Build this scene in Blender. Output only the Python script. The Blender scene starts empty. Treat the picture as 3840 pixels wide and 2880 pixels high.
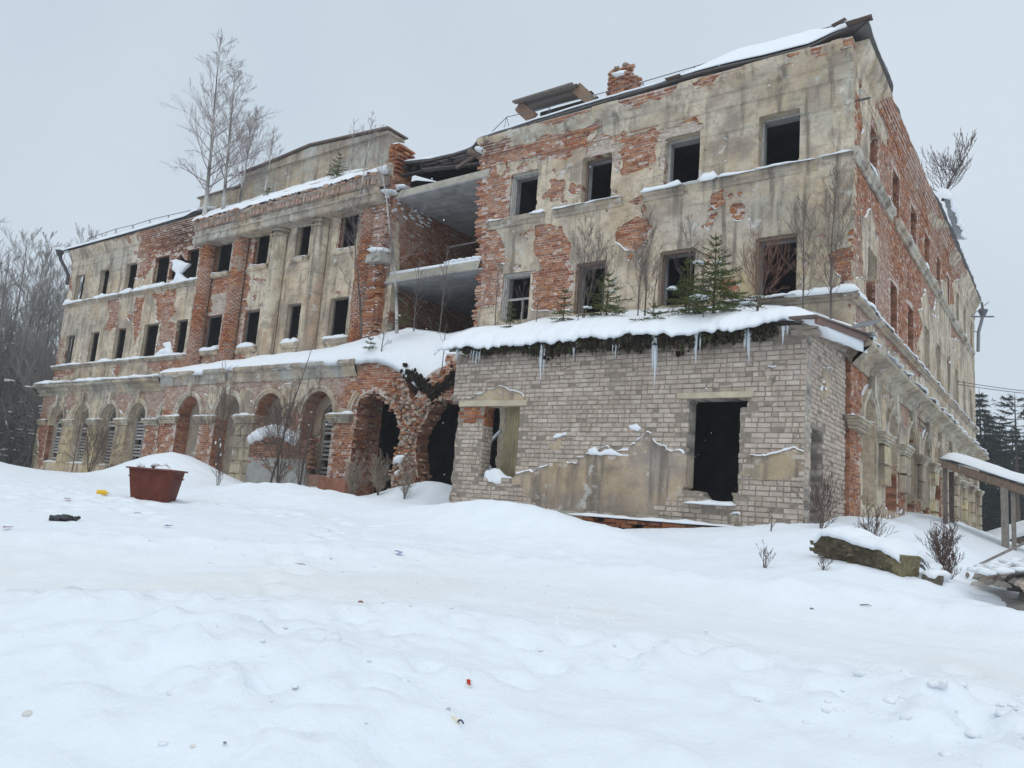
import bpy, bmesh, math, random
import numpy as np
from mathutils import Vector, Matrix
random.seed(11)
RNG = np.random.default_rng(11)
SC = bpy.context.scene
COL = SC.collection
# ---------------------------------------------------------------- camera
YAW, PITCH, ROLL, FPX = -0.638368566, 0.160281437, 0.0794127936, 783.85
CAM = np.array([4.18279, -18.39211, 1.6])
_cy, _sy = math.cos(YAW), math.sin(YAW)
_f = Vector((_sy * math.cos(PITCH), _cy * math.cos(PITCH), math.sin(PITCH)))
_r = Vector((_cy, -_sy, 0))
_u = _r.cross(_f)
_r2 = _r * math.cos(ROLL) + _u * math.sin(ROLL)
_u2 = _u * math.cos(ROLL) - _r * math.sin(ROLL)
cam_data = bpy.data.cameras.new("camera")
cam = bpy.data.objects.new("camera", cam_data)
COL.objects.link(cam)
cam.matrix_world = Matrix(((_r2.x, _u2.x, -_f.x, CAM[0]), (_r2.y, _u2.y, -_f.y, CAM[1]),
                           (_r2.z, _u2.z, -_f.z, CAM[2]), (0, 0, 0, 1)))
cam_data.sensor_width = 36
cam_data.lens = 36 * FPX / 1024
cam_data.clip_start = 0.1
cam_data.clip_end = 3000
SC.camera = cam
# ---------------------------------------------------------------- overcast sky and soft sun
SUN_EL, SUN_AZ = math.radians(62), math.radians(150)      # azimuth clockwise from +Y
W = bpy.data.worlds.new("World")
SC.world = W
W.use_nodes = True
_n, _l = W.node_tree.nodes, W.node_tree.links
_n.clear()
_out = _n.new("ShaderNodeOutputWorld")
_bg = _n.new("ShaderNodeBackground")
_sky = _n.new("ShaderNodeTexSky")
_sky.sky_type = 'NISHITA'
_sky.sun_disc = False
_sky.sun_elevation = SUN_EL
_sky.sun_rotation = SUN_AZ
_tc = _n.new("ShaderNodeTexCoord")
_no = _n.new("ShaderNodeTexNoise")
_no.inputs['Scale'].default_value = 1.6
_no.inputs['Detail'].default_value = 6
_rp = _n.new("ShaderNodeValToRGB")
_rp.color_ramp.elements[0].position = 0.36
_rp.color_ramp.elements[0].color = (5.45, 6.38, 7.2, 1)
_rp.color_ramp.elements[1].position = 0.66
_rp.color_ramp.elements[1].color = (6.45, 7.25, 7.98, 1)
_mx = _n.new("ShaderNodeMix")
_mx.data_type = 'RGBA'
_mx.inputs[0].default_value = 0.93                         # cloud cover
_l.new(_tc.outputs['Generated'], _no.inputs['Vector'])
_l.new(_no.outputs['Fac'], _rp.inputs[0])
_l.new(_sky.outputs[0], _mx.inputs[6])
_l.new(_rp.outputs[0], _mx.inputs[7])
_l.new(_mx.outputs[2], _bg.inputs[0])
_bg.inputs[1].default_value = 0.1
_l.new(_bg.outputs[0], _out.inputs[0])
sun_data = bpy.data.lights.new("sun", 'SUN')
sun_data.energy = 1.05
sun_data.angle = math.radians(75)
sun_data.color = (1.0, 0.985, 0.96)
sun = bpy.data.objects.new("sun", sun_data)
COL.objects.link(sun)
_sd = Vector((math.sin(SUN_AZ) * math.cos(SUN_EL), math.cos(SUN_AZ) * math.cos(SUN_EL), math.sin(SUN_EL)))
sun.rotation_euler = _sd.to_track_quat('Z', 'Y').to_euler()
sun.location = _sd * 100
SC.view_settings.view_transform = 'Standard'
SC.view_settings.look = 'None'
SC.view_settings.exposure = 0.1
SC.view_settings.gamma = 1.0
SC.view_settings.use_curve_mapping = False
SC.cycles.max_bounces = 8
SC.cycles.diffuse_bounces = 4

# ---------------------------------------------------------------- noise
def _hash(ix, iy, s):
    h = (ix.astype(np.int64) * 374761393 + iy.astype(np.int64) * 668265263 + s * 974634777) & 0x7fffffff
    h = ((h ^ (h >> 13)) * 1274126177) & 0x7fffffff
    h = h ^ (h >> 16)
    return (h & 0xffff) / 65535.0
def vnoise(x, y, s=0):
    x = np.asarray(x, float); y = np.asarray(y, float)
    ix = np.floor(x); iy = np.floor(y)
    fx = x - ix; fy = y - iy
    fx = fx * fx * (3 - 2 * fx); fy = fy * fy * (3 - 2 * fy)
    a = _hash(ix, iy, s); b = _hash(ix + 1, iy, s); c = _hash(ix, iy + 1, s); d = _hash(ix + 1, iy + 1, s)
    return (a * (1 - fx) + b * fx) * (1 - fy) + (c * (1 - fx) + d * fx) * fy
def fbm(x, y, s=0, o=4, g=0.5):
    v = 0; a = 1; t = 0
    for k in range(o):
        v = v + a * vnoise(np.asarray(x) * 2 ** k + 17.3 * k, np.asarray(y) * 2 ** k - 9.1 * k, s + k)
        t += a; a *= g
    return v / t * 2 - 1
def sstep(a, b, x):
    t = np.clip((np.asarray(x, float) - a) / (b - a), 0, 1)
    return t * t * (3 - 2 * t)

# ---------------------------------------------------------------- ground height
_S = [-60, -10, 0, 3, 5, 7, 9, 11, 13, 16, 20, 25, 40, 80, 200, 900]
_Z = [-.5, -.15, 0, .1, .25, .45, .68, .88, 1.02, 1.2, 1.36, 1.55, 1.75, 2.0, 2.4, 4.0]
MOUNDS = [(-1.0, -4.2, 3.2, 1.3, .33), (1.7, -6.6, 1.5, 1.3, .3), (0.0, 8.0, 2.3, 9.5, .95), (0.3, -1.0, 1.6, 2.2, .28),
          (-4.7, -6.3, 2.7, .85, .60), (-8.6, -4.6, 2.0, 1.3, .22), (-10.9, -1.4, 2.0, 1.5, .8), (1.3, -2.2, 1.5, 3.0, .30), (-11.6, -6.0, 3.0, 1.3, .42),
          (-15.0, -4.4, 3.0, 1.4, .2), (-21.3, -3.0, 2.6, 1.5, .95), (-23.6, -2.6, 2.0, 1.6, .45), (-31, -6.0, 4.0, 1.6, .35),
          (-0.8, -15.2, 1.9, 1.1, .24), (0.5, -14.2, 1.3, .7, .10), (3.6, -8.4, .8, 1.2, .12), (-40, -6, 7, 3, .3), (2.9, 0.5, 1.1, 3.2, -.12)]
ROAD = [(-30, -22.5), (-12, -18.4), (-4.9, -14.9), (-1.9, -11.2), (1.2, -9.9), (4.2, -9.2), (9, -9.5), (30, -13)]
def road_d(x, y):
    d = np.full(np.shape(x), 1e9); sg = np.zeros(np.shape(x))
    for (x0, y0), (x1, y1) in zip(ROAD[:-1], ROAD[1:]):
        dx, dy = x1 - x0, y1 - y0
        t = np.clip(((x - x0) * dx + (y - y0) * dy) / (dx * dx + dy * dy), 0, 1)
        e = np.hypot(x - x0 - t * dx, y - y0 - t * dy)
        cr = ((x - x0) * dy - (y - y0) * dx)
        m = e < d
        d = np.where(m, e, d); sg = np.where(m, np.sign(cr), sg)
    return d, sg
def ground(x, y, fine=False):
    sc = np.ndim(x) == 0
    x = np.atleast_1d(np.asarray(x, float)); y = np.atleast_1d(np.asarray(y, float))
    s = (x - CAM[0]) * -.596 + (y - CAM[1]) * .803
    z = np.interp(s, _S, _Z)
    for mx, my, sx, sy, a in MOUNDS:
        z = z + a * np.exp(-((x - mx) / sx) ** 2 - ((y - my) / sy) ** 2)
    d, sg = road_d(x, y)
    z = z - .06 * np.exp(-(d / 1.1) ** 2) + .05 * np.exp(-((d - 1.7) / .5) ** 2)
    if fine:
        dist = np.hypot(x - CAM[0], y - CAM[1])
        rough = .35 + .65 * sstep(-.3, .5, fbm(x * .35, y * .35, 5, 3)) + 1.7 * np.exp(-((x + .6) / 2.4) ** 2 - ((y + 15.0) / 1.3) ** 2) + 1.5 * np.exp(-((x - 3.4) / .6) ** 2 - ((y + 11.8) / .8) ** 2)
        onroad = np.exp(-(d / 1.2) ** 2)
        z = z + .05 * fbm(x * .8, y * .8, 21, 3) + rough * (1 - .7 * onroad) * (.055 * fbm(x * 2.3, y * 2.3, 31, 3))
        b = np.abs(fbm(x * 3.1, y * 3.1, 41, 3)); z = z + rough * (1 - .8 * onroad) * .035 * sstep(.1, .5, b)
        # crumbly ridges thrown up beside the track
        side = np.exp(-((d * sg - 1.75) / .34) ** 2) * sstep(1.5, -1.5, x) + .8 * np.exp(-((d * sg + 1.7) / .3) ** 2) * sstep(-12, -2, x) + 1.3 * np.exp(-((x - 3.3) / .55) ** 2 - ((y + 11.5) / .55) ** 2) + 1.2 * np.exp(-((x - 2.0) / 1.3) ** 2 - ((y + 2.5) / 3.0) ** 2)
        z = z + side * (.05 + .10 * fbm(x * 3.7, y * 3.7, 55, 3) + .06 * np.abs(fbm(x * 8, y * 8, 56, 2)))
        # tyre ruts
        for off in (-.75, -.5, .55, .8):
            z = z - .035 * (.6 + .5 * fbm(x * .7, y * .7, 57, 2)) * np.exp(-((d * sg - off - .05 * fbm(x * .5, y * .5, 58, 2)) / .10) ** 2)
        z = z + .014 * onroad * fbm(d * sg * 9, x * .5, 59, 3) + .012 * fbm(x * 9, y * 9, 51, 2) * (.4 + rough)
        # boot prints of a few tracks
        for (ax, ay, bx, by, n) in FEET:
            for k in range(n):
                t = (k + .5) / n
                px = ax + (bx - ax) * t + (.13 if k % 2 else -.13) * (by - ay) / math.hypot(bx - ax, by - ay)
                py = ay + (by - ay) * t - (.13 if k % 2 else -.13) * (bx - ax) / math.hypot(bx - ax, by - ay)
                m = (np.abs(x - px) < .5) & (np.abs(y - py) < .5)
                if m.any():
                    q = ((x[m] - px) ** 2 + (y[m] - py) ** 2)
                    z[m] += -.10 * np.exp(-(q / .016) ** 1.5) + .03 * np.exp(-((np.sqrt(q) - .22) / .06) ** 2)
    return float(z[0]) if sc else z
FEET = [(-4.5, -15.9, 2.0, -11.3, 16), (-1.8, -14.2, -6.2, -9.0, 15), (.2, -15.5, 1.5, -10.5, 9), (-7.5, -11.5, -13.5, -10.0, 14), (-12.5, -8.9, -6.0, -8.2, 13), (2.2, -12.6, 3.2, -9.6, 6), (-9, -12.6, -12.6, -8.9, 9)]
# ---------------------------------------------------------------- mesh helpers
def tag(o, label=None, cat=None, group=None, kind=None):
    if label: o['label'] = label
    if cat: o['category'] = cat
    if group: o['group'] = group
    if kind: o['kind'] = kind
    return o
def empty(name, loc=(0, 0, 0), rz=0, **k):
    o = bpy.data.objects.new(name, None)
    COL.objects.link(o)
    o.location = loc
    o.rotation_euler = (0, 0, rz)
    o.empty_display_size = .2
    return tag(o, **k)
def mesh_data(name, verts, quads=None, tris=None, mat=None, col=None, smooth=False):
    verts = np.asarray(verts, np.float32).reshape(-1, 3)
    q = np.asarray(quads, np.int32).reshape(-1, 4) if quads is not None and len(quads) else np.zeros((0, 4), np.int32)
    t = np.asarray(tris, np.int32).reshape(-1, 3) if tris is not None and len(tris) else np.zeros((0, 3), np.int32)
    me = bpy.data.meshes.new(name)
    me.vertices.add(len(verts)); me.vertices.foreach_set('co', verts.ravel())
    nl = q.size + t.size
    me.loops.add(nl); me.loops.foreach_set('vertex_index', np.concatenate([q.ravel(), t.ravel()]))
    me.polygons.add(len(q) + len(t))
    ls = np.concatenate([np.arange(len(q)) * 4, q.size + np.arange(len(t)) * 3]).astype(np.int32)
    me.polygons.foreach_set('loop_start', ls)
    me.polygons.foreach_set('use_smooth', np.full(len(ls), bool(smooth)))
    if col is not None:
        col = np.asarray(col, np.float32)
        if col.ndim == 1: col = np.tile(col[:3], (len(verts), 1))
        a = me.color_attributes.new('col', 'FLOAT_COLOR', 'POINT')
        a.data.foreach_set('color', np.c_[col[:, :3], np.ones(len(verts))].astype(np.float32).ravel())
    me.update(calc_edges=True); me.validate()
    if mat: me.materials.append(mat)
    return me
def link(name, me, parent=None, loc=None):
    o = bpy.data.objects.new(name, me)
    COL.objects.link(o)
    if parent is not None: o.parent = parent
    if loc is not None: o.location = loc
    return o
class MB:
    """collects verts/faces of one mesh"""
    def __init__(s): s.v = []; s.q = []; s.t = []; s.c = []; s.n = 0
    def add(s, v, q=None, t=None, c=(.5, .5, .5)):
        v = np.asarray(v, float).reshape(-1, 3)
        if q is not None and len(q): s.q.append(np.asarray(q, int).reshape(-1, 4) + s.n)
        if t is not None and len(t): s.t.append(np.asarray(t, int).reshape(-1, 3) + s.n)
        c = np.asarray(c, float)
        s.c.append(np.tile(c[:3], (len(v), 1)) if c.ndim == 1 else c)
        s.v.append(v); s.n += len(v)
        return s
    def box(s, a, b, c=(.5, .5, .5), jit=0.0, M=None):
        x0, y0, z0 = a; x1, y1, z1 = b
        v = np.array([(x0, y0, z0), (x1, y0, z0), (x1, y1, z0), (x0, y1, z0), (x0, y0, z1), (x1, y0, z1), (x1, y1, z1), (x0, y1, z1)], float)
        if jit: v += RNG.normal(0, jit, v.shape)
        if M is not None: v = np.array([M @ Vector(p) for p in v])
        return s.add(v, [(0, 3, 2, 1), (4, 5, 6, 7), (0, 1, 5, 4), (1, 2, 6, 5), (2, 3, 7, 6), (3, 0, 4, 7)], c=c)
    def beam(s, p, q, w, h, c=(.5, .5, .5), jit=0.0):
        p = Vector(p); q = Vector(q); d = q - p; L = d.length
        M = Matrix.Translation(p) @ d.to_track_quat('X', 'Z').to_matrix().to_4x4()
        return s.box((0, -w / 2, -h / 2), (L, w / 2, h / 2), c, jit, M)
    def tube(s, pts, rad, n=5, c=(.5, .5, .5), cap=True):
        pts = np.asarray(pts, float); m = len(pts)
        rad = np.full(m, rad) if np.isscalar(rad) else np.asarray(rad, float)
        d = np.gradient(pts, axis=0); d /= np.linalg.norm(d, axis=1)[:, None] + 1e-12
        up = np.tile([0, 0, 1.0], (m, 1)); up[np.abs(d[:, 2]) > .9] = (1, 0, 0)
        a = np.cross(d, up); a /= np.linalg.norm(a, axis=1)[:, None] + 1e-12
        b = np.cross(d, a)
        th = np.arange(n) * 2 * np.pi / n
        v = pts[:, None] + rad[:, None, None] * (np.cos(th)[None, :, None] * a[:, None] + np.sin(th)[None, :, None] * b[:, None])
        i = np.arange(m - 1)[:, None] * n; k = np.arange(n)[None]; k2 = (k + 1) % n
        q = np.stack([i + k, i + k2, i + n + k2, i + n + k], -1).reshape(-1, 4)
        t = []
        if cap and n > 2:
            for k in range(1, n - 1): t += [(0, k + 1, k), ((m - 1) * n, (m - 1) * n + k, (m - 1) * n + k + 1)]
        return s.add(v.reshape(-1, 3), q, t, c)
    def lathe(s, prof, n=12, c=(.5, .5, .5), a0=0, a1=2 * math.pi, O=(0, 0, 0)):
        prof = np.asarray(prof, float); m = len(prof)
        th = np.linspace(a0, a1, n + 1)
        v = np.stack([prof[:, 0, None] * np.cos(th), prof[:, 0, None] * np.sin(th), np.repeat(prof[:, 1, None], n + 1, 1)], -1) + np.array(O)
        i = np.arange(m - 1)[:, None] * (n + 1); k = np.arange(n)[None]
        q = np.stack([i + k, i + k + 1, i + n + 2 + k, i + n + 1 + k], -1).reshape(-1, 4)
        return s.add(v.reshape(-1, 3), q, c=c)
    def blob(s, ctr, r, seed=0, sub=2, amp=.25, c=(.5, .5, .5), fr=1.7):
        v, t = ICO[sub]
        n = fbm(v[:, 0] * fr + v[:, 2] * 1.3 + seed * 3.7, v[:, 1] * fr - v[:, 2] * .9 + seed * 1.9, 61, 3)
        p = v * (1 + amp * n)[:, None] * np.asarray(r, float) + np.asarray(ctr, float)
        return s.add(p, t=t, c=c)
    def obj(s, name, mat, parent=None, smooth=False, loc=None):
        v = np.concatenate(s.v) if s.v else np.zeros((0, 3))
        if loc is not None: v = v - np.asarray(loc, float)
        me = mesh_data(name, v, np.concatenate(s.q) if s.q else None, np.concatenate(s.t) if s.t else None, mat, np.concatenate(s.c) if s.c else None, smooth)
        return link(name, me, parent, loc)
ICO = {}
for _k in (1, 2, 3):
    _b = bmesh.new(); bmesh.ops.create_icosphere(_b, subdivisions=_k, radius=1)
    _b.verts.ensure_lookup_table()
    ICO[_k] = (np.array([v.co[:] for v in _b.verts]), np.array([[v.index for v in f.verts] for f in _b.faces]))
    _b.free()
# ---------------------------------------------------------------- 2-d fields: rectangles, arches, polygons
def sd_rect(U, Z, u0, u1, z0, z1):          # positive inside
    return np.minimum(np.minimum(U - u0, u1 - U), np.minimum(Z - z0, z1 - Z))
def sd_arch(U, Z, uc, r, zs, z0):
    top = r - np.hypot(U - uc, Z - zs)
    bot = np.minimum(r - np.abs(U - uc), Z - z0)
    return np.where(Z > zs, top, bot)
def sd_poly(U, Z, P):
    P = np.asarray(P, float)
    d = np.full(U.shape, 1e9); ins = np.zeros(U.shape, bool)
    for (x0, y0), (x1, y1) in zip(P, np.roll(P, -1, 0)):
        dx, dy = x1 - x0, y1 - y0
        t = np.clip(((U - x0) * dx + (Z - y0) * dy) / (dx * dx + dy * dy + 1e-12), 0, 1)
        d = np.minimum(d, np.hypot(U - x0 - t * dx, Z - y0 - t * dy))
        if y0 != y1:
            ins ^= ((y0 > Z) != (y1 > Z)) & (U < (x1 - x0) * (Z - y0) / (y1 - y0) + x0)
    return np.where(ins, d, -d)
def lines(a, b, step, extra=()):
    n = max(2, int(round((b - a) / step)) + 1)
    g = list(np.linspace(a, b, n))
    ex = sorted(set(round(e, 4) for e in extra if a < e < b))
    g = [x for x in g if all(abs(x - e) > step * .35 for e in ex)] + ex
    g = sorted(set(g))
    g[0] = a; g[-1] = b
    return np.array(g)
def samp(us, zs, F, u, z):
    u = np.clip(u, us[0], us[-1] - 1e-6); z = np.clip(z, zs[0], zs[-1] - 1e-6)
    i = np.clip(np.searchsorted(us, u, 'right') - 1, 0, len(us) - 2); j = np.clip(np.searchsorted(zs, z, 'right') - 1, 0, len(zs) - 2)
    a = (u - us[i]) / (us[i + 1] - us[i]); b = (z - zs[j]) / (zs[j + 1] - zs[j])
    return (F[j, i] * (1 - a) + F[j, i + 1] * a) * (1 - b) + (F[j + 1, i] * (1 - a) + F[j + 1, i + 1] * a) * b
def march(us, zs, F):
    """marching squares: region F >= 0 -> verts (n,2), quads, tris, boundary edges"""
    nu, nz = len(us), len(zs)
    ins = F > -1e-6
    c = ins[:-1, :-1].astype(int) + ins[:-1, 1:] + ins[1:, 1:] + ins[1:, :-1]
    J, I = np.nonzero(c == 4)
    b = J * nu + I
    quads = np.stack([b, b + 1, b + nu + 1, b + nu], -1)
    UU, ZZ = np.meshgrid(us, zs)
    verts = np.stack([UU.ravel(), ZZ.ravel()], -1)
    extra = []; cache = {}; tris = []; Ff = F.ravel(); insf = ins.ravel()
    base = len(verts)
    def cut(a, bb):
        k = (a, bb) if a < bb else (bb, a)
        if k in cache: return cache[k]
        fa, fb = Ff[k[0]], Ff[k[1]]
        t = fa / (fa - fb) if fa != fb else .5
        if t < .02: r = k[0]
        elif t > .98: r = k[1]
        else:
            r = base + len(extra)
            extra.append(verts[k[0]] * (1 - t) + verts[k[1]] * t)
        cache[k] = r
        return r
    for j, i in zip(*np.nonzero((c > 0) & (c < 4))):
        cn = (j * nu + i, j * nu + i + 1, (j + 1) * nu + i + 1, (j + 1) * nu + i)
        p = []
        for k in range(4):
            a, bb = cn[k], cn[(k + 1) % 4]
            if insf[a]:
                if not p or p[-1] != a: p.append(a)
            if insf[a] != insf[bb]:
                r = cut(a, bb)
                if not p or p[-1] != r: p.append(r)
        while len(p) > 1 and p[0] == p[-1]: p.pop()
        for k in range(1, len(p) - 1): tris.append((p[0], p[k], p[k + 1]))
    if extra: verts = np.vstack([verts, np.array(extra)])
    tris = np.array(tris, int).reshape(-1, 3)
    if len(tris):
        A, B, C = verts[tris[:, 0]], verts[tris[:, 1]], verts[tris[:, 2]]
        ar = np.abs((B[:, 0] - A[:, 0]) * (C[:, 1] - A[:, 1]) - (B[:, 1] - A[:, 1]) * (C[:, 0] - A[:, 0]))
        tris = tris[ar > 1e-8]
    used = np.unique(np.concatenate([quads.ravel(), tris.ravel()]))
    mp = np.full(len(verts), -1); mp[used] = np.arange(len(used))
    verts = verts[used]; quads = mp[quads]; tris = mp[tris]
    e = np.concatenate([quads[:, [0, 1]], quads[:, [1, 2]], quads[:, [2, 3]], quads[:, [3, 0]], tris[:, [0, 1]], tris[:, [1, 2]], tris[:, [2, 0]]])
    N = len(verts) + 1
    key = e[:, 0].astype(np.int64) * N + e[:, 1]; rev = e[:, 1].astype(np.int64) * N + e[:, 0]
    return verts, quads, tris, e[~np.isin(key, rev)]
class Frame:
    """a vertical wall plane: axis 'x' runs along X and faces -Y, axis 'y' runs along Y and faces +X"""
    def __init__(s, axis, pos): s.axis = axis; s.pos = pos
    def p(s, u, z, off):
        u, z, off = np.broadcast_arrays(np.asarray(u, float), np.asarray(z, float), np.asarray(off, float))
        if s.axis == 'x': return np.stack([u, s.pos - off, z], -1)
        return np.stack([s.pos + off, u, z], -1)
def sheet(mb, fr, us, zs, F, off, depth, col, rimcol=None):
    v2, q, t, e = march(us, zs, F)
    if not len(v2): return v2, e
    o = off(v2[:, 0], v2[:, 1]) if callable(off) else np.full(len(v2), float(off))
    c = col(v2[:, 0], v2[:, 1]) if callable(col) else np.tile(col, (len(v2), 1))
    mb.add(fr.p(v2[:, 0], v2[:, 1], o), q, t, c)
    a, b = e[:, 0], e[:, 1]; n = len(e)
    rv = np.concatenate([fr.p(v2[a, 0], v2[a, 1], o[a]), fr.p(v2[b, 0], v2[b, 1], o[b]), fr.p(v2[b, 0], v2[b, 1], o[b] - depth), fr.p(v2[a, 0], v2[a, 1], o[a] - depth)])
    k = np.arange(n)
    rc = np.concatenate([c[a], c[b], c[b], c[a]]) if rimcol is None else np.tile(rimcol, (4 * n, 1))
    mb.add(rv, np.stack([k + n, k, k + 3 * n, k + 2 * n], -1), c=rc)
    return v2, e
# ---------------------------------------------------------------- materials
MATS = {}
def mat(name, col=None, rough=.85, nscale=6, namt=.25, bump=.2, bscale=None, stains=(), vary=0, spec=.2, metal=0, trans=0, stretch=(1, 1, 1), bdist=.02):
    m = bpy.data.materials.new(name); m.use_nodes = True
    n, l = m.node_tree.nodes, m.node_tree.links
    bs = n['Principled BSDF']
    tc = n.new('ShaderNodeNewGeometry'); mp = n.new('ShaderNodeMapping'); mp.inputs['Scale'].default_value = stretch
    l.new(tc.outputs['Position'], mp.inputs[0])
    if col is None:
        a = n.new('ShaderNodeAttribute'); a.attribute_name = 'col'; c = a.outputs['Color']
    else:
        a = n.new('ShaderNodeRGB'); a.outputs[0].default_value = (*col, 1); c = a.outputs[0]
    def noise(sc, det=6, rg=.6, vec=mp.outputs[0]):
        t = n.new('ShaderNodeTexNoise'); t.inputs['Scale'].default_value = sc; t.inputs['Detail'].default_value = det; t.inputs['Roughness'].default_value = rg
        l.new(vec, t.inputs['Vector']); return t.outputs['Fac']
    for (sc, lo, hi, cc, st) in stains:
        if isinstance(sc, tuple):
            m2 = n.new('ShaderNodeMapping'); m2.inputs['Scale'].default_value = sc; l.new(tc.outputs['Position'], m2.inputs[0]); f = noise(1, 7, .62, m2.outputs[0])
        else: f = noise(sc, 8, .65)
        r = n.new('ShaderNodeMapRange'); r.inputs[1].default_value = lo; r.inputs[2].default_value = hi; r.inputs[3].default_value = 0; r.inputs[4].default_value = st
        l.new(f, r.inputs[0])
        mx = n.new('ShaderNodeMix'); mx.data_type = 'RGBA'; l.new(r.outputs[0], mx.inputs[0]); l.new(c, mx.inputs[6]); mx.inputs[7].default_value = (*cc, 1); c = mx.outputs[2]
    if namt:
        r = n.new('ShaderNodeMapRange'); r.inputs[1].default_value = .25; r.inputs[2].default_value = .75; r.inputs[3].default_value = 1 - namt; r.inputs[4].default_value = 1 + namt
        l.new(noise(nscale), r.inputs[0])
        mx = n.new('ShaderNodeVectorMath'); mx.operation = 'SCALE'; l.new(c, mx.inputs[0]); l.new(r.outputs[0], mx.inputs['Scale']); c = mx.outputs[0]
    if vary:
        oi = n.new('ShaderNodeObjectInfo'); r = n.new('ShaderNodeMapRange'); r.inputs[3].default_value = 1 - vary; r.inputs[4].default_value = 1 + vary
        l.new(oi.outputs['Random'], r.inputs[0])
        mx = n.new('ShaderNodeVectorMath'); mx.operation = 'SCALE'; l.new(c, mx.inputs[0]); l.new(r.outputs[0], mx.inputs['Scale']); c = mx.outputs[0]
    l.new(c, bs.inputs['Base Color'])
    bs.inputs['Roughness'].default_value = rough
    bs.inputs['Specular IOR Level'].default_value = spec
    bs.inputs['Metallic'].default_value = metal
    if trans: bs.inputs['Transmission Weight'].default_value = trans
    if bump:
        b = n.new('ShaderNodeBump'); b.inputs['Strength'].default_value = bump; b.inputs['Distance'].default_value = bdist
        l.new(noise(bscale or nscale * 2.5, 8, .65), b.inputs['Height']); l.new(b.outputs[0], bs.inputs['Normal'])
    MATS[name] = m
    return m
M_PLASTER = mat('old_plaster', None, .92, 3.4, .24, .8, 9, stains=[(.6, .49, .58, (.48, .36, .235), .7), (.85, .51, .61, (.27, .225, .185), .85), (2.3, .53, .63, (.34, .27, .21), .7), ((1.1, 1.1, 5), .55, .68, (.24, .20, .17), .6), ((4, 4, .4), .52, .65, (.17, .145, .12), .8), (5.5, .57, .68, (.46, .34, .26), .5), (13, .56, .68, (.20, .18, .165), .6), (1.9, .60, .66, (.58, .56, .52), .75), (28, .62, .7, (.16, .14, .13), .5)], bdist=.035)
M_BRICK = mat('brick', None, .92, 9, .3, .6, 35, stains=[(22, .55, .72, (.58, .47, .40), .45), (2.4, .57, .75, (.50, .40, .34), .25), (3.0, .62, .8, (.13, .08, .065), .5)])
M_WBRICK = mat('silicate_brick', None, .9, 7, .2, .5, 40, stains=[(.7, .47, .62, (.33, .27, .215), .65), (18, .56, .70, (.22, .18, .15), .5), (3.3, .56, .68, (.54, .50, .46), .6), (1.3, .57, .68, (.22, .185, .155), .4), ((5, 5, .4), .57, .72, (.19, .16, .135), .5)])
M_MORTAR = mat('mortar', None, .95, 10, .3, .6, 30)
M_SNOW = mat('snow', None, .7, 3.2, .02, .5, 14, spec=.1, bdist=.04)
M_CONC = mat('concrete', None, .9, 3, .25, .4, 20, stains=[(.8, .5, .75, (.16, .15, .14), .6)])
M_WOOD = mat('weathered_wood', None, .85, 6, .35, .5, 14, stretch=(3, 3, 1), vary=.12)
M_METAL = mat('sheet_metal', None, .55, 4, .3, .25, 12, spec=.4)
M_RUST = mat('rusty_steel', None, .75, 5, .3, .35, 25, stains=[(2.2, .5, .7, (.20, .055, .03), .7), (9, .58, .72, (.08, .03, .02), .6)])
M_DARK = mat('dark_interior', (.085, .08, .08), .95, 1.5, .35, .3, 6)  # room shade put into the colour: darker than grey plaster, keeps openings black
M_BARK = mat('bark', None, .9, 20, .35, .3, 50)
M_NEEDLE = mat('needles', None, .7, 8, .3, 0)
M_ICE = mat('ice', (.86, .92, .97), .18, 8, .05, .3, 15, spec=.5, trans=.45)
M_TURF = mat('turf', None, .98, 14, .5, .8, 40)
M_PLAIN = mat('painted', None, .6, 8, .15, .1, 20)
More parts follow.
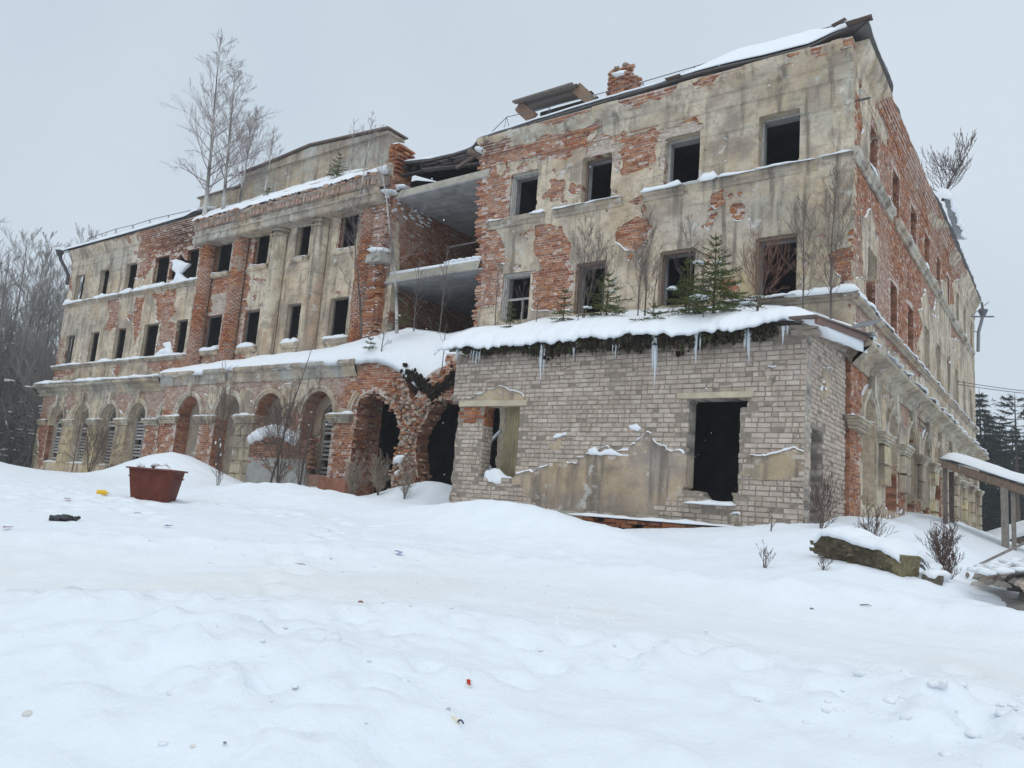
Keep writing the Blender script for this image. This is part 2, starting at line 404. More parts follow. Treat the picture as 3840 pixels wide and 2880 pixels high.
# ---- outlines of bare brick and plaster areas, metres on each wall plane (along, up)
D={'front_up':[('b',[(-10.99,7.81),(-11.28,10.46),(-11.39,12.83),(-11.18,13.2),(-10.21,13.19),(-10.27,12.83),(-9.53,12.87),(-8.9,12.93),(-8.16,12.87),(-7.45,12.94),(-7.04,12.99),(-7.04,12.77),(-7.38,12.62),(-7.4,12.36),(-7.9,12.27),(-7.84,12.11),(-8.31,12.09),(-8.68,12.37),(-9.16,12.31),(-9.66,12.26),(-10.15,12.04),(-10.19,10.57),(-10.61,10.51),(-10.58,10.27),(-10.32,9.95),(-10.16,9.38),(-10.04,9.1),(-10.43,8.79),(-10.14,8.68),(-10.09,7.72)]),('p',[(-10.76,12.49),(-10.42,12.46),(-10.4,12.25),(-10.53,12.07),(-10.71,12.23)]),('p',[(-10.48,9.07),(-10.14,9.15),(-10.07,8.95),(-10.34,8.82)]),('p',[(-10.37,12.45),(-9.67,12.38),(-9.13,12.46),(-8.77,12.47),(-8.94,12.3),(-9.65,12.22),(-10.12,12.23)]),('b',[(-10.29,13.08),(-9.77,13.45),(-9.04,13.48),(-7.49,13.49),(-7.12,13.51),(-7.23,13.31),(-8.32,13.26),(-8.75,13.23),(-9.17,13.43),(-9.67,13.43)]),('b',[(-6.26,13.3),(-6.19,13.47),(-5.25,13.51),(-4.56,13.51),(-4.55,13.29),(-5.05,13.13),(-5.71,13.05)]),('b',[(-4.2,13.3),(-3.72,13.34),(-3.31,13.34),(-3.54,13.19),(-4.12,13.21)]),('b',[(-8.65,11.54),(-8.07,11.47),(-8.01,11.0),(-8.28,10.75),(-8.59,10.84)]),('b',[(-6.21,12.35),(-5.23,12.37),(-5.07,12.19),(-5.06,11.3),(-6.21,11.21),(-6.21,11.83)]),('w',[(-7.4,12.28),(-6.98,12.67),(-6.68,12.46),(-6.44,12.29),(-6.2,12.2),(-6.22,11.98),(-6.21,11.25),(-6.47,11.37),(-6.52,12.01),(-7.38,12.01)]),('w',[(-5.12,12.31),(-4.02,12.4),(-3.84,12.02),(-4.85,12.0),(-4.82,11.14),(-5.06,11.19)]),('b',[(-9.11,10.2),(-8.5,10.21),(-8.05,9.99),(-7.9,9.63),(-7.68,9.42),(-7.77,8.99),(-7.83,8.82),(-7.54,8.71),(-7.52,7.34),(-8.99,7.47),(-9.04,8.71),(-8.72,8.74),(-8.83,9.09),(-8.99,9.34)]),('b',[(-6.04,9.68),(-5.61,9.92),(-5.31,9.77),(-5.18,9.51),(-5.34,9.15),(-5.55,8.91),(-5.92,8.96),(-6.2,9.24),(-6.29,9.47)]),('b',[(-3.47,10.15),(-3.2,10.17),(-3.17,9.83),(-3.36,9.7),(-3.48,9.85)]),('b',[(-6.05,10.39),(-5.46,10.55),(-5.37,10.23),(-6.07,10.23)]),('b',[(-0.53,8.12),(0.03,8.22),(0.04,7.26),(-0.23,7.29),(-0.28,7.47),(-0.52,7.82)]),('b',[(-3.09,7.73),(-2.81,7.7),(-2.65,7.49),(-2.67,7.34),(-3.11,7.38)]),('b',[(-1.61,13.36),(-1.02,13.38),(-0.51,13.55),(-0.48,13.38),(-1.02,13.26),(-1.49,13.24)]),('b',[(-0.17,13.51),(-0.01,13.45),(-0.01,13.25),(-0.17,13.26)]),('b',[(-3.29,13.44),(-2.74,13.56),(-2.73,13.4),(-3.26,13.38)]),('b',[(-4.92,13.43),(-4.46,13.48),(-4.48,13.26),(-4.91,13.23)]),('b',[(-4.2,13.27),(-3.55,13.3),(-3.55,13.2),(-3.85,13.16)]),('b',[(-31.9,13.48),(-27.67,13.57),(-26.73,10.53),(-30.53,10.5),(-30.95,12.02),(-32.5,12.16),(-32.26,12.86)]),('b',[(-35.09,13.52),(-32.47,13.56),(-32.51,13.32),(-34.66,13.26)]),('b',[(-32.64,11.88),(-30.97,12.08),(-30.74,11.64),(-31.57,11.21),(-32.42,11.13)]),('b',[(-34.82,10.4),(-33.64,10.35),(-33.41,9.24),(-33.93,8.68),(-34.54,8.78),(-34.36,9.32)]),('b',[(-32.12,10.14),(-31.27,10.17),(-31.25,9.35),(-31.1,8.47),(-31.45,7.86),(-32.04,9.13)]),('b',[(-30.64,10.17),(-28.64,10.25),(-28.49,9.67),(-29.07,8.88),(-28.22,8.65),(-28.02,7.16),(-29.41,7.24),(-29.48,8.58),(-30.02,9.08),(-30.13,9.83)]),('b',[(-39.95,12.52),(-39.07,12.35),(-38.96,11.47),(-39.51,10.73),(-39.25,10.38),(-39.56,9.75),(-39.06,8.73),(-38.81,7.29),(-39.54,7.26),(-39.95,10.44)]),('b',[(-30.09,6.97),(-25.85,6.94),(-25.75,6.52),(-28.03,6.46),(-29.99,6.6)]),('b',[(-39.65,7.01),(-36.99,6.96),(-37.01,6.65),(-39.48,6.55)]),('b',[(-33.14,6.91),(-32.46,6.88),(-32.6,6.59)]),('b',[(-27.43,12.23),(-23.22,12.1),(-22.91,10.61),(-23.69,10.5),(-23.12,10.12),(-22.13,9.91),(-22.22,9.56),(-23.01,8.84),(-22.82,7.23),(-23.53,7.17),(-24.21,6.91),(-26.32,7.02)]),('w',[(-25.73,9.72),(-24.68,9.67),(-24.54,8.72),(-25.67,8.74)]),('p',[(-23.18,10.02),(-22.05,9.9),(-22.08,8.9),(-23.09,8.85)]),('b',[(-26.34,7.13),(-22.76,6.98),(-22.7,6.68),(-26.22,6.65)]),('b',[(-16.96,11.95),(-15.6,12.31),(-15.42,10.66),(-15.27,8.02),(-16.87,8.17),(-16.94,10.2),(-16.54,10.42)]),('b',[(-18.14,11.98),(-17.8,11.93),(-17.75,10.47),(-18.02,10.5)])],'front_low_left':[('b',[(-39.5,6.04),(-37.43,5.86),(-36.97,5.48),(-37.66,5.06),(-37.91,4.33),(-38.08,4.09),(-36.53,4.09),(-36.72,2.54),(-38.02,1.85),(-38.98,4.34)]),('b',[(-36.77,5.48),(-35.53,5.48),(-35.27,5.09),(-35.86,4.68),(-36.32,4.92)]),('b',[(-31.76,5.42),(-29.73,5.48),(-30.25,5.17),(-30.58,4.52),(-31.26,4.85)]),('b',[(-28.99,5.68),(-27.26,5.68),(-27.55,4.33),(-28.31,4.34),(-29.03,5.14),(-29.31,5.42)]),('b',[(-28.77,4.08),(-27.38,4.08),(-27.03,2.45),(-28.65,2.46)])],'front_low_mid':[('b',[(-27.32,6.25),(-19.88,6.16),(-19.71,5.35),(-23.61,5.47),(-23.3,4.18),(-20.98,4.17),(-21.12,1.5),(-26.06,1.74)]),('b',[(-22.15,6.42),(-18.49,6.06),(-14.83,6.22),(-10.24,6.04),(-9.78,1.87),(-20.98,1.26)]),('p',[(-25.08,6.26),(-16.62,6.06),(-16.49,5.53),(-17.17,5.44),(-20.48,5.52),(-20.82,5.69),(-25.0,5.94)]),('p',[(-21.2,5.25),(-20.4,5.14),(-20.24,4.38),(-21.06,4.39)]),('p',[(-21.26,4.36),(-19.92,4.29),(-19.8,1.86),(-20.89,1.81)]),('p',[(-18.75,5.4),(-16.64,5.39),(-16.51,5.15),(-17.19,5.11),(-17.71,4.77),(-17.95,4.36),(-18.47,4.46),(-18.51,4.88),(-19.05,5.22)]),('p',[(-15.99,4.57),(-15.27,4.45),(-15.24,4.25),(-15.93,4.26)])],'side_up':[('b',[(-0.08,12.05),(0.79,12.17),(1.59,12.4),(2.58,13.16),(4.87,14.18),(8.06,14.49),(12.63,14.87),(17.17,14.82),(18.45,12.8),(7.97,9.74),(4.05,8.74),(2.66,8.88),(0.9,8.47),(1.05,7.73),(-0.36,7.32),(-0.36,10.1)]),('b',[(-0.39,7.94),(1.03,8.4),(1.07,7.26),(-0.01,7.11),(-0.32,6.38),(0.96,6.58),(1.99,6.95),(6.9,6.9),(8.99,6.73),(9.01,7.33),(7.92,7.41),(9.51,8.64),(8.6,8.94),(9.52,9.17),(8.84,9.68),(7.14,9.89),(5.97,9.98)]),('b',[(5.97,9.98),(7.77,10.56),(12.42,10.87),(11.81,9.72),(11.01,9.51),(10.28,10.08),(8.83,9.19),(5.96,9.24)]),('b',[(13.07,12.26),(19.42,14.3),(18.93,13.32),(16.59,12.11),(17.25,11.42),(15.82,11.04),(15.25,12.46)]),('b',[(16.1,10.32),(19.9,10.92),(19.44,10.39),(16.05,9.72)]),('b',[(1.99,6.95),(9.0,7.25),(8.99,6.73),(5.59,6.78),(2.14,6.74)]),('p',[(0.34,12.26),(1.59,12.43),(1.63,10.87),(0.58,10.74),(0.56,11.27),(0.81,11.6),(0.42,11.83)]),('p',[(0.76,9.18),(1.65,9.82),(2.65,9.2),(2.67,8.2),(1.37,7.83),(0.91,8.17)]),('p',[(1.73,12.46),(2.44,12.81),(3.53,12.55),(3.53,12.23),(2.6,12.06)]),('p',[(10.13,12.86),(11.42,13.02),(13.74,13.62),(14.05,13.53),(11.41,12.65),(10.37,12.6)]),('p',[(15.29,12.96),(17.82,13.82),(16.65,12.93),(15.59,12.51)])],'side_low':[('b',[(-1.36,5.6),(0.89,5.83),(1.16,5.22),(0.43,4.81),(0.44,4.37),(-0.62,4.21),(-1.33,4.98)]),('b',[(2.92,6.06),(9.45,6.11),(9.43,5.44),(8.5,4.71),(7.66,5.2),(6.46,5.24),(5.71,4.59),(5.01,5.2),(3.85,5.28),(2.64,5.7)]),('b',[(-1.28,3.96),(0.51,4.07),(0.35,3.48),(-1.26,3.32)]),('b',[(-1.27,3.59),(0.47,3.66),(0.39,2.34),(0.29,1.86),(-1.19,1.74)]),('b',[(4.18,3.48),(5.88,3.53),(5.69,2.42),(4.18,2.47)]),('b',[(3.1,3.81),(3.86,3.89),(4.02,2.46),(2.97,2.44)]),('b',[(7.0,2.72),(8.23,2.78),(8.44,2.54),(7.0,2.51)]),('b',[(9.1,2.68),(10.77,2.72),(10.76,2.49),(9.1,2.49)]),('b',[(11.34,3.87),(13.58,4.05),(13.18,2.58),(11.01,2.57)])],'annex_front':[('p',[(-6.43,2.37),(-5.58,2.59),(-4.35,2.71),(-4.27,1.56),(-5.18,1.57),(-5.64,1.75),(-6.25,1.94)]),('p',[(-6.57,2.36),(-6.24,2.51),(-5.66,2.67),(-4.54,2.81),(-4.19,2.97),(-3.55,2.96),(-3.4,3.22),(-3.16,3.44),(-2.68,3.1),(-2.31,2.94),(-2.33,2.38),(-6.55,2.2)]),('p',[(-4.8,2.14),(-4.86,2.92),(-4.12,3.12),(-3.96,2.94),(-3.53,2.95),(-3.24,3.36),(-3.11,3.42),(-2.69,3.07),(-2.34,2.93),(-2.34,2.38),(-2.48,2.11),(-2.74,1.99),(-2.96,1.71),(-4.76,1.64)]),('p',[(-1.17,2.64),(-0.97,3.01),(-0.69,2.98),(-0.18,3.19),(-0.0,3.12),(0.03,2.57),(-0.39,2.6),(-0.84,2.53)]),('p',[(-0.74,4.67),(-0.57,4.66),(-0.55,4.43),(-0.68,4.34),(-0.75,4.46)]),('p',[(-1.44,1.77),(-1.33,1.92),(-1.16,1.88),(-1.14,1.7),(-1.42,1.66)]),('p',[(-5.61,3.11),(-5.32,3.27),(-5.28,3.19),(-5.46,3.03)]),('p',[(-7.67,4.37),(-7.21,4.48),(-6.41,4.37),(-6.33,4.17),(-7.66,4.2),(-8.3,4.21)]),('r',[(-8.54,4.18),(-7.28,4.16),(-7.25,3.65),(-8.47,3.62)])],'annex_side':[('p',[(-2.44,4.92),(-1.9,4.98),(-1.96,4.39),(-2.58,4.31)])],'open9':[(-14.87,4.15),(-14.82,4.7),(-14.57,4.93),(-14.2,5.02),(-13.74,4.83),(-13.21,4.48),(-12.94,4.06),(-12.78,3.61),(-12.85,3.2),(-12.97,2.79),(-12.91,1.7),(-14.99,1.58),(-14.9,2.74)],'open10':[(-9.0,4.6),(-9.6,4.78),(-10.54,4.69),(-11.47,4.64),(-11.73,4.35),(-11.92,3.98),(-12.13,3.65),(-12.11,3.18),(-12.01,2.75),(-11.78,1.76),(-9.0,1.7)],'notch':[(-13.48,5.99),(-13.06,5.66),(-12.76,5.34),(-12.58,4.81),(-12.42,4.73),(-12.21,5.02),(-12.05,5.35),(-11.73,5.53),(-11.23,5.77),(-11.32,6.48),(-13.57,6.62)]}
# ---------------------------------------------------------------- parenting that keeps world positions
def wm(o):
    if o.parent is None: return Matrix.Translation(o.location) @ o.rotation_euler.to_matrix().to_4x4() @ Matrix.Diagonal((*o.scale, 1))
    return wm(o.parent) @ o.matrix_parent_inverse @ Matrix.LocRotScale(o.location, o.rotation_euler, o.scale)
def under(o, parent):
    o.parent = parent
    o.matrix_parent_inverse = wm(parent).inverted()
    return o
def part(mb, name, m, parent, smooth=False, kind=None, label=None):
    o = under(mb.obj(name, m, None, smooth), parent)
    return tag(o, label=label, kind=kind)

# ---------------------------------------------------------------- snow sheet over the ground
def ground_lines(lo, hi, a, b, fine):
    g = list(np.arange(a, b, fine)); st = fine; x = a
    while x > lo: st *= 1.13; x -= st; g.insert(0, x)
    st = fine; x = b
    while x < hi: x += 0; g.append(x); st *= 1.13; x += st
    g.append(hi)
    return np.array(sorted(set(g)))
gx = ground_lines(-420, 420, -16, 6.5, .085); gy = ground_lines(-90, 620, -18.2, -3.2, .085)
GX, GY = np.meshgrid(gx, gy)
GZ = ground(GX, GY, True)
nx = len(gx)
J_, I_ = np.meshgrid(np.arange(len(gy) - 1), np.arange(nx - 1), indexing='ij')
b_ = (J_ * nx + I_).ravel()
rd, _s = road_d(GX, GY)
tint = np.exp(-(rd / 1.3) ** 2)[..., None] * (.5 + .5 * sstep(-.3, .4, fbm(GX * .9, GY * .9, 77, 3)))[..., None]
gcol = np.array([.825, .87, .92]) * (1 - tint * np.array([.05, .075, .115]))
g_me = mesh_data('snow_ground', np.stack([GX, GY, GZ], -1), np.stack([b_, b_ + 1, b_ + nx + 1, b_ + nx], -1), None, M_SNOW, gcol.reshape(-1, 3), True)
tag(link('snow_ground', g_me), kind='structure', label='snow covered ground with a trodden track')

# ---------------------------------------------------------------- the ruined building: walls
ruin = empty('ruined_building', (-20, 12, 1.6), label='long three storey brick ruin with peeling plaster, empty windows and a collapsed bay', cat='building')
annex = empty('brick_annex', (-4.2, -2, 1.4), label='low annex of pale silicate brick with two dark openings under a snowy roof', cat='building')
BRK = {'ruin': [], 'annex': []}            # brick arrays: frame, u0, u1, z0, z1, off, colour
RED = np.array([(.34, .12, .052), (.38, .145, .062), (.28, .092, .042), (.41, .18, .085), (.23, .082, .048), (.32, .125, .062), (.43, .20, .10)])
WHT = np.array([(.53, .445, .375), (.50, .415, .345), (.56, .475, .405), (.46, .375, .31), (.51, .42, .35), (.42, .34, .28)])
PINK = np.array([.45, .34, .285])
CREAM = np.array([.625, .525, .40])
def lay(fr, us, zs, B, P, who, pitch, ln, hd, joint, pal, lime, prof, seed, jit=.008, miss=.012, pal2=None, W2=None, soot=None):
    rg = np.random.default_rng(seed)
    n = int((zs[-1] - zs[0]) / pitch)
    for j in range(n):
        z0 = zs[0] + j * pitch; z1 = z0 + pitch - joint
        head = (j % 2 == 1) if hd else False
        L = (ln / 2 if head else ln)
        sh = (.25 * ln if head else (.5 * ln if (j // 2) % 2 else 0))
        u = us[0] - sh + np.arange(int((us[-1] - us[0] + ln) / L) + 2) * L + rg.normal(0, .008)
        if not hd:                                     # mixed bond: break some stretchers into headers
            uu = []
            for x in u:
                uu.append((x, x + L - joint)) if rg.random() > .22 else uu.extend([(x, x + L / 2 - joint), (x + L / 2, x + L - joint)])
            uu = np.array(uu)
        else: uu = np.stack([u, u + L - joint], -1)
        zc = np.full(len(uu), (z0 + z1) / 2)
        a, b = uu[:, 0].copy(), uu[:, 1].copy()
        fa = samp(us, zs, B, a + .015, zc); fb = samp(us, zs, B, b - .015, zc); mid = (a + b) / 2
        fm = samp(us, zs, B, mid, zc)
        c1_ = (fm <= 0) & (fb > .03) & (fa < fb); c2_ = (fm <= 0) & (fa > .03) & ~c1_
        a = np.where(c1_, b - np.minimum(fb, L * .45), a); b = np.where(c2_, a + np.minimum(fa, L * .45), b)
        mid = (a + b) / 2; fm = np.where(c1_ | c2_, samp(us, zs, B, mid, zc), fm)
        a = np.where((fa < 0) & (fm > 0) & ~c1_, np.minimum(mid, a - np.minimum(fa, 0)), a); b = np.where((fb < 0) & (fm > 0) & ~c2_, np.maximum(mid, b + np.minimum(fb, 0)), b)
        a = np.maximum(a, us[0]); b = np.minimum(b, us[-1])
        ok = (fm > 0) & (b - a > .05) & (samp(us, zs, P, mid, zc) < .13)
        ok &= (samp(us, zs, B, mid, np.full(len(mid), z0)) > -.01) & (samp(us, zs, B, mid, np.full(len(mid), z1)) > -.01)
        ok &= rg.random(len(uu)) > miss
        a, b, zc = a[ok], b[ok], zc[ok]
        if not len(a): continue
        c = pal[rg.integers(0, len(pal), len(a))] * (rg.uniform(.82, 1.15, (len(a), 1)) if hd else rg.uniform(.9, 1.1, (len(a), 1)))
        if W2 is not None:
            w = samp(us, zs, W2, (a + b) / 2, zc) > 0
            c[w] = pal2[rg.integers(0, len(pal2), w.sum())]
        if lime is not None:
            k = np.clip(lime((a + b) / 2, zc) + rg.normal(0, .14, len(a)), 0, .9)[:, None]
            c = c * (1 - k) + PINK * rg.uniform(.8, 1.15, (len(a), 1)) * k
        if soot:
            for su, sz, ru, rz_, st in soot: c = c * (1 - st * np.exp(-(((a + b) / 2 - su) / ru) ** 2 - ((zc - sz) / rz_) ** 2))[:, None]
        edge = samp(us, zs, B, (a + b) / 2, zc)
        off = prof((a + b) / 2, zc) + rg.normal(0, jit, len(a)) - np.where((edge < .16) & (edge > 0), rg.uniform(0, .03, len(a)), 0)
        BRK[who].append((fr, a, b, np.full(len(a), z0) + rg.normal(0, .002, len(a)), np.full(len(a), z1), off, c))
PL, MO = MB(), MB()
def patches(fr, us, zs, F, off, col):
    """one plaster object for every separate patch"""
    lab = np.where(F > -1e-6, np.arange(F.size).reshape(F.shape) + 1, 0)
    while True:
        g = np.pad(lab, 1); n = np.max([g[:-2, 1:-1], g[2:, 1:-1], g[1:-1, :-2], g[1:-1, 2:], g[:-2, :-2], g[2:, 2:], g[:-2, 2:], g[2:, :-2], lab], 0) * (lab > 0)
        if (n == lab).all(): break
        lab = n
    V, E, k = [np.zeros((0, 2))], [np.zeros((0, 2), int)], 0
    for l in np.unique(lab[lab > 0]):
        mb = MB(); v, e = sheet(mb, fr, us, zs, np.where((lab == l) | (lab == 0), F, -9), off, .05, col)
        if len(v) < 5: continue
        part(mb, 'plaster_patch', M_PLASTER, annex, True); V.append(v); E.append(e + k); k += len(v)
    return np.concatenate(V), np.concatenate(E)
APL, AMO = MB(), MB()
SNOWLINES = []
flat = lambda u, z: np.zeros(np.shape(u))
def wall(key, fr, box, rects=(), arches=(), broken=(), start=1, prof=flat, thick=.55, step=.065, who='ruin', lime=None, seed=1, tone=None, edges=(0, 0, 0, 0),
         pitch=.078, ln=.262, hd=True, joint=.012, pal=RED, pal2=WHT, snow=.3, rag=.05, zx=(), spall=.54, lip=.03, soot=None):
    u0, u1, z0, z1 = box
    ex = [e for r in rects for e in r[:2]]; ez = [e for r in rects for e in r[2:]] + list(zx)
    us = lines(u0, u1, step, ex); zs = lines(z0, z1, step, ez)
    U, Z = np.meshgrid(us, zs)
    nz = fbm(U * 1.7, Z * 1.7, seed * 13, 4); nf = fbm(U * 6, Z * 8, seed * 17, 3)
    B = np.full(U.shape, 9.0)
    el, er, eb, et = edges                       # ragged outer edges
    if el: B = np.minimum(B, U - u0 - el * (.55 + nz + .5 * nf))
    if er: B = np.minimum(B, u1 - U - er * (.55 + nz + .5 * nf))
    if et: B = np.minimum(B, z1 - Z - et * (.55 + nz + .5 * nf))
    for P_ in broken: B = np.minimum(B, -(sd_poly(U, Z, P_) + .07 * nz + .06 * nf))
    for r in rects: B = np.minimum(B, -sd_rect(U, Z, *r))
    for a in arches: B = np.minimum(B, -sd_arch(U, Z, *a))
    P = np.full(U.shape, float(start)); W2 = np.full(U.shape, -1.0)
    for op, poly in D.get(key, []):
        d = sd_poly(U, Z, poly)
        if op in 'bwr':
            P = np.minimum(P, -d)
            W2 = np.maximum(W2, d) if op != 'b' else np.minimum(W2, -d)
        else: P = np.maximum(P, d)
    P = P + .13 * nz + rag * nf
    if spall: P = P - 1.1 * sstep(spall, spall + .12, fbm(U * 1.15 + 7, Z * 1.15, seed * 19, 3)) * sstep(2.2, .9, P) - .9 * sstep(.47, .56, fbm(U * 2.6 + 3, Z * 2.8, seed * 23, 3)) * (P < 2)
    pal_w = pal2
    pf = np.minimum(P, B + .004)
    dec = sstep(.0, .25, P)                      # plaster thins towards its edge
    def colp(u, z):
        n1 = fbm(u * .45, z * .45, seed * 31, 3)[:, None]; n2 = fbm(u * 1.3, z * .9, seed * 37, 4)[:, None]
        c = CREAM + n1 * np.array([.05, .05, .055]) + n2 * np.array([.05, .045, .04])
        for (bu, bz, ru, rz_, cc, st) in (tone or ()):
            w = (st * np.exp(-((u - bu) / ru) ** 2 - ((z - bz) / rz_) ** 2))[:, None]
            w = np.clip(w * (1 + .7 * n2), 0, 1)
            c = c * (1 - w) + np.array(cc) * w
        return np.clip(c, .02, .9)
    offp = lambda u, z: prof(u, z) + lip + .010 * fbm(u * 3, z * 3, seed * 41, 4) - .012 * (1 - sstep(0, .3, samp(us, zs, P, u, z)))
    mp, mm = (PL, MO) if who == 'ruin' else (APL, AMO)
    if who == 'annex': v2, e = patches(fr, us, zs, pf, offp, colp)
    else: v2, e = sheet(mp, fr, us, zs, pf, offp, .05, colp)
    # snow caught on the upper edges of plaster patches
    if len(e):
        a, b = v2[e[:, 0]], v2[e[:, 1]]
        d = b - a; L = np.hypot(d[:, 0], d[:, 1]) + 1e-9
        up = -d[:, 0] / L                        # outward normal, z component
        m = (a + b) / 2
        ok = (up > .45) & (samp(us, zs, B, m[:, 0], m[:, 1] + .12) > 0) & (m[:, 1] < z1 - .1) & (fbm(m[:, 0] * .9, m[:, 1] * 1.1, seed * 43, 2) > .25 - snow)
        for p, q, o in zip(a[ok], b[ok], prof(m[ok, 0], m[ok, 1])):
            SNOWLINES.append((fr, p, q, o))
    def rim(u, z):
        w = (samp(us, zs, P, u, z) > -.02)[:, None]
        return np.where(w, CREAM * .82 + .05 * fbm(u * 3, z * 3, 5, 3)[:, None], (np.array([.29, .14, .09]) if who == 'ruin' else np.array([.30, .27, .235])) * (1 + .35 * fbm(u * 5, z * 9, 6, 3)[:, None]) * (.6 + .9 * _hash(np.floor(u / .13), np.floor(z / .078), 7))[:, None])
    v2, q, t, e = march(us, zs, B)
    o = prof(v2[:, 0], v2[:, 1]) - .014
    c0 = np.array([.52, .44, .385]) if who == 'ruin' else np.array([.27, .225, .185])
    mm.add(fr.p(v2[:, 0], v2[:, 1], o), q, t, np.tile(c0, (len(v2), 1)))
    a, b = e[:, 0], e[:, 1]; n = len(e); k = np.arange(n)
    nseg = 3
    tf = thick if callable(thick) else (lambda u: np.full(np.shape(u), float(thick)))
    for s in range(nseg):                        # reveals, in three strips
        da, db = tf(v2[a, 0]), tf(v2[b, 0]); s0, s1 = s / nseg, (s + 1) / nseg
        w0 = 0.0 if s == 0 else .018; 
        rv = np.concatenate([fr.p(v2[a, 0], v2[a, 1], o[a] - da * s0), fr.p(v2[b, 0], v2[b, 1], o[b] - db * s0), fr.p(v2[b, 0], v2[b, 1], o[b] - db * s1), fr.p(v2[a, 0], v2[a, 1], o[a] - da * s1)])
        rc = np.concatenate([rim(v2[a, 0], v2[a, 1]), rim(v2[b, 0], v2[b, 1]), rim(v2[b, 0], v2[b, 1]), rim(v2[a, 0], v2[a, 1])])
        mm.add(rv, np.stack([k + n, k, k + 3 * n, k + 2 * n], -1), c=rc)
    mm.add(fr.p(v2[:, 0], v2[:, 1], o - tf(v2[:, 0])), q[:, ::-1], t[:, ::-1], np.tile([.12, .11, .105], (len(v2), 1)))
    lay(fr, us, zs, B, P, who, pitch, ln, hd, joint, pal, lime, prof, seed, pal2=pal_w, W2=W2, soot=soot)
    return us, zs, B, P
def prof_up(u, z):
    z = np.asarray(z)
    return np.where(z > 12.85, .08 + .20 * sstep(12.85, 13.35, z), np.where(z > 12.45, .05, np.where(z > 11.78, .02, 0.0)))
ZX = (11.78, 11.795, 12.45, 12.465, 12.85, 12.865)
R3, R2, RU = (10.6, 12.0), (7.24, 8.76), [(-10.13, -9.07), (-7.5, -6.51), (-4.88, -3.85), (-2.28, -1.25)]
LU = [(-38.42, -37.5), (-35.85, -34.99), (-33.36, -32.42), (-30.81, -29.6), (-28.15, -27.23)]
CU = [(-25.92, -24.78), (-23.2, -22.17), (-20.45, -19.64), (-17.99, -17.01)]
upper_rects = [(a, b, *R2) for a, b in RU + LU + CU] + [(a, b, *R3) for a, b in RU + LU + CU]
fU = Frame('x', 0.0)
GAP = [(-15.25, 5), (-15.0, 7.2), (-14.9, 9.2), (-15.2, 11), (-15.3, 12.2), (-15.35, 14), (-11.45, 14), (-11.35, 12.8), (-11.25, 11.0), (-11.05, 9.4), (-10.95, 8.2), (-11.0, 7.0), (-11.0, 5)]
wall('front_up', fU, (-39.2, 0, 5.8, 13.4), upper_rects, thick=lambda u: np.where(u < -15.6, .17, .3), joint=.014, soot=[(-28.6, 12.7, 2.2, .9, .7), (-15.6, 9, .8, 3, .25), (-11.3, 13.2, 1.2, .5, .6), (-26, 12.5, 1, 1, .4)], broken=[GAP, [(-29.5, 10.75), (-28.2, 10.7), (-28.15, 11.5), (-28.7, 11.9), (-29.4, 11.5)]], prof=prof_up, seed=3, zx=ZX,
     lime=lambda u, z: .42 * sstep(-9, -12, u) * sstep(-11.6, -10.8, u) + np.where(u < -15, .45 * sstep(-.15, .35, fbm(u * .5, z * .5, 8, 3)), .22 * sstep(-.1, .4, fbm(u * .7, z * .5, 9, 3))),
     tone=[(-1, 12.2, 1.6, 1.0, (.40, .40, .34), .75), (-1.5, 12.0, 3.5, .5, (.44, .43, .36), .5), (-.9, 8.5, 1.2, 1.5, (.27, .27, .17), .6), (-10, 9.9, .35, .25, (.52, .38, .17), .5), (-37, 9.3, 2, .8, (.42, .42, .40), .6), (-35, 12.3, 3, .7, (.43, .42, .38), .6),
           (-19, 9, 3, 3, (.60, .49, .34), .6), (-2.5, 9.5, 1.2, .8, (.36, .34, .31), .6), (-4.0, 9.4, 1.0, .7, (.40, .38, .35), .4), (-36, 6.6, 2.0, .4, (.50, .40, .25), .5), (-8.0, 13.0, 2.5, .5, (.50, .50, .44), .7), (-10, 9.5, .8, .8, (.50, .50, .44), .8), (-2.6, 7.6, .5, .4, (.56, .45, .2), .7)])
limel = lambda u, z: .62 * sstep(4.2, 5.0, z) + .35 * sstep(-.2, .4, fbm(u * .6, z * .6, 19, 3))
LA = [-37.0, -34.4, -31.85, -29.4, -26.85]
fL = Frame('x', -.45)
wall('front_low_left', fL, (-38.85, -26.2, 1.2, 6.0), arches=[(u, .74, 4.27, 2.2) for u in LA], seed=5, thick=.28, lime=limel,
     tone=[(-36, 3, 8, 1.2, (.56, .44, .24), .75), (-34, 5.6, 3, .4, (.42, .42, .38), .7), (-31, 5.6, 2, .3, (.46, .45, .38), .7)])
CA = [-24.45, -21.85, -19.4, -16.75]
fC = Frame('x', -1.05)
wall('front_low_mid', fC, (-26.45, -8.35, 1.2, 6.1), arches=[(u, .80, 4.3, 1.9) for u in CA], broken=[D['open9'], D['open10'], D['notch'], [(-9.3, 6.3), (-9.3, 5.6), (-8.0, 5.5), (-8.0, 6.3)]], seed=7, thick=.55,
     lime=lambda u, z: np.where(u < -15.5, limel(u, z), .5 * sstep(-.2, .3, fbm(u * .8, z * .8, 23, 3))) * np.where((u < -14.6) & (u > -16.3) & (z < 4.1), .25, 1), edges=(0, 0, 0, .05),
     tone=[(-20, 5.8, 5, .5, (.42, .41, .37), .8), (-20.65, 3, .7, 1.3, (.50, .42, .25), .7), (-20.6, 4.8, .5, .5, (.44, .44, .42), .9)])
SY3 = [(1.68, 2.62), (4.6, 5.6), (7.45, 8.5), (10.05, 11.1), (12.7, 13.64), (15.2, 16.0), (17.65, 18.5), (20.05, 21), (22.55, 23.5)]
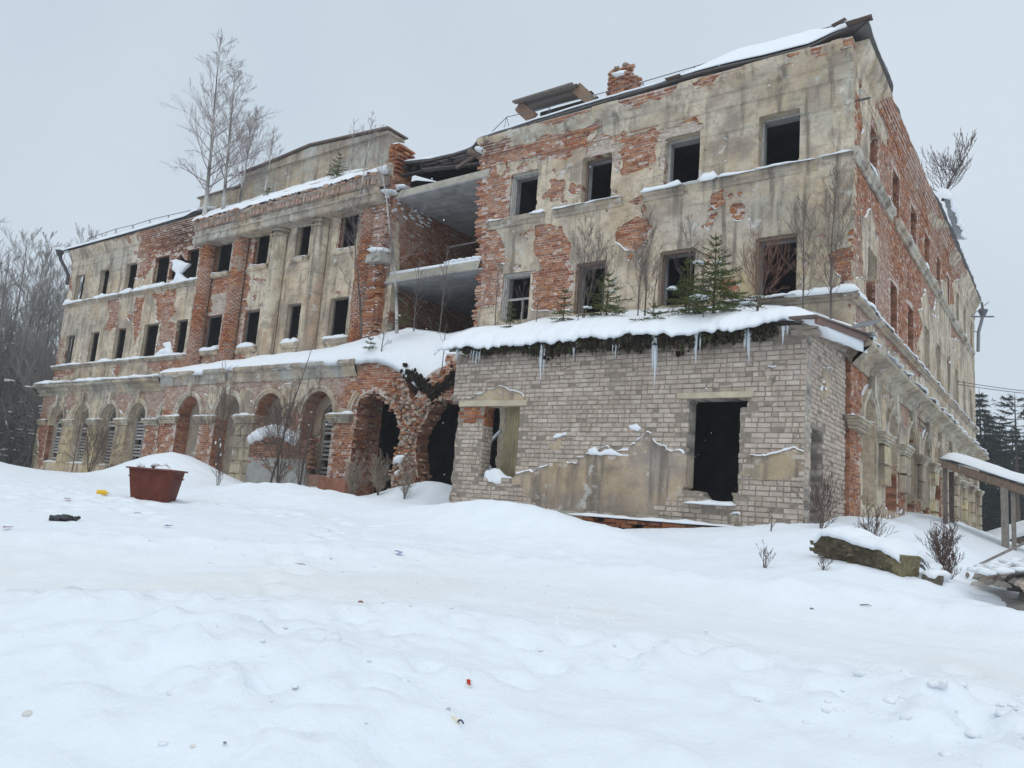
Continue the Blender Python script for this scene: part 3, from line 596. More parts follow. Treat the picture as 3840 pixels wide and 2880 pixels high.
SY2 = [(1.4, 2.45), (4.35, 5.3), (6.95, 7.95), (9.7, 10.7), (12.3, 13.2), (14.84, 15.66), (17.2, 18.1), (19.67, 20.5), (22.0, 22.9)]
side_rects = [(a, b, 10.85, 12.1) for a, b in SY3] + [(a, b, 7.28, 8.72) for a, b in SY2]
fS = Frame('y', 0.0)
wall('side_up', fS, (.03, 24.2, 5.8, 13.4), side_rects, prof=prof_up, seed=9, zx=ZX, thick=.3, joint=.014,
     lime=lambda u, z: .15 + .4 * sstep(-.2, .35, fbm(u * .6, z * .6, 29, 3)) + .25 * sstep(7, 2, u) * sstep(10.3, 8.5, z), tone=[(18, 8.5, 8, 4, (.58, .52, .40), .5), (1.2, 8.3, .6, 1, (.55, .48, .38), .5)])
SA = [1.25, 3.95, 6.65, 9.2, 11.8, 14.4, 17.0, 19.5, 22.05]
fSL = Frame('y', .1)
wall('side_low', fSL, (-.5, 24.3, 1.2, 5.9), arches=[(u, .72, 4.17, 2.35) for u in SA], seed=11, thick=.35, lime=lambda u, z: .5 * sstep(4, 5, z) * sstep(.5, 2, u) + .15,
     tone=[(12, 3, 9, 2, (.57, .51, .36), .6), (5.5, 3, 1, 1, (.47, .42, .33), .6)])
# annex
fA = Frame('x', -3.6)
AR = [(-7.58, -6.5, 2.35, 4.14), (-2.3, -1.22, 2.28, 4.12)]
us_a, zs_a, Ba, Pa = wall('annex_front', fA, (-8.6, 0, 1.65, 5.52), AR, broken=[[(-9, 1), (-9, 4.18), (-8.40, 4.18), (-8.42, 3), (-8.38, 1)], [(-2.35, 2.3), (-1.95, 2.3), (-1.9, 2.12), (-1.75, 2.1), (-1.72, 2.0), (-1.3, 2.0), (-1.22, 2.3)], [(-1.25, 4.14), (-1.1, 4.1), (-1.1, 3.98), (-1.25, 3.98)]], start=-1, seed=13, thick=.38,
     step=.05, who='annex', pitch=.1, ln=.262, hd=False, joint=.014, pal=WHT, pal2=RED, edges=(0, 0, 0, .2), snow=.6, rag=.07, spall=0, lip=.012,
     tone=[(-4.9, 2.1, 2.0, 1.2, (.29, .215, .14), 1), (-3.0, 2.9, .9, .7, (.315, .275, .245), 1), (-.6, 2.8, .9, .6, (.39, .31, .20), 1), (-7.2, 4.2, 1.2, .3, (.46, .38, .26), 1), (-3.2, 1.9, .9, .4, (.20, .175, .15), .8), (-.7, 4.5, .5, .5, (.42, .34, .26), 1), (-.8, 1.8, .5, .4, (.36, .28, .18), 1)])
fAS = Frame('y', 0.0)
wall('annex_side', fAS, (-3.57, -.52, 1.4, 5.55), [(-3.1, -2.3, 1.4, 3.62)], start=-1, seed=15, thick=.38, step=.06, who='annex', pitch=.1, ln=.262, hd=False, pal=WHT, pal2=RED, edges=(0, 0, 0, .05),
     tone=[(-2.6, 4.6, 1, 1, (.48, .38, .27), .9)], lime=None)
# gap: cross wall of bare brick seen through the collapsed bay, and masonry returns
fX = Frame('y', -15.22)
wall('cross', fX, (-.05, 6.2, 5.6, 13.2), start=-1, seed=17, thick=.4, lime=lambda u, z: .30 * sstep(1.5, .2, u) + .2 * sstep(0, .4, fbm(u, z, 3, 3)), broken=[[(-1, 13.6), (-1, 12.2), (.2, 12.4), (1.3, 12.0), (2.4, 12.55), (3, 13.6)]])
fR9 = Frame('y', -15.05)
wall('return9', fR9, (-1.0, .3, 1.5, 5.2), start=-1, seed=18, thick=.3, lime=lambda u, z: .1 + 0 * u)
D['pier_side'] = [('r', [(-3.7, 3.64), (-2.8, 3.64), (-2.8, 4.2), (-3.7, 4.2)])]
wall('pier_side', Frame('y', -7.56), (-3.58, -3.2, 1.6, 4.12), start=-1, seed=19, thick=.2, who='annex', pitch=.1, hd=False, pal=WHT, pal2=RED)
# ---------------------------------------------------------------- mouldings, arches, columns
def moulding(fr, u0, u1, pr, col, seg=.16, jit=.008, seed=0, mb=None, chip=.0):
    """profile pr = [(off, z) ...] from lower wall edge out and back to the wall, swept along u"""
    mb = mb or MB()
    n = max(2, int((u1 - u0) / seg) + 1); us = np.linspace(u0, u1, n); pr = np.array(pr); m = len(pr)
    U = np.repeat(us, m); O = np.tile(pr[:, 0], n); Z = np.tile(pr[:, 1], n)
    mx = pr[:, 0].max()
    w = fbm(U * 2.5 + seed, Z * 5, 71 + seed, 3)
    O2 = O + jit * w * 1.5 - chip * (O / mx) * sstep(.1, .5, fbm(U * 1.6, Z * 2 + seed, 73 + seed, 3)); Z2 = Z + jit * fbm(U * 1.2, O * 3, 75 + seed, 3)
    v = fr.p(U, Z2, O2)
    i = np.arange(n - 1)[:, None] * m; k = np.arange(m - 1)[None]
    q = np.stack([i + k, i + m + k, i + m + k + 1, i + k + 1], -1).reshape(-1, 4)
    t = [(0, k, k + 1) for k in range(1, m - 1)] + [((n - 1) * m, (n - 1) * m + k + 1, (n - 1) * m + k) for k in range(1, m - 1)]
    n1 = fbm(U * 1.1, Z * 2, 77 + seed, 3)[:, None]
    return mb.add(v, q, t, np.clip(np.array(col) * (1 + .3 * n1), .02, .9))
GREY = (.44, .385, .31); PALE = (.58, .52, .43)
def string(fr, u0, u1, zt, h, d, col=GREY, seed=0, name='string_course', chip=.04):
    part(moulding(fr, u0, u1, [(.01, zt - h), (d * .45, zt - h), (d * .5, zt - h * .62), (d * .85, zt - h * .5), (d, zt - h * .42), (d, zt), (.01, zt + .02)], col, seed=seed, chip=chip), name, M_PLASTER, ruin)
for k, (a, b) in enumerate([(-10.85, -8.72), (-8.35, -6.1), (-5.45, -4.25), (-3.78, -.8)]): string(fU, a, b, 10.52, .25, .13, seed=k, chip=.07)
string(fU, -.75, -.02, 10.58, .2, .05, seed=9)
for k, (a, b) in enumerate([(-39.3, -33.6), (-33.5, -29.3), (-29.2, -26.6)]): string(fU, a, b, 10.5, .22, .14, seed=20 + k)
for k, (a, b) in enumerate([(-25.95, -24.6), (-23.25, -22.05), (-20.5, -19.5), (-18.1, -16.75)]):
    part(moulding(fU, a, b, [(.01, 10.4), (.1, 10.42), (.16, 10.5), (.16, 10.57), (.01, 10.6)], CREAM, seed=k), 'sill', M_PLASTER, ruin)
    part(moulding(fU, a, b, [(.01, 7.0), (.1, 7.02), (.15, 7.12), (.15, 7.2), (.01, 7.23)], CREAM, seed=k + 5), 'sill', M_PLASTER, ruin)
string(fU, -39.4, -26.6, 7.14, .16, .16, seed=31, chip=.02); string(fU, -10.8, .14, 7.14, .18, .14, seed=33)
# ground-floor cornices
def cornice(fr, u0, u1, zt, d, col, seed, h=.55, chip=.05):
    part(moulding(fr, u0, u1, [(.01, zt - h), (.05, zt - h), (.05, zt - h * .72), (d * .35, zt - h * .6), (d * .4, zt - h * .42), (d * .82, zt - h * .3), (d, zt - h * .25), (d, zt - .05), (d - .03, zt), (-.45, zt + .12)], col, seed=seed, chip=chip), 'cornice', M_PLASTER, ruin)
cornice(fL, -39.35, -26.5, 6.05, .42, (.45, .42, .34), 41)
cornice(fC, -26.8, -15.0, 6.1, .22, (.40, .385, .35), 43, chip=.12)
cornice(fSL, -.55, 24.7, 5.9, .42, (.50, .455, .36), 45)
string(fS, -.12, 24.35, 7.08, .17, .16, seed=47)
for k, (a, b) in enumerate([(-.1, .9), (.9, 3.2), (3.45, 4.3), (4.9, 6.6), (6.75, 9.5), (9.8, 12.4), (12.8, 16.2), (16.3, 19.9), (20.0, 23.2)]): string(fS, a, b, 10.66, .3, .16, seed=50 + k, col=(.50, .47, .40))
# panels between arches (long recessed field edges), arch trims, keystones, capitals
def arch_trim(fr, uc, zs, r0, r1, a0=0, a1=180, d=.07, col=PALE, key=True, seed=0):
    mb = MB(); n = 26; th = np.radians(np.linspace(a0, a1, n))
    pr = np.array([(r0, -.02), (r0, d * .8), (r0 + (r1 - r0) * .45, d * .8), (r0 + (r1 - r0) * .5, d * 1.3), (r1 - .02, d * 1.4), (r1, d * 1.2), (r1, -.02)])
    m = len(pr)
    R = np.tile(pr[:, 0], n); O = np.tile(pr[:, 1], n); T = np.repeat(th, m)
    R = R + .008 * fbm(T * 5, O * 20 + seed, 81, 2)
    v = fr.p(uc + R * np.cos(T), zs + R * np.sin(T), O)
    i = np.arange(n - 1)[:, None] * m; k = np.arange(m - 1)[None]
    q = np.stack([i + k, i + k + 1, i + m + k + 1, i + m + k], -1).reshape(-1, 4)
    t = [(0, k, k + 1) for k in range(1, m - 1)] + [((n - 1) * m, (n - 1) * m + k + 1, (n - 1) * m + k) for k in range(1, m - 1)]
    mb.add(v, q, t, np.clip(np.array(col) * (1 + .12 * fbm(T * 2, R * 3 + seed, 83, 3))[:, None], 0, .9))
    part(mb, 'arch_trim', M_PLASTER, ruin)
    if key:
        kb = MB(); z0, z1 = zs + r0 - .02, zs + r1 + .30
        kb.add(fr.p([uc - .09, uc + .09, uc + .13, uc - .13] * 2, [z0, z0, z1, z1] * 2, [.15] * 4 + [-.02] * 4), [(0, 1, 2, 3), (0, 4, 5, 1), (1, 5, 6, 2), (2, 6, 7, 3), (3, 7, 4, 0)], c=(.60, .56, .47))
        part(kb, 'keystone', M_PLASTER, ruin)
for i, u in enumerate(LA[:4]): arch_trim(fL, u, 4.27, .74, .95, seed=i)
arch_trim(fL, LA[4], 4.27, .74, .95, 95, 180, key=False, seed=9)
arch_trim(fC, CA[0], 4.3, .80, 1.0, seed=11); arch_trim(fC, CA[1], 4.3, .80, 1.0, seed=12)
arch_trim(fC, CA[2], 4.3, .80, .97, -2, 150, key=False, seed=13); arch_trim(fC, CA[3], 4.3, .80, 1.0, key=False, seed=14)
arch_trim(fC, -14.15, 4.3, .90, 1.1, 135, 180, key=False, seed=15)
for i, u in enumerate(SA): arch_trim(fSL, u, 4.17, .72, .92, key=True, seed=20 + i)
SNOWCAPS = []
def capital(fr, u0, u1, zt, d=.14, col=(.58, .53, .42), seed=0, snow=.05):
    mb = MB()
    for (e, a, b) in ((.0, zt - .26, zt - .19), (.03, zt - .19, zt - .12), (.07, zt - .12, zt - .05), (.10, zt - .05, zt)):
        o = np.array([-.02, d * .5 + e]); 
        A = fr.p(np.array([u0 + .1 - e, u1 - .1 + e, u1 - .1 + e, u0 + .1 - e] * 2), np.array([a] * 4 + [b] * 4), np.array([o[1], o[1], o[0], o[0]] * 2))
        mb.add(A + RNG.normal(0, .004, A.shape), [(0, 1, 5, 4), (1, 2, 6, 5), (2, 3, 7, 6), (3, 0, 4, 7), (4, 5, 6, 7), (0, 3, 2, 1)], c=np.array(col) * RNG.uniform(.85, 1.08))
    part(mb, 'capital', M_PLASTER, ruin)
    if snow: SNOWCAPS.append((fr, u0 - .0, u1 + .0, zt, d * .5 + .1, snow))
for i, (a, b) in enumerate([(-38.95, -37.9), (-36.3, -35.05), (-33.75, -32.45), (-31.2, -29.95), (-28.8, -27.55)]): capital(fL, a, b, 4.27, seed=i)
for i, (a, b) in enumerate([(-26.45, -25.1), (-23.85, -22.55), (-21.35, -19.98), (-16.15, -14.95)]): capital(fC, a, b, 4.27, d=.2, seed=i, snow=.1)
for i, u in enumerate([-.15] + [(p + q) / 2 for p, q in zip(SA[:-1], SA[1:])] + [23.6]): capital(fSL, u - .62, u + .62, 4.18, d=.3, seed=i, snow=.04)
# rusticated blocks on the piers
def blocks(fr, u0, u1, z0, z1, rows, d, col, seed, skip=.0, two=False):
    rg = np.random.default_rng(seed); h = (z1 - z0) / rows
    for r in range(rows):
        if rg.random() < skip: continue
        cuts = [u0, u1] if not two else [u0, u0 + (u1 - u0) * (.62 if r % 2 else .38), u1]
        for a, b in zip(cuts[:-1], cuts[1:]):
            mb = MB(); za, zb = z0 + r * h + .014, z0 + (r + 1) * h - .014; a2, b2 = a + .012, b - .012; e = .02
            c = np.array(col) * rg.uniform(.82, 1.12)
            v = fr.p([a2, b2, b2, a2, a2 + e, b2 - e, b2 - e, a2 + e], [za, za, zb, zb, za + e, za + e, zb - e, zb - e], [-.02] * 4 + [d] * 4)
            mb.add(v + rg.normal(0, .005, v.shape), [(4, 5, 6, 7), (0, 1, 5, 4), (1, 2, 6, 5), (2, 3, 7, 6), (3, 0, 4, 7)], c=c)
            part(mb, 'pier_block', M_PLASTER, ruin)
OCH = (.55, .45, .27)
for i, u in enumerate([-35.7, -33.1, -30.6]): blocks(fL, u - .5, u + .5, 1.75, 4.0, 5, .07, OCH, 100 + i, .05, True)
blocks(fC, -21.2, -20.15, 1.7, 4.0, 5, .07, (.50, .44, .31), 110, 0, True)
for i, u in enumerate([(p + q) / 2 for p, q in zip(SA[:-1], SA[1:])] + [23.5]):
    blocks(fSL, u - .42, u + .42, 2.2 if i > 2 else 2.9, 3.92, 4 if i > 2 else 2, .16, (.56, .50, .37) if i % 3 else (.55, .46, .28), 120 + i, .12)
# plaster panel edges above the side arches
for u in SA[3:]:
    part(moulding(fSL, u - 1.15, u + 1.15, [(.0, 5.18), (.05, 5.18), (.05, 5.24), (.0, 5.24)], (.5, .45, .35), seed=int(u)), 'panel_edge', M_PLASTER, ruin)
# inner arcade walls with arched windows
fLi, fCi, fSi = Frame('x', -.17), Frame('x', -.45), Frame('y', -.28)
D['in_l'] = []; D['in_c'] = []; D['in_s'] = []
wall('in_l', fLi, (-38.6, -26.4, 1.4, 5.7), arches=[(u, .69, 4.2, 2.3) for u in LA], seed=21, thick=.3, step=.09)
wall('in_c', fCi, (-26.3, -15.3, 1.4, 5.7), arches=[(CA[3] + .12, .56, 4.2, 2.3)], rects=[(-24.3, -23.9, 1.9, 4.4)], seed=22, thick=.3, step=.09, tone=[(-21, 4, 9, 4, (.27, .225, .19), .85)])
wall('in_s', fSi, (-.2, 24.0, 1.4, 5.6), arches=[(u + .05, .48, 4.05, 2.4) for u in SA[1:]], seed=23, thick=.25, step=.09, tone=[(12, 4, 20, 4, (.46, .43, .37), .7)])
# cheeks closing the arcade bays
mb = MB()
for u in (-38.6, -35.7, -33.1, -30.6, -28.15): mb.box((u - .3, -.2, 1.3), (u + .3, .06, 5.7), (.45, .40, .31)); part(mb, 'inner_pier', M_PLASTER, ruin); mb = MB()
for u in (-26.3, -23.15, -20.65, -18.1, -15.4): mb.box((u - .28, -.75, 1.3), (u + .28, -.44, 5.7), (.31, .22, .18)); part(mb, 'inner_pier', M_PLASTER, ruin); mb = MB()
mb.box((-26.5, -.98, 1.3), (-26.15, -.4, 6.0), (.5, .42, .36))
part(mb, 'inner_pier', M_PLASTER, ruin)
for i, u in enumerate(CA): D['jamb'] = []; wall('jamb', Frame('y', u - .795), (-1.03, -.5, 1.8, 4.32), start=-1, seed=60 + i, thick=.02, lime=lambda u, z: .25 + 0 * u)
for i, u in enumerate(LA[3:]): wall('jamb', Frame('y', u - .735), (-.43, -.2, 1.8, 4.3), start=-1 if i else 1, seed=70 + i, thick=.02)
# half columns of the portico: plastered ones and bare brick ones
def column(u, r, z0, z1, brick, seed):
    if not brick:
        mb = MB(); n = 40
        zz = np.linspace(z0, z1, n); th = np.linspace(math.pi, 2 * math.pi, 15)
        T, Zq = np.meshgrid(th, zz)
        rr = r * (1 - .1 * (Zq - z0) / (z1 - z0)) + .02 * fbm(T * 1.5, Zq * 1.2, seed, 3)
        v = np.stack([u + rr * np.cos(T), -.08 + rr * np.sin(T), Zq], -1).reshape(-1, 3)
        i = np.arange(n - 1)[:, None] * 15; k = np.arange(14)[None]
        q = np.stack([i + k, i + k + 1, i + 16 + k, i + 15 + k], -1).reshape(-1, 4)
        nn = fbm(T * .8, Zq * .5, seed + 3, 4).reshape(-1, 1); n2 = sstep(.12, .3, fbm(T * .9 + 4, Zq * .8, seed + 9, 4)).reshape(-1, 1)
        c = np.array([.60, .53, .40]) + nn * np.array([.14, .13, .13]); c = c * (1 - n2 * .6) + np.array([.38, .20, .13]) * n2 * .6
        mb.add(v, q, c=c)
        for e, za, zb in ((.04, z1 - .3, z1 - .2), (.09, z1 - .14, z1)):
            mb.lathe([(r * .9 + e, za), (r * .9 + e, zb), (.1, zb)], 14, (.56, .49, .37), math.pi, 2 * math.pi, (u, -.08, 0))
        part(mb, 'column', M_PLASTER, ruin, True)
    else:
        core = MB(); core.lathe([(r - .03, z0), (r - .04, z1)], 12, (.33, .26, .22), math.pi, 2 * math.pi, (u, -.06, 0))
        part(core, 'column', M_MORTAR, ruin)
        rg = np.random.default_rng(seed); z = z0
        while z < z1 - .05:
            er = .0 if z < 9.6 else .05 * max(0, float(fbm(np.array([z * 1.3]), np.array([seed * 1.0]), 9, 2)[0]) + .3)
            for k in range(6):
                a = math.pi * (1.02 + (k + (.5 if int(z / .078) % 2 else 0)) / 6.2)
                if a > 2 * math.pi * .995 or rg.random() < .03: continue
                COLB.append((u, z, a, r + rg.normal(0, .008) - er, rg.random()))
            z += .078
COLB = []
for u, bk in ((-26.2, 1), (-23.85, 1), (-21.3, 0), (-18.85, 0), (-16.2, 1)): column(u, .37, 6.5, 11.86, bk, int(-u * 10))
# ---------------------------------------------------------------- bricks: the largest in view as single parts, the rest as one mass
def brick_arrays(L):
    A = []
    for fr, a, b, z0, z1, off, c in L:
        for i in range(len(a)): A.append((fr, a[i], b[i], z0[i], z1[i], off[i], c[i]))
    return A
def view_size(fr, a, b, z0, z1):
    p = fr.p((a + b) / 2, (z0 + z1) / 2, 0) - CAM
    n = np.array([0, -1, 0]) if fr.axis == 'x' else np.array([1, 0, 0])
    d = np.linalg.norm(p)
    fwd = np.array(_f)
    sx = FPX * (p @ np.array(_r2)) / (p @ fwd)
    return (b - a) * (z1 - z0) * max(0, -(p @ n) / d) / d ** 2 if abs(sx) < 512 else 0
_var = {}
def brick_variant(pal_name, c, k):
    key = (pal_name, k)
    if key not in _var:
        v = np.array([(-.5, -.5, -1), (.5, -.5, -1), (.5, .5, -1), (-.5, .5, -1), (-.5, -.5, -.12), (.5, -.5, -.12), (.5, .5, -.12), (-.5, .5, -.12), (-.46, -.40, 0), (.46, -.40, 0), (.46, .40, 0), (-.46, .40, 0)], float)
        v[8:] += RNG.normal(0, .02, (4, 3))
        q = [(8, 9, 10, 11), (4, 5, 9, 8), (5, 6, 10, 9), (6, 7, 11, 10), (7, 4, 8, 11), (0, 1, 5, 4), (1, 2, 6, 5), (2, 3, 7, 6), (3, 0, 4, 7)]
        _var[key] = mesh_data('brick', v, q, None, M_BRICK if pal_name == 'r' else M_WBRICK, c)
    return _var[key]
def put_bricks(L, parent, vis, m, chamfer):
    A = brick_arrays(L)
    sz = np.array([view_size(*t[:5]) * (1 if vis(t) else 0) for t in A])
    order = np.argsort(-sz)
    single = set(order[:300].tolist())
    for i in order[:300]:
        fr, a, b, z0, z1, off, c = A[i]
        red = c[0] > 1.75 * c[2]
        pal = RED if red else WHT
        k = int(np.argmin(((pal - c) ** 2).sum(1)))
        me = brick_variant('r' if red else 'w', pal[k], k + 10 * (i % 2))
        o = bpy.data.objects.new('brick', me); COL.objects.link(o)
        p = fr.p((a + b) / 2, (z0 + z1) / 2, off)
        R = Matrix(((1, 0, 0), (0, 0, -1), (0, 1, 0))) if fr.axis == 'x' else Matrix(((0, 0, 1), (1, 0, 0), (0, 1, 0)))
        o.location = p; o.rotation_euler = (R @ Matrix.Rotation(RNG.normal(0, .012), 3, 'Z')).to_euler(); o.scale = (b - a, z1 - z0, .1)
        under(o, parent)
    rest = [t for i, t in enumerate(A) if i not in single]
    for mt, sel in ((M_BRICK, [t for t in rest if t[6][0] > 1.45 * t[6][2] or not chamfer]), (M_WBRICK, [t for t in rest if not (t[6][0] > 1.45 * t[6][2] or not chamfer)])):
        if not sel: continue
        mb = MB(); 
        for ax in ('x', 'y'):
            g = [t for t in sel if t[0].axis == ax]
            if not g: continue
            n = len(g); a = np.array([t[1] for t in g]); b = np.array([t[2] for t in g]); z0 = np.array([t[3] for t in g]); z1 = np.array([t[4] for t in g]); of = np.array([t[5] for t in g]); c = np.array([t[6] for t in g])
            pos = np.array([t[0].pos for t in g]); e = .012 if chamfer else .006
            u = np.stack([a, b, b, a, a + e, b - e, b - e, a + e], -1); z = np.stack([z0, z0, z1, z1, z0 + e, z0 + e, z1 - e, z1 - e], -1)
            o = np.stack([of - .012] * 4 + [of] * 4, -1) + RNG.normal(0, .0025, (n, 8))
            u = u + RNG.normal(0, .003, u.shape); z = z + RNG.normal(0, .003, z.shape)
            ub = np.stack([a, b, b, a], -1); zb = np.stack([z0, z0, z1, z1], -1); ob = np.stack([of - .08] * 4, -1)
            u = np.concatenate([u, ub], 1); z = np.concatenate([z, zb], 1); o = np.concatenate([o, ob], 1)
            v = np.stack([u, pos[:, None] - o, z], -1) if ax == 'x' else np.stack([pos[:, None] + o, u, z], -1)
            fq = np.array([(4, 5, 6, 7), (0, 1, 5, 4), (1, 2, 6, 5), (2, 3, 7, 6), (3, 0, 4, 7), (8, 9, 1, 0), (9, 10, 2, 1), (10, 11, 3, 2), (11, 8, 0, 3)])
            mb.add(v.reshape(-1, 3), (fq[None] + 12 * np.arange(n)[:, None, None]).reshape(-1, 4), c=np.repeat(c, 12, 0))
        part(mb, 'bricks', mt, parent, kind='stuff')
put_bricks(BRK['ruin'], ruin, lambda t: t[3] > 7.3 or t[0].axis == 'y' and t[1] > 0 and t[0].pos > -1 or t[0].axis == 'x' and t[0].pos < -.9, M_BRICK, False)
put_bricks(BRK['annex'], annex, lambda t: t[0].pos < 0.01 and t[0].pos != -7.56, M_WBRICK, True)
# column bricks
mb = MB()
for u, z, a, r, k in COLB:
    w = .155; c0, s0 = math.cos(a), math.sin(a); ctr = np.array([u + c0 * (r - .04), -.06 + s0 * (r - .04), z + .033]); ex = np.array([-s0, c0, 0]); ey = np.array([c0, s0, 0])
    v = np.array([ctr + ex * sx * w / 2 + ey * sy * .05 + np.array([0, 0, sz * .032]) for sz in (-1, 1) for sx, sy in ((-1, -1), (1, -1), (1, 1), (-1, 1))]) + RNG.normal(0, .003, (8, 3))
    li = np.clip(.25 + .35 * math.sin(z * 2.1 + u) + RNG.normal(0, .15), 0, .7)
    mb.add(v, [(0, 3, 2, 1), (4, 5, 6, 7), (0, 1, 5, 4), (1, 2, 6, 5), (2, 3, 7, 6), (3, 0, 4, 7)], c=RED[int(k * 7)] * (1 - li) + PINK * li)
part(mb, 'column_bricks', M_BRICK, ruin, kind='stuff')
part(PL, 'plaster', M_PLASTER, ruin, True)
part(MO, 'masonry_core', M_MORTAR, ruin)
part(APL, 'plaster', M_PLASTER, annex, True)
part(AMO, 'masonry_core', M_MORTAR, annex)
# ---------------------------------------------------------------- windows: timber frames left in the openings
def frame_in(fr, u0, u1, z0, z1, w, inset, col, sill=True, mull=False, casing=0):
    mb = MB(); d = .07
    def bx(a, b, c, e, i0=inset, dd=d):
        v = fr.p([a, b, b, a] * 2, [c, c, e, e] * 2, [-i0] * 4 + [-i0 - dd] * 4)
        mb.add(v + RNG.normal(0, .003, (8, 3)), [(0, 1, 2, 3), (4, 7, 6, 5), (0, 4, 5, 1), (1, 5, 6, 2), (2, 6, 7, 3), (3, 7, 4, 0)], c=np.array(col) * RNG.uniform(.8, 1.15))
    bx(u0 + .004, u0 + w, z0, z1); bx(u1 - w, u1 - .004, z0, z1); bx(u0 + w, u1 - w, z1 - w, z1 - .004)
    if sill: bx(u0 + w, u1 - w, z0 + .004, z0 + w * .8)
    if mull: bx(u0 + w, u1 - w, z0 + (z1 - z0) * .45, z0 + (z1 - z0) * .45 + w * .8, inset + .01); bx(u0 + (u1 - u0) * .62, u0 + (u1 - u0) * .62 + w * .6, z0, z0 + (z1 - z0) * .45, inset + .01)
    for k in range(casing):
        o = .05 + .05 * k
        bx(u0 + .004 + k * .035, u0 + .06 + k * .04, z0, z1 - .02, o, .05); bx(u0 + .06, u1 - .05, z1 - .07 - k * .03, z1 - .006 - k * .03, o, .05)
    part(mb, 'window_frame', M_WOOD, ruin)
GW, BW = (.40, .385, .36), (.25, .19, .15)
for i, (a, b) in enumerate(RU):
    frame_in(fU, a, b, *R3, .07, .2, GW if i != 1 else BW, casing=3 if i == 0 else 0)
    frame_in(fU, a, b, *R2, .08, .16, GW if i == 0 else BW, casing=3 if i == 0 else 1, mull=(i == 0))
for i, (a, b) in enumerate(LU): frame_in(fU, a, b, *R2, .05, .12, (.14, .11, .09), mull=False)
for i, (a, b) in enumerate(CU):
    frame_in(fU, a, b, *R3, .06, .13, BW, sill=i < 2); frame_in(fU, a, b, *R2, .05, .13, (.2, .17, .15), sill=False)
for i, (a, b) in enumerate(SY3): frame_in(fS, a, b, 10.85, 12.1, .07, .22, BW, sill=i % 3 == 0)
for i, (a, b) in enumerate(SY2): frame_in(fS, a, b, 7.28, 8.72, .07, .22, (.22, .15, .13) if i < 3 else GW, sill=i % 2 == 0, mull=i == 2)
for a, b in RU:                                # pale painted reveals behind the right wing windows
    for z0, z1 in (R3, R2):
        mb = MB(); mb.box((a - .1, .31, z0), (a + .03, .52, z1), (.42, .42, .43)); part(mb, 'window_reveal', M_CONC, ruin)
        mb = MB(); mb.box((a + .03, .31, z1 - .03), (b + .1, .56, z1 + .12), (.42, .42, .43)); part(mb, 'window_reveal', M_CONC, ruin)
        mb = MB(); mb.box((b - .03, .31, z0), (b + .1, .52, z1 - .03), (.36, .34, .32)); part(mb, 'window_reveal', M_CONC, ruin)
def louvre(fr, uc, w, z0, zs, seed, fan=True):
    rg = np.random.default_rng(seed); fm = MB()
    def bx(mb, a, b, c, e, i0, dd, col):
        v = fr.p([a, b, b, a] * 2, [c, c, e, e] * 2, [-i0] * 4 + [-i0 - dd] * 4)
        mb.add(v, [(0, 1, 2, 3), (4, 7, 6, 5), (0, 4, 5, 1), (1, 5, 6, 2), (2, 6, 7, 3), (3, 7, 4, 0)], c=col)
    for x in (-w, -.03, w - .07): bx(fm, uc + x, uc + x + .07, z0, zs, .08, .07, (.36, .34, .31))
    bx(fm, uc - w, uc + w, zs - .04, zs + .05, .07, .08, (.38, .36, .33))
    if fan:
        for a in (30, 65, 90, 115, 150):
            c, s = math.cos(math.radians(a)), math.sin(math.radians(a))
            p = fr.p([uc + .12 * c, uc + w * c], [zs + .12 * s, zs + w * s], [-.1, -.1]); fm.beam(p[0], p[1], .03, .03, (.34, .32, .29))
        th = np.radians(np.linspace(0, 180, 15)); fm.tube(fr.p(uc + (w - .02) * np.cos(th), zs + (w - .02) * np.sin(th), -.1), .025, 5, (.36, .34, .31))
    o = part(fm, 'louvred_window', M_WOOD, ruin)
    n = int((zs - z0) / .15)
    for s_ in (-1, 1):
        for k in range(n):
            if rg.random() < .12: continue
            sm = MB(); z = z0 + .06 + k * (zs - z0 - .1) / n
            a, b = (uc - w + .06, uc - .03) if s_ < 0 else (uc + .04, uc + w - .07)
            bx(sm, a, b, z, z + .085, .1, .02, np.array((.42, .41, .39)) * rg.uniform(.75, 1.15))
            sl = sm.obj('slat', M_WOOD); under(sl, o)
for i, u in enumerate(LA[:4]): louvre(fLi, u, .67, 2.32, 4.2, 200 + i, i != 1)
louvre(fCi, CA[3] + .12, .54, 2.3, 4.2, 210)
# ---------------------------------------------------------------- interior: floors, back walls, partitions
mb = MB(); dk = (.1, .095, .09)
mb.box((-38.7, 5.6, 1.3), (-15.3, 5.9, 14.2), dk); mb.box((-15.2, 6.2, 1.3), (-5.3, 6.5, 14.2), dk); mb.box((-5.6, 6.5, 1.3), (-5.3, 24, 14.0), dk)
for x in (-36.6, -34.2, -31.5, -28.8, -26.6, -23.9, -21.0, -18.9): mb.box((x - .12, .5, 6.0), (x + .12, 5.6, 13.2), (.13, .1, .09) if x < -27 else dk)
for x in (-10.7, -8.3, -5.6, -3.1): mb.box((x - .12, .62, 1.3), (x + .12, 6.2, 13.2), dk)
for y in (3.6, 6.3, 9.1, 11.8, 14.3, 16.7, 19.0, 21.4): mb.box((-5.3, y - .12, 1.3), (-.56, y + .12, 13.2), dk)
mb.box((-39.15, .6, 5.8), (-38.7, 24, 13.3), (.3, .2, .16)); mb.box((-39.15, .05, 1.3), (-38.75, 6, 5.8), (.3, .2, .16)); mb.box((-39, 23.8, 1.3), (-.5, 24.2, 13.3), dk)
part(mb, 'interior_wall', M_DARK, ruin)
mb = MB()
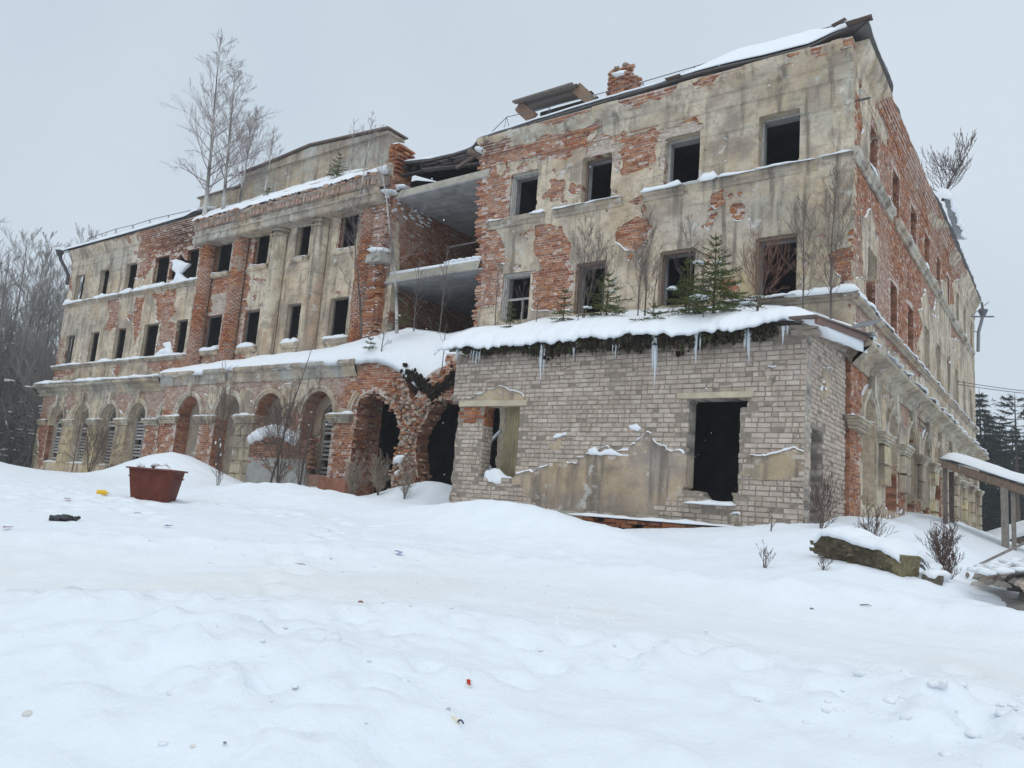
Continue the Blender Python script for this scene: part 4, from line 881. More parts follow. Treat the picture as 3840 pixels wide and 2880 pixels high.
for z in (9.05, 12.25):
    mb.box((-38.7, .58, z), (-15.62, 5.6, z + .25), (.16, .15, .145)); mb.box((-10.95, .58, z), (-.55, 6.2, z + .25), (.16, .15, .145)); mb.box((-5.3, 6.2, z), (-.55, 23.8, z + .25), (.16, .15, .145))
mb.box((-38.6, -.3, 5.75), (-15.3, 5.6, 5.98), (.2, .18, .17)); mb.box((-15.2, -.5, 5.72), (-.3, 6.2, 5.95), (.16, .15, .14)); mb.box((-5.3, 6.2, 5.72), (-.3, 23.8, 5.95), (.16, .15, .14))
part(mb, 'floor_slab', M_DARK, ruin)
# exposed slabs in the collapsed bay, underside showing the board marks of the shuttering
rg = np.random.default_rng(5)
for z, t, yf in ((8.98, .30, -.12), (12.12, .28, -.02)):
    s = MB()
    s.add([(-15.2, yf, z + .04), (-11.05, yf - .02, z + .02), (-11.0, yf, z + t), (-15.0, yf + .03, z + t), (-15.2, 6.2, z + .04), (-10.8, 6.2, z + .04), (-10.8, 6.2, z + t), (-15.2, 6.2, z + t)], [(0, 1, 2, 3), (3, 2, 6, 7), (4, 7, 6, 5)], c=(.43, .40, .33))
    y = yf
    sl = part(s, 'broken_floor_slab', M_CONC, ruin)
    while y < 6.1:
        w = rg.uniform(.18, .30); bm_ = MB(); dz = rg.uniform(-.004, .004); c = rg.uniform(.38, .46)
        bm_.box((-15.2, y + .003, z + dz), (-10.9, min(6.2, y + w), z + .05), (c, c, c * 1.03)); under(bm_.obj('board_mark', M_CONC), sl); y += w
# ---------------------------------------------------------------- portico entablature and attic
def rough_block(fr, u0, u1, pr, col, seed, jit, seg=.09): return moulding(fr, u0, u1, pr, col, seg, jit, seed)
eb = rough_block(fU, -26.75, -15.5, [(.0, 11.86), (.62, 11.86), (.66, 11.9), (.66, 12.12), (.72, 12.14), (.72, 12.2), (.58, 12.24), (.58, 12.46)], (.50, .47, .41), 61, .014)
part(eb, 'entablature', M_PLASTER, ruin)
eb = rough_block(fU, -26.85, -15.45, [(.5, 12.46), (.62, 12.47), (.66, 12.55), (.64, 12.66), (.72, 12.72), (.74, 12.84), (.3, 12.9), (-.3, 12.95)], (.36, .30, .26), 63, .05, .06)
part(eb, 'broken_cornice', M_PLASTER, ruin)
mb = MB(); x = -26.8
while x < -15.5:
    if RNG.random() > .3:
        d = RNG.normal(0, .015); c = RED[RNG.integers(7)] * RNG.uniform(.7, 1.1); k = RNG.uniform(.5, 1)
        mb.box((x, -.70 + d, 12.5 + RNG.normal(0, .012)), (x + .068, -.45, 12.70 + RNG.normal(0, .02)), c * (1 - k) + PINK * k, .004)
    x += .082
for r in range(2):
    x = -26.8
    while x < -15.5:
        w = RNG.choice([.13, .26])
        if RNG.random() > .45: 
            k = RNG.uniform(.3, .9); mb.box((x, -.78 + RNG.normal(0, .03), 12.76 + r * .078), (x + w - .012, -.4, 12.826 + r * .078), (RED[RNG.integers(7)] * .9) * (1 - k) + PINK * k, .005)
        x += w
part(mb, 'cornice_bricks', M_BRICK, ruin, kind='stuff')
def prism(mb, poly, y0, y1, c):
    P = np.array(poly); n = len(P)
    v = np.concatenate([np.c_[P[:, 0], np.full(n, y0), P[:, 1]], np.c_[P[:, 0], np.full(n, y1), P[:, 1]]])
    mb.add(v, [(k, (k + 1) % n, n + (k + 1) % n, n + k) for k in range(n)], [(0, k + 1, k) for k in range(1, n - 1)] + [(n, n + k, n + k + 1) for k in range(1, n - 1)], c)
def prism_y(mb, P, y0, y1, c): prism(mb, P, y0, y1, c)
at = MB()
prism_y(at, [(-25.35, 12.9), (-16.45, 12.9), (-16.45, 15.24), (-20.87, 15.56), (-23.65, 15.34), (-25.35, 15.26)], .5, 1.25, (.42, .40, .34))
prism_y(at, [(-28.7, 13.3), (-25.37, 13.3), (-25.37, 14.72), (-28.7, 14.8)], .55, 1.2, (.42, .40, .34))
prism_y(at, [(-25.38, 15.10), (-16.42, 15.08), (-16.42, 15.20), (-20.87, 15.52), (-23.65, 15.31), (-25.38, 15.22)], .40, 1.3, (.45, .44, .40))
part(at, 'attic', M_PLASTER, ruin)
cap = MB()
for (a, za), (b, zb) in (((-25.5, 15.28), (-23.65, 15.36)), ((-23.65, 15.36), (-20.87, 15.58)), ((-20.87, 15.58), (-16.35, 15.25))):
    cap.add([(a, .3, za), (b, .3, zb), (b, 1.4, zb + .02), (a, 1.4, za + .02), (a, .3, za + .06), (b, .3, zb + .06), (b, 1.4, zb + .08), (a, 1.4, za + .08)], [(0, 3, 2, 1), (4, 5, 6, 7), (0, 1, 5, 4), (1, 2, 6, 5), (2, 3, 7, 6), (3, 0, 4, 7)], c=(.16, .12, .10))
cap.box((-28.85, .45, 14.76), (-25.3, 1.3, 14.83), (.16, .13, .11))
part(cap, 'attic_capping', M_METAL, ruin)
# torn brick stub at the right end of the portico
mb = MB(); rg = np.random.default_rng(8); m2_ = MB()
for k in range(26):
    z = 12.2 + k * .078; w = .5 - .008 * k; x0 = -15.75 + .004 * k
    for x in np.arange(x0, x0 + w, .13 if k % 2 else .26):
        for y in (-.1, .16, .42):
            if rg.random() < .06: continue
            m2_.box((x, y + rg.normal(0, .02), z), (x + (.118 if k % 2 else .248), y + .25, z + .066), RED[rg.integers(7)] * rg.uniform(.8, 1.1), .006)
for k in range(int(5.6 / .078)):
    z = 6.3 + k * .078; e = .35 + .12 * math.sin(z * 1.9) + rg.normal(0, .05)
    for y in (-.33, -.18):
        li = np.clip(.3 + .3 * math.sin(z * 1.3) + rg.normal(0, .15), 0, .75); c = RED[rg.integers(7)]
        mb.box((-15.85, y + rg.normal(0, .02) + .02 * (k % 2), z), (-15.6 + e * .6, y + .25, z + .066), c * (1 - li) + PINK * li, .006)
        if rg.random() < .8: mb.box((-15.58 + e * .55 - .1, y + .05, z), (-15.3 + e * .25, y + .3, z + .066), c * .9 * (1 - li) + PINK * li, .008)
part(mb, 'broken_pilaster', M_BRICK, ruin, kind='stuff'); part(m2_, 'brick_stub', M_BRICK, ruin, kind='stuff')
mb = MB(); mb.box((-15.75, -.62, 9.65), (-15.0, -.1, 9.95), (.42, .40, .36), .02); part(mb, 'stone_corbel', M_CONC, ruin)
# ragged brick edge of the right wing beside the collapsed bay
mb = MB()
for k in range(int(7.2 / .078)):
    z = 6.1 + k * .078
    e0 = np.interp(z, [5, 7, 8.2, 9.4, 11, 12.8, 14], [-11.0, -11.0, -10.95, -11.05, -11.25, -11.35, -11.45])
    for y in (.0, .15, .3, .45):
        c = RED[rg.integers(7)]; li = np.clip(rg.normal(.35, .2), 0, .75)
        mb.box((e0 - rg.uniform(.03, .3), y + rg.normal(0, .015) + .01, z), (e0 + .18, y + .135, z + .066), c * (1 - li) + np.array([.50, .40, .36]) * li, .007)
part(mb, 'broken_edge', M_BRICK, ruin)
# ---------------------------------------------------------------- roofs
def roof_grid(name, us, vs, fn, m, c, parent=ruin, th=.05, ret=False, kind=None, smooth=True):
    """closed thin shell over a u,v grid given top surface fn(u,v) -> (x,y,z)"""
    Uu, Vv = np.meshgrid(us, vs); T = np.stack(fn(Uu, Vv), -1); n, k = len(vs), len(us)
    t = th(Uu, Vv) if callable(th) else np.full(Uu.shape, th)
    Bm = T.copy(); Bm[..., 2] -= t
    v = np.concatenate([T.reshape(-1, 3), Bm.reshape(-1, 3)]); N = n * k
    j, i = np.meshgrid(np.arange(n - 1), np.arange(k - 1), indexing='ij'); b = (j * k + i).ravel()
    q = [np.stack([b, b + 1, b + k + 1, b + k], -1), np.stack([b, b + k, b + k + 1, b + 1], -1) + N]
    i = np.arange(k - 1); q.append(np.stack([i, i + N, i + N + 1, i + 1], -1)); i = i + (n - 1) * k; q.append(np.stack([i, i + 1, i + N + 1, i + N], -1))
    j = np.arange(n - 1) * k; q.append(np.stack([j, j + k, j + k + N, j + N], -1)); j = j + k - 1; q.append(np.stack([j, j + N, j + N + k, j + k], -1))
    mb = MB(); mb.add(v, np.concatenate(q), c=c)
    if parent is None: return mb.obj(name, m, None, smooth)
    return part(mb, name, m, parent, smooth)
def lerp(a, b, t): return a + (b - a) * t
# right wing: front slope and side slope (hipped)
def eave_z(u): return np.interp(u, [-15.9, -14.8, -14.0, -12.9, -12.1, -11.0, -9.5, -6, -3.4, -2.2, -1.0, -.4, .5], [13.62, 13.5, 13.38, 13.36, 13.42, 13.36, 13.38, 13.46, 13.52, 13.44, 13.40, 13.55, 13.66])
def r_front(u, v): 
    x = lerp(u, np.minimum(u, -5.0), v); y = lerp(-.31 + .52 * sstep(-11.2, -12.2, u) + .03 * fbm(u * 1.5, v, 3, 2), 6.2, v)
    return x, y, lerp(eave_z(u), 15.0, v) + .05 * (1 - v)
usf = np.linspace(-15.7, .42, 120); vs = np.linspace(0, 1, 8)
roof = roof_grid('roof', usf, vs, r_front, M_METAL, (.10, .085, .08), th=.05)
def r_side(u, v):
    y = lerp(u, np.clip(u, 6.2, 19), v); x = lerp(.35 + .05 * fbm(u * 1.2, v * 3, 13, 3) - .12 * sstep(2.6, 3.4, u) * sstep(11, 10.2, u), -5.0, v)
    return x, y, lerp(13.62 - .1 * sstep(0, 6, u), 15.0, v) + .03 * fbm(u * 2, v, 15, 2) * (1 - v)
roof_grid('roof', np.linspace(-.4, 24.7, 200), vs, r_side, M_METAL, (.11, .10, .10), th=lambda u, v: .05 + .07 * sstep(0, .5, fbm(u * 3, v, 16, 2)) * sstep(3, 4, u) * sstep(11, 10, u))
def r_left(u, v): 
    x = lerp(u, np.clip(u, -36.2, -15), v); return x, lerp(-.36 + 0 * u, 6.0, v), lerp(np.interp(u, [-40.4, -35, -31, -28.2, -27.6], [13.5, 13.47, 13.47, 13.5, 13.62]), 14.95, v)
roof_grid('roof', np.linspace(-39.75, -27.0, 60), vs, r_left, M_METAL, (.10, .09, .085), th=.08)
roof_grid('roof', np.linspace(-28.6, -15.4, 40), vs, lambda u, v: (u, lerp(1.1, 6.0, v), lerp(13.3, 15.0, v) + 0 * u), M_METAL, (.12, .11, .10), th=.08)
roof_grid('roof', np.linspace(-.36, 24.5, 30), vs, lambda u, v: (lerp(-39.6, -36.2, v) + 0 * u, lerp(u, np.clip(u, 6, 19), v), lerp(13.5, 14.95, v) + 0 * u), M_METAL, (.1, .09, .08), th=.08)
# torn sheet-metal pieces at the eaves
for i, (p, q, w, h) in enumerate([((-.42, -.42, 13.70), (-.10, -.42, 13.78), .14, .025), ((-.10, -.40, 13.66), (.46, -.36, 13.70), .2, .03), ((-4.75, -.42, 13.50), (-4.35, -.38, 13.53), .2, .05)]):
    mb = MB(); mb.beam(p, q, w, h, (.12, .085, .07), .015); part(mb, 'torn_roof_sheet', M_METAL, ruin)
# charred timbers under the sagging roof of the collapsed bay
rg = np.random.default_rng(12)
for k in range(15):
    x = -15.4 + k * .31; mb = MB(); z = float(eave_z(np.array(x))) - .16
    mb.beam((x, .1 + rg.uniform(-.1, .35), z - rg.uniform(0, .06)), (x + rg.normal(0, .1), 6, 14.5), .09, .13, (.035, .03, .03), .008); part(mb, 'charred_rafter', M_WOOD, ruin)
for k in range(9):
    mb = MB(); x0 = rg.uniform(-15.4, -13); z = rg.uniform(13.02, 13.3); mb.beam((x0, rg.uniform(.1, .5), z), (x0 + rg.uniform(1.2, 2.6), rg.uniform(.1, .6), z + rg.normal(0, .1)), rg.uniform(.1, .2), .05, np.array((.10, .085, .08)) * rg.uniform(.5, 1.8), .012); part(mb, 'charred_board', M_WOOD, ruin)
mb = MB(); mb.beam((-12.5, .05, 12.75), (-11.2, .1, 13.25), .12, .1, (.16, .12, .10), .01); part(mb, 'charred_board', M_WOOD, ruin)
mb = MB(); mb.beam((-11.75, -.3, 13.05), (-11.3, .5, 12.95), .18, .14, (.2, .15, .12), .01); part(mb, 'charred_board', M_WOOD, ruin)
mb = MB(); mb.box((-15.2, .5, 12.42), (-11.3, .62, 12.7), (.05, .045, .045)); part(mb, 'charred_board', M_WOOD, ruin)
# chimney built of single bricks
ch = MB(); ch.box((-7.66, 1.55, 13.4), (-6.98, 2.1, 15.25), (.25, .2, .17)); cho = part(ch, 'chimney', M_MORTAR, ruin)
rg = np.random.default_rng(21)
for k in range(26):
    z = 13.55 + k * .082
    for side in range(4):
        for m in range(3):
            if k > 21 and rg.random() < .45 * (k - 20) / 3: continue
            t = -.38 + m * .26 + (.13 if k % 2 else 0) - .03; L = .245 if t < .3 else .12
            wd = .42 - .004 * k
            if side == 0: a, b = (-7.34 + t, 1.82 - wd + rg.normal(0, .012), z), (-7.34 + t + L, 1.82 - wd + .12, z + .068)
            elif side == 1: a, b = (-7.34 + wd - .10 + rg.normal(0, .012), 1.44 + (t + .38), z), (-7.34 + wd + .03, 1.44 + t + .38 + L, z + .068)
            elif side == 2: a, b = (-7.34 + t, 1.82 + wd - .12, z), (-7.34 + t + L, 1.82 + wd + rg.normal(0, .012), z + .068)
            else: a, b = (-7.34 - wd + rg.normal(0, .012), 1.44 + (t + .38), z), (-7.34 - wd + .12, 1.44 + t + .38 + L, z + .068)
            if b[1] > 2.32: continue
            bm_ = MB(); li = np.clip(rg.normal(.18, .15), 0, .6); bm_.box(a, b, RED[rg.integers(7)] * rg.uniform(.75, 1.05) * (1 - li) + np.array((.45, .34, .28)) * li, .008); under(bm_.obj('brick', M_BRICK), cho)
for (x, y, z, r) in ((-7.45, 1.5, 15.68, .1), (-7.15, 1.55, 15.72, .12), (-7.55, 1.6, 15.6, .09), (-6.98, 1.6, 15.35, .1), (-6.9, 1.7, 15.2, .08), (-7.3, 1.7, 15.62, .1)):
    mb = MB(); mb.blob((x, y, z), (r, r, r * .7), int(x * 50), 2, .5, (.26, .19, .15)); under(mb.obj('brick', M_BRICK), cho)
# remains of a dormer
dm = MB(); dm.beam((-10.15, .9, 14.35), (-10.78, .9, 14.95), .12, .36, (.22, .14, .10), .02); dm2 = MB(); dm2.beam((-7.95, .9, 14.4), (-8.5, .9, 14.95), .12, .36, (.24, .16, .11), .02)
dmo = part(dm, 'dormer', M_WOOD, ruin); under(dm2.obj('cheek', M_WOOD), dmo)
for k in range(5):
    mb = MB(); t = k / 5; mb.beam((-10.78 + .05 * k, .65 + .2 * k, 14.96 + .02 * k), (-8.45 + .05 * k, .65 + .2 * k, 14.95 + .02 * k), .22, .05, np.array((.13, .11, .10)) * RNG.uniform(.7, 1.4), .012); under(mb.obj('plank', M_WOOD), dmo)
mb = MB(); mb.box((-10.3, 1.5, 14.2), (-8.1, 1.6, 14.9), (.06, .05, .045)); under(mb.obj('back_board', M_WOOD), dmo)
# roof railings
def railing(pts, legs, r=.014):
    mb = MB(); mb.tube(pts, r, 5, (.12, .12, .13)); ro = part(mb, 'roof_railing', M_METAL, ruin)
    for (x, y, z) in legs:
        lb = MB(); lb.tube([(x, y, z), (x - .09, y, z - .42)], r * .8, 4, (.12, .12, .13)); lb.tube([(x, y, z), (x + .09, y + .1, z - .42)], r * .8, 4, (.12, .12, .13)); under(lb.obj('railing_foot', M_METAL), ro)
railing([(-13.0, .5, 13.3), (-11.9, .6, 13.85), (-11.48, .6, 14.15), (-11.0, .6, 14.47), (-10, .6, 14.42), (-7.6, .6, 14.36), (-6, .6, 14.34), (-4.2, .6, 14.36), (-2, .6, 14.38), (-.12, .6, 14.40)], [(-11.0, .6, 14.46), (-9.3, .6, 14.4), (-7.6, .6, 14.36), (-6.0, .6, 14.34), (-4.4, .6, 14.36), (-1.28, .6, 14.4)])
railing([(-39.3, .6, 14.42), (-36.4, .6, 14.5), (-34.7, .6, 14.44), (-33.1, .6, 14.47), (-31.4, .6, 14.42), (-29.4, .6, 14.34), (-27.6, .6, 14.4)], [(-36.4, .6, 14.5), (-34.7, .6, 14.44), (-33.1, .6, 14.47), (-31.4, .6, 14.42), (-29.6, .6, 14.35)], .018)
# downpipes, iron ring, brackets
mb = MB(); mb.tube([(-40.0, -.42, 13.42), (-39.95, -.35, 13.0), (-39.55, -.2, 12.5), (-39.3, -.1, 12.1), (-39.28, -.1, 11.6)], .09, 8, (.06, .06, .065)); mb.lathe([(.1, -.25), (.22, 0), (.22, .06), (.02, .07)], 10, (.06, .06, .065), O=(-40.0, -.42, 13.42)); part(mb, 'downpipe', M_METAL, ruin)
mb = MB(); mb.tube([(.40, 24.3, 12.85), (.36, 24.3, 12.5), (.2, 24.3, 11.85), (.17, 24.3, 10.9)], .075, 8, (.22, .23, .25)); mb.tube([(.36, 24.2, 13.32), (.40, 24.3, 12.95)], .06, 6, (.13, .13, .14)); mb.tube([(.0, 24.1, 11.9), (.2, 24.3, 11.85)], .02, 5, (.13, .13, .14)); mb.lathe([(.08, -.3), (.2, -.05), (.22, .05), (.02, .06)], 10, (.13, .13, .14), O=(.40, 24.3, 12.9)); part(mb, 'downpipe', M_METAL, ruin)
mb = MB(); mb.beam((.02, 22.9, 12.3), (.9, 23.6, 12.4), .06, .06, (.12, .12, .12)); mb.beam((.02, 22.9, 12.3), (.75, 23.1, 13.0), .03, .03, (.15, .15, .15)); part(mb, 'iron_bracket', M_METAL, ruin)
mb = MB(); th = np.linspace(0, 2 * math.pi, 17); mb.tube([(.0, -.03, 11.82), (.14, -.1, 11.80)], .014, 5, (.05, .05, .05)); mb.tube(np.stack([.26 + .12 * np.cos(th), -.1 + .05 * np.sin(th), 11.79 + .045 * np.sin(th)], -1), .014, 5, (.05, .05, .05)); part(mb, 'iron_ring', M_METAL, ruin)
mb = MB(); mb.tube([(-11.3, -.05, 9.95), (-12.2, -.3, 9.82)], .03, 5, (.1, .09, .09)); part(mb, 'iron_bracket', M_METAL, ruin)
mb = MB(); mb.tube([(-11.4, -.1, 11.5), (-12.0, -.25, 11.55), (-11.6, -.3, 11.45), (-11.35, -.2, 11.2)], .014, 5, (.1, .09, .09)); part(mb, 'iron_bracket', M_METAL, ruin)
# infill wall in the third arch of the arcade
w = MB(); rg = np.random.default_rng(33)
for k in range(14):
    z = 3.0 + (k - 7) * .085
    for x in np.arange(-20.2, -17.0, .26):
        if z > 3.25 and rg.random() < .4: continue
        w.box((x + (.13 if k % 2 else 0), -1.1 + rg.normal(0, .02), z), (x + .245 + (.13 if k % 2 else 0), -.9, z + .07), RED[rg.integers(7)] * rg.uniform(.7, 1.0) * .7 + PINK * .25, .006)
part(w, 'infill_bricks', M_BRICK, ruin)
w = MB(); w.box((-20.15, -1.12, 1.2), (-16.95, -.85, 2.75), (.36, .35, .33), .02); part(w, 'infill_wall', M_CONC, ruin)
w = MB(); w.box((-16.2, -1.15, 1.4), (-14.9, -.6, 2.2), (.32, .14, .09), .02); w.box((-17.6, -1.0, 1.4), (-15.9, -.7, 2.28), (.34, .2, .15), .02); part(w, 'low_wall', M_BRICK, ruin)
# remains of masonry at the foot of the broken pier and hanging scraps
w = MB(); rg = np.random.default_rng(44)
for k in range(560):
    z = rg.uniform(1.6, 5.6)
    x0 = np.interp(z, [1.6, 2.8, 3.2, 3.6, 4.06, 4.5, 4.8, 5.2, 5.6], [-12.95, -12.9, -12.8, -12.72, -12.85, -13.1, -13.5, -13.6, -13.6]); x1 = np.interp(z, [1.6, 2.7, 3.2, 3.65, 4.0, 4.35, 4.65, 4.8, 5.6], [-11.8, -12.05, -12.15, -12.2, -12.0, -11.8, -11.4, -9.6, -9.2])
    if sd_poly(np.array([(x0 + x1) / 2 * 0]), np.array([z]), D['notch'])[0] > 9: continue
    x = rg.uniform(x0, x1)
    if sd_poly(np.array([x]), np.array([z]), D['notch'])[0] > -.03: continue
    c = np.array((.44, .34, .27)) * rg.uniform(.5, 1.2)
    if rg.random() < .3: c = RED[rg.integers(7)] * .9
    a = rg.uniform(.03, .085); h_ = rg.uniform(.02, .05); w.box((x - a, -1.13 + rg.uniform(-.05, .08), z - h_), (x + a, -.85, z + h_), c, .014)
part(w, 'rubble_masonry', M_BRICK, ruin, kind='stuff')
w = MB(); rg = np.random.default_rng(45)       # torn brick ends round the two broken openings
for key in ('open9', 'open10'):
    Pq = np.array(D[key])
    for (x0, z0), (x1, z1) in zip(Pq, np.roll(Pq, -1, 0)):
        L = math.hypot(x1 - x0, z1 - z0)
        for k in range(int(L / .07)):
            t = rg.random(); x, z = x0 + (x1 - x0) * t + rg.normal(0, .05), z0 + (z1 - z0) * t + rg.normal(0, .05)
            if z < 1.8 or (key == 'open10' and x > -9.6): continue
            a = rg.uniform(.05, .12); li = np.clip(rg.normal(.4, .25), 0, .9); y = rg.uniform(-1.12, -.6)
            w.box((x - a, y, z - .033), (x + a, y + .12, z + .033), (RED[rg.integers(7)] * rg.uniform(.6, 1.1)) * (1 - li) + np.array((.42, .34, .28)) * li, .008)
part(w, 'torn_bricks', M_BRICK, ruin, kind='stuff')
w = MB(); w.tube([(-8.75, -1.3, 3.75), (-9.35, -1.35, 3.2), (-9.3, -1.35, 3.1), (-8.7, -1.3, 2.35)], .05, 5, (.75, .77, .8)); part(w, 'hanging_strip', M_SNOW, ruin)
w = MB(); w.tube([(-10.2, -1.2, 4.9), (-10.25, -1.2, 3.2), (-10.35, -1.2, 1.9)], .012, 4, (.35, .33, .3)); part(w, 'hanging_cable', M_METAL, ruin)
# ---------------------------------------------------------------- annex details
for (a, b, z, t) in ((-8.35, -6.3, 4.06, .14), (-2.55, -.98, 4.13, .12)):
    mb = MB(); mb.box((a, -3.63, z), (b, -3.2, z + t), (.52, .45, .33), .008); part(mb, 'lintel', M_CONC, annex)
mb = MB(); rg = np.random.default_rng(50)
for k in range(4):
    for x in np.arange(-4.9, 0.1, .262):
        if rg.random() < .1: continue
        mb.box((x + (.13 if k % 2 else 0), -3.78 + rg.normal(0, .015), 1.28 + k * .082), (min(.06, x + .25 + (.13 if k % 2 else 0)), -3.55, 1.35 + k * .082), RED[rg.integers(7)] * rg.uniform(.7, 1.1) if k != 1 else WHT[rg.integers(6)] * .8, .006)
part(mb, 'plinth_bricks', M_BRICK, annex)
mb = MB(); mb.box((-8.5, -3.70, .9), (.05, -3.1, 1.30), (.42, .36, .29), .03); mb.box((-8.45, -3.62, 1.2), (-4.5, -3.2, 1.7), (.36, .33, .28), .02); part(mb, 'plinth', M_CONC, annex)
mb = MB()                                                   # corbelled brick courses under the side eave
for k, o in enumerate((.03, .07, .11, .11)):
    for y in np.arange(-3.62, -.5, .13): mb.box((o - .2, y, 5.30 + k * .085 + (y + 3.6) * .1), (o, y + .118, 5.375 + k * .085 + (y + 3.6) * .1), WHT[rg.integers(6)] * rg.uniform(.7, 1), .006)
for k, o in enumerate((.02, .05)):
    for x in np.arange(-1.6, 0, .262): mb.box((x, -3.6 - o, 5.32 + k * .1), (x + .25, -3.4, 5.41 + k * .1), WHT[rg.integers(6)] * .75, .01)
part(mb, 'corbel_bricks', M_WBRICK, annex)
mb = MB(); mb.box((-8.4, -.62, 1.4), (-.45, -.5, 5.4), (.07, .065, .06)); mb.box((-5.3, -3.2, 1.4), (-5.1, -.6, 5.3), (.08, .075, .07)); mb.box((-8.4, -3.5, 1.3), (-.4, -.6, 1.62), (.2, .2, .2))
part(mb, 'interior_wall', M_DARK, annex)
def ann_roof(u, v): return u + 0 * v, lerp(-3.56, -.3, v) + 0 * u, lerp(5.56 + .04 * sstep(-1.6, -.2, u), np.interp(u, [-9, -3, -1, .3], [6.75, 6.65, 6.3, 6.0]), v)
roof_grid('roof', np.linspace(-8.9, .2, 60), np.linspace(0, 1, 10), ann_roof, M_METAL, (.1, .085, .075), annex, .08)
mb = MB(); mb.beam((.12, -4.25, 5.48), (.30, -.55, 5.98), .5, .05, (.14, .10, .085), .01); mb.beam((.33, -4.2, 5.42), (.42, -.5, 5.9), .05, .12, (.16, .08, .06), .006); part(mb, 'eave_sheet', M_METAL, annex)
mb = MB(); mb.box((.1, -.75, 5.95), (.55, -.2, 5.99), (.2, .21, .22), .03); mb.beam((.35, -1.0, 6.05), (.5, -.5, 6.3), .5, .02, (.22, .23, .25)); part(mb, 'flashing_sheet', M_METAL, annex)
# ---------------------------------------------------------------- snow lying on the buildings
SN = (.85, .88, .915)
def lump(u, s, f=1.0): return np.clip(.55 + .75 * fbm(u * f, u * 0 + s, 91, 3), .12, 1.4)
def snow_strip(mb, fr, u0, u1, off, w, z, h, seed, f=1.0, seg=.1):
    n = max(3, int((u1 - u0) / seg)); us = np.linspace(u0, u1, n)
    e = np.clip(np.minimum(us - u0, u1 - us) / .12, 0.05, 1) ** .5
    hh = h * lump(us, seed, f) * e * (1 + .35 * fbm(us * 5, us * 0 + seed, 92, 2)); ww = w * (1 + .35 * fbm(us * 2.5, us * 0 + seed, 93, 3))
    pr = [(-.02, 1.0), (.35, .97), (.75, .8), (1.0, .35), (1.04, -.06), (.9, -.16)]
    m = len(pr)
    U = np.repeat(us, m); A = np.tile([p[0] for p in pr], n); Bq = np.tile([p[1] for p in pr], n)
    zz = z(us) if callable(z) else np.full(n, z)
    v = fr.p(U, np.repeat(zz, m) + Bq * np.repeat(hh, m) + .01, off + A * np.repeat(ww, m))
    i = np.arange(n - 1)[:, None] * m; k = np.arange(m - 1)[None]
    q = np.stack([i + k, i + m + k, i + m + k + 1, i + k + 1], -1).reshape(-1, 4)
    t = [(0, k, k + 1) for k in range(1, m - 1)] + [((n - 1) * m, (n - 1) * m + k + 1, (n - 1) * m + k) for k in range(1, m - 1)]
    mb.add(v, q, t, SN)
ls = MB()
for k, (a, b, h) in enumerate([(-10.85, -10.2, .16), (-9.2, -8.7, .16), (-8.4, -7.3, .2), (-7.3, -6.1, .24), (-5.5, -4.3, .26), (-4.3, -3.75, .14), (-3.8, -3.3, .32), (-3.3, -2.2, .15), (-2.3, -.85, .22), (-.8, -.0, .07)]): snow_strip(ls, fU, a, b, 0.02, .17, 10.53 if a > -.9 else 10.5, h, k)
for k, (a, b) in enumerate([(-39.3, -37.6), (-37.7, -35.9), (-36, -33.5), (-33.5, -32.5), (-32.3, -30.8), (-30.8, -29.6), (-29.6, -26.6)]): snow_strip(ls, fU, a, b, .02, .15, 10.48, .26, 20 + k)
for k, (a, b) in enumerate([(-39.4, -36), (-36, -32), (-32, -28.7), (-28.7, -26.7)]): snow_strip(ls, fU, a, b, .02, .17, 7.13, .17, 30 + k)
snow_strip(ls, fU, -2.9, -1.2, .02, .3, 7.12, .2, 36); snow_strip(ls, fU, -1.5, .16, .02, .16, lambda u: 7.12 + .0 * u, .24, 37, .6)
for k, (a, b) in enumerate([(-25.95, -24.6), (-23.25, -22.05), (-20.5, -19.5), (-18.1, -16.75)]):
    snow_strip(ls, fU, a + .1, b - .1, .0, .16, 10.58, .09, 40 + k); snow_strip(ls, fU, a, b, .0, .16, 7.2, .2, 45 + k)
snow_strip(ls, fL, -39.4, -26.6, -.1, .56, 6.07, .20, 50, .7)
for k, (a, b) in enumerate([(-.5, 3.5), (3.5, 8), (8, 14), (14, 20), (20, 24.6)]): snow_strip(ls, fSL, a, b, .0, .42, 5.93, .11, 55 + k, .6)
snow_strip(ls, fS, -.1, 24.3, .02, .17, 7.07, .12, 62, .8)
for k, (a, b) in enumerate([(1.0, 2.0), (3.3, 4.2), (6.5, 7.2), (9.5, 9.9), (12.6, 13.2), (16.1, 16.7), (19.8, 20.4)]): snow_strip(ls, fS, a, b, .02, .15, 10.66, .2, 66 + k)
for i, (fr, a, b, z, d, h) in enumerate(SNOWCAPS): snow_strip(ls, fr, a, b, -.02, d, z, h * 1.4, 80 + i)
for u in LA[:4]: snow_strip(ls, fL, u - .72, u + .72, -.45, .42, 2.2, .16, int(-u * 3))
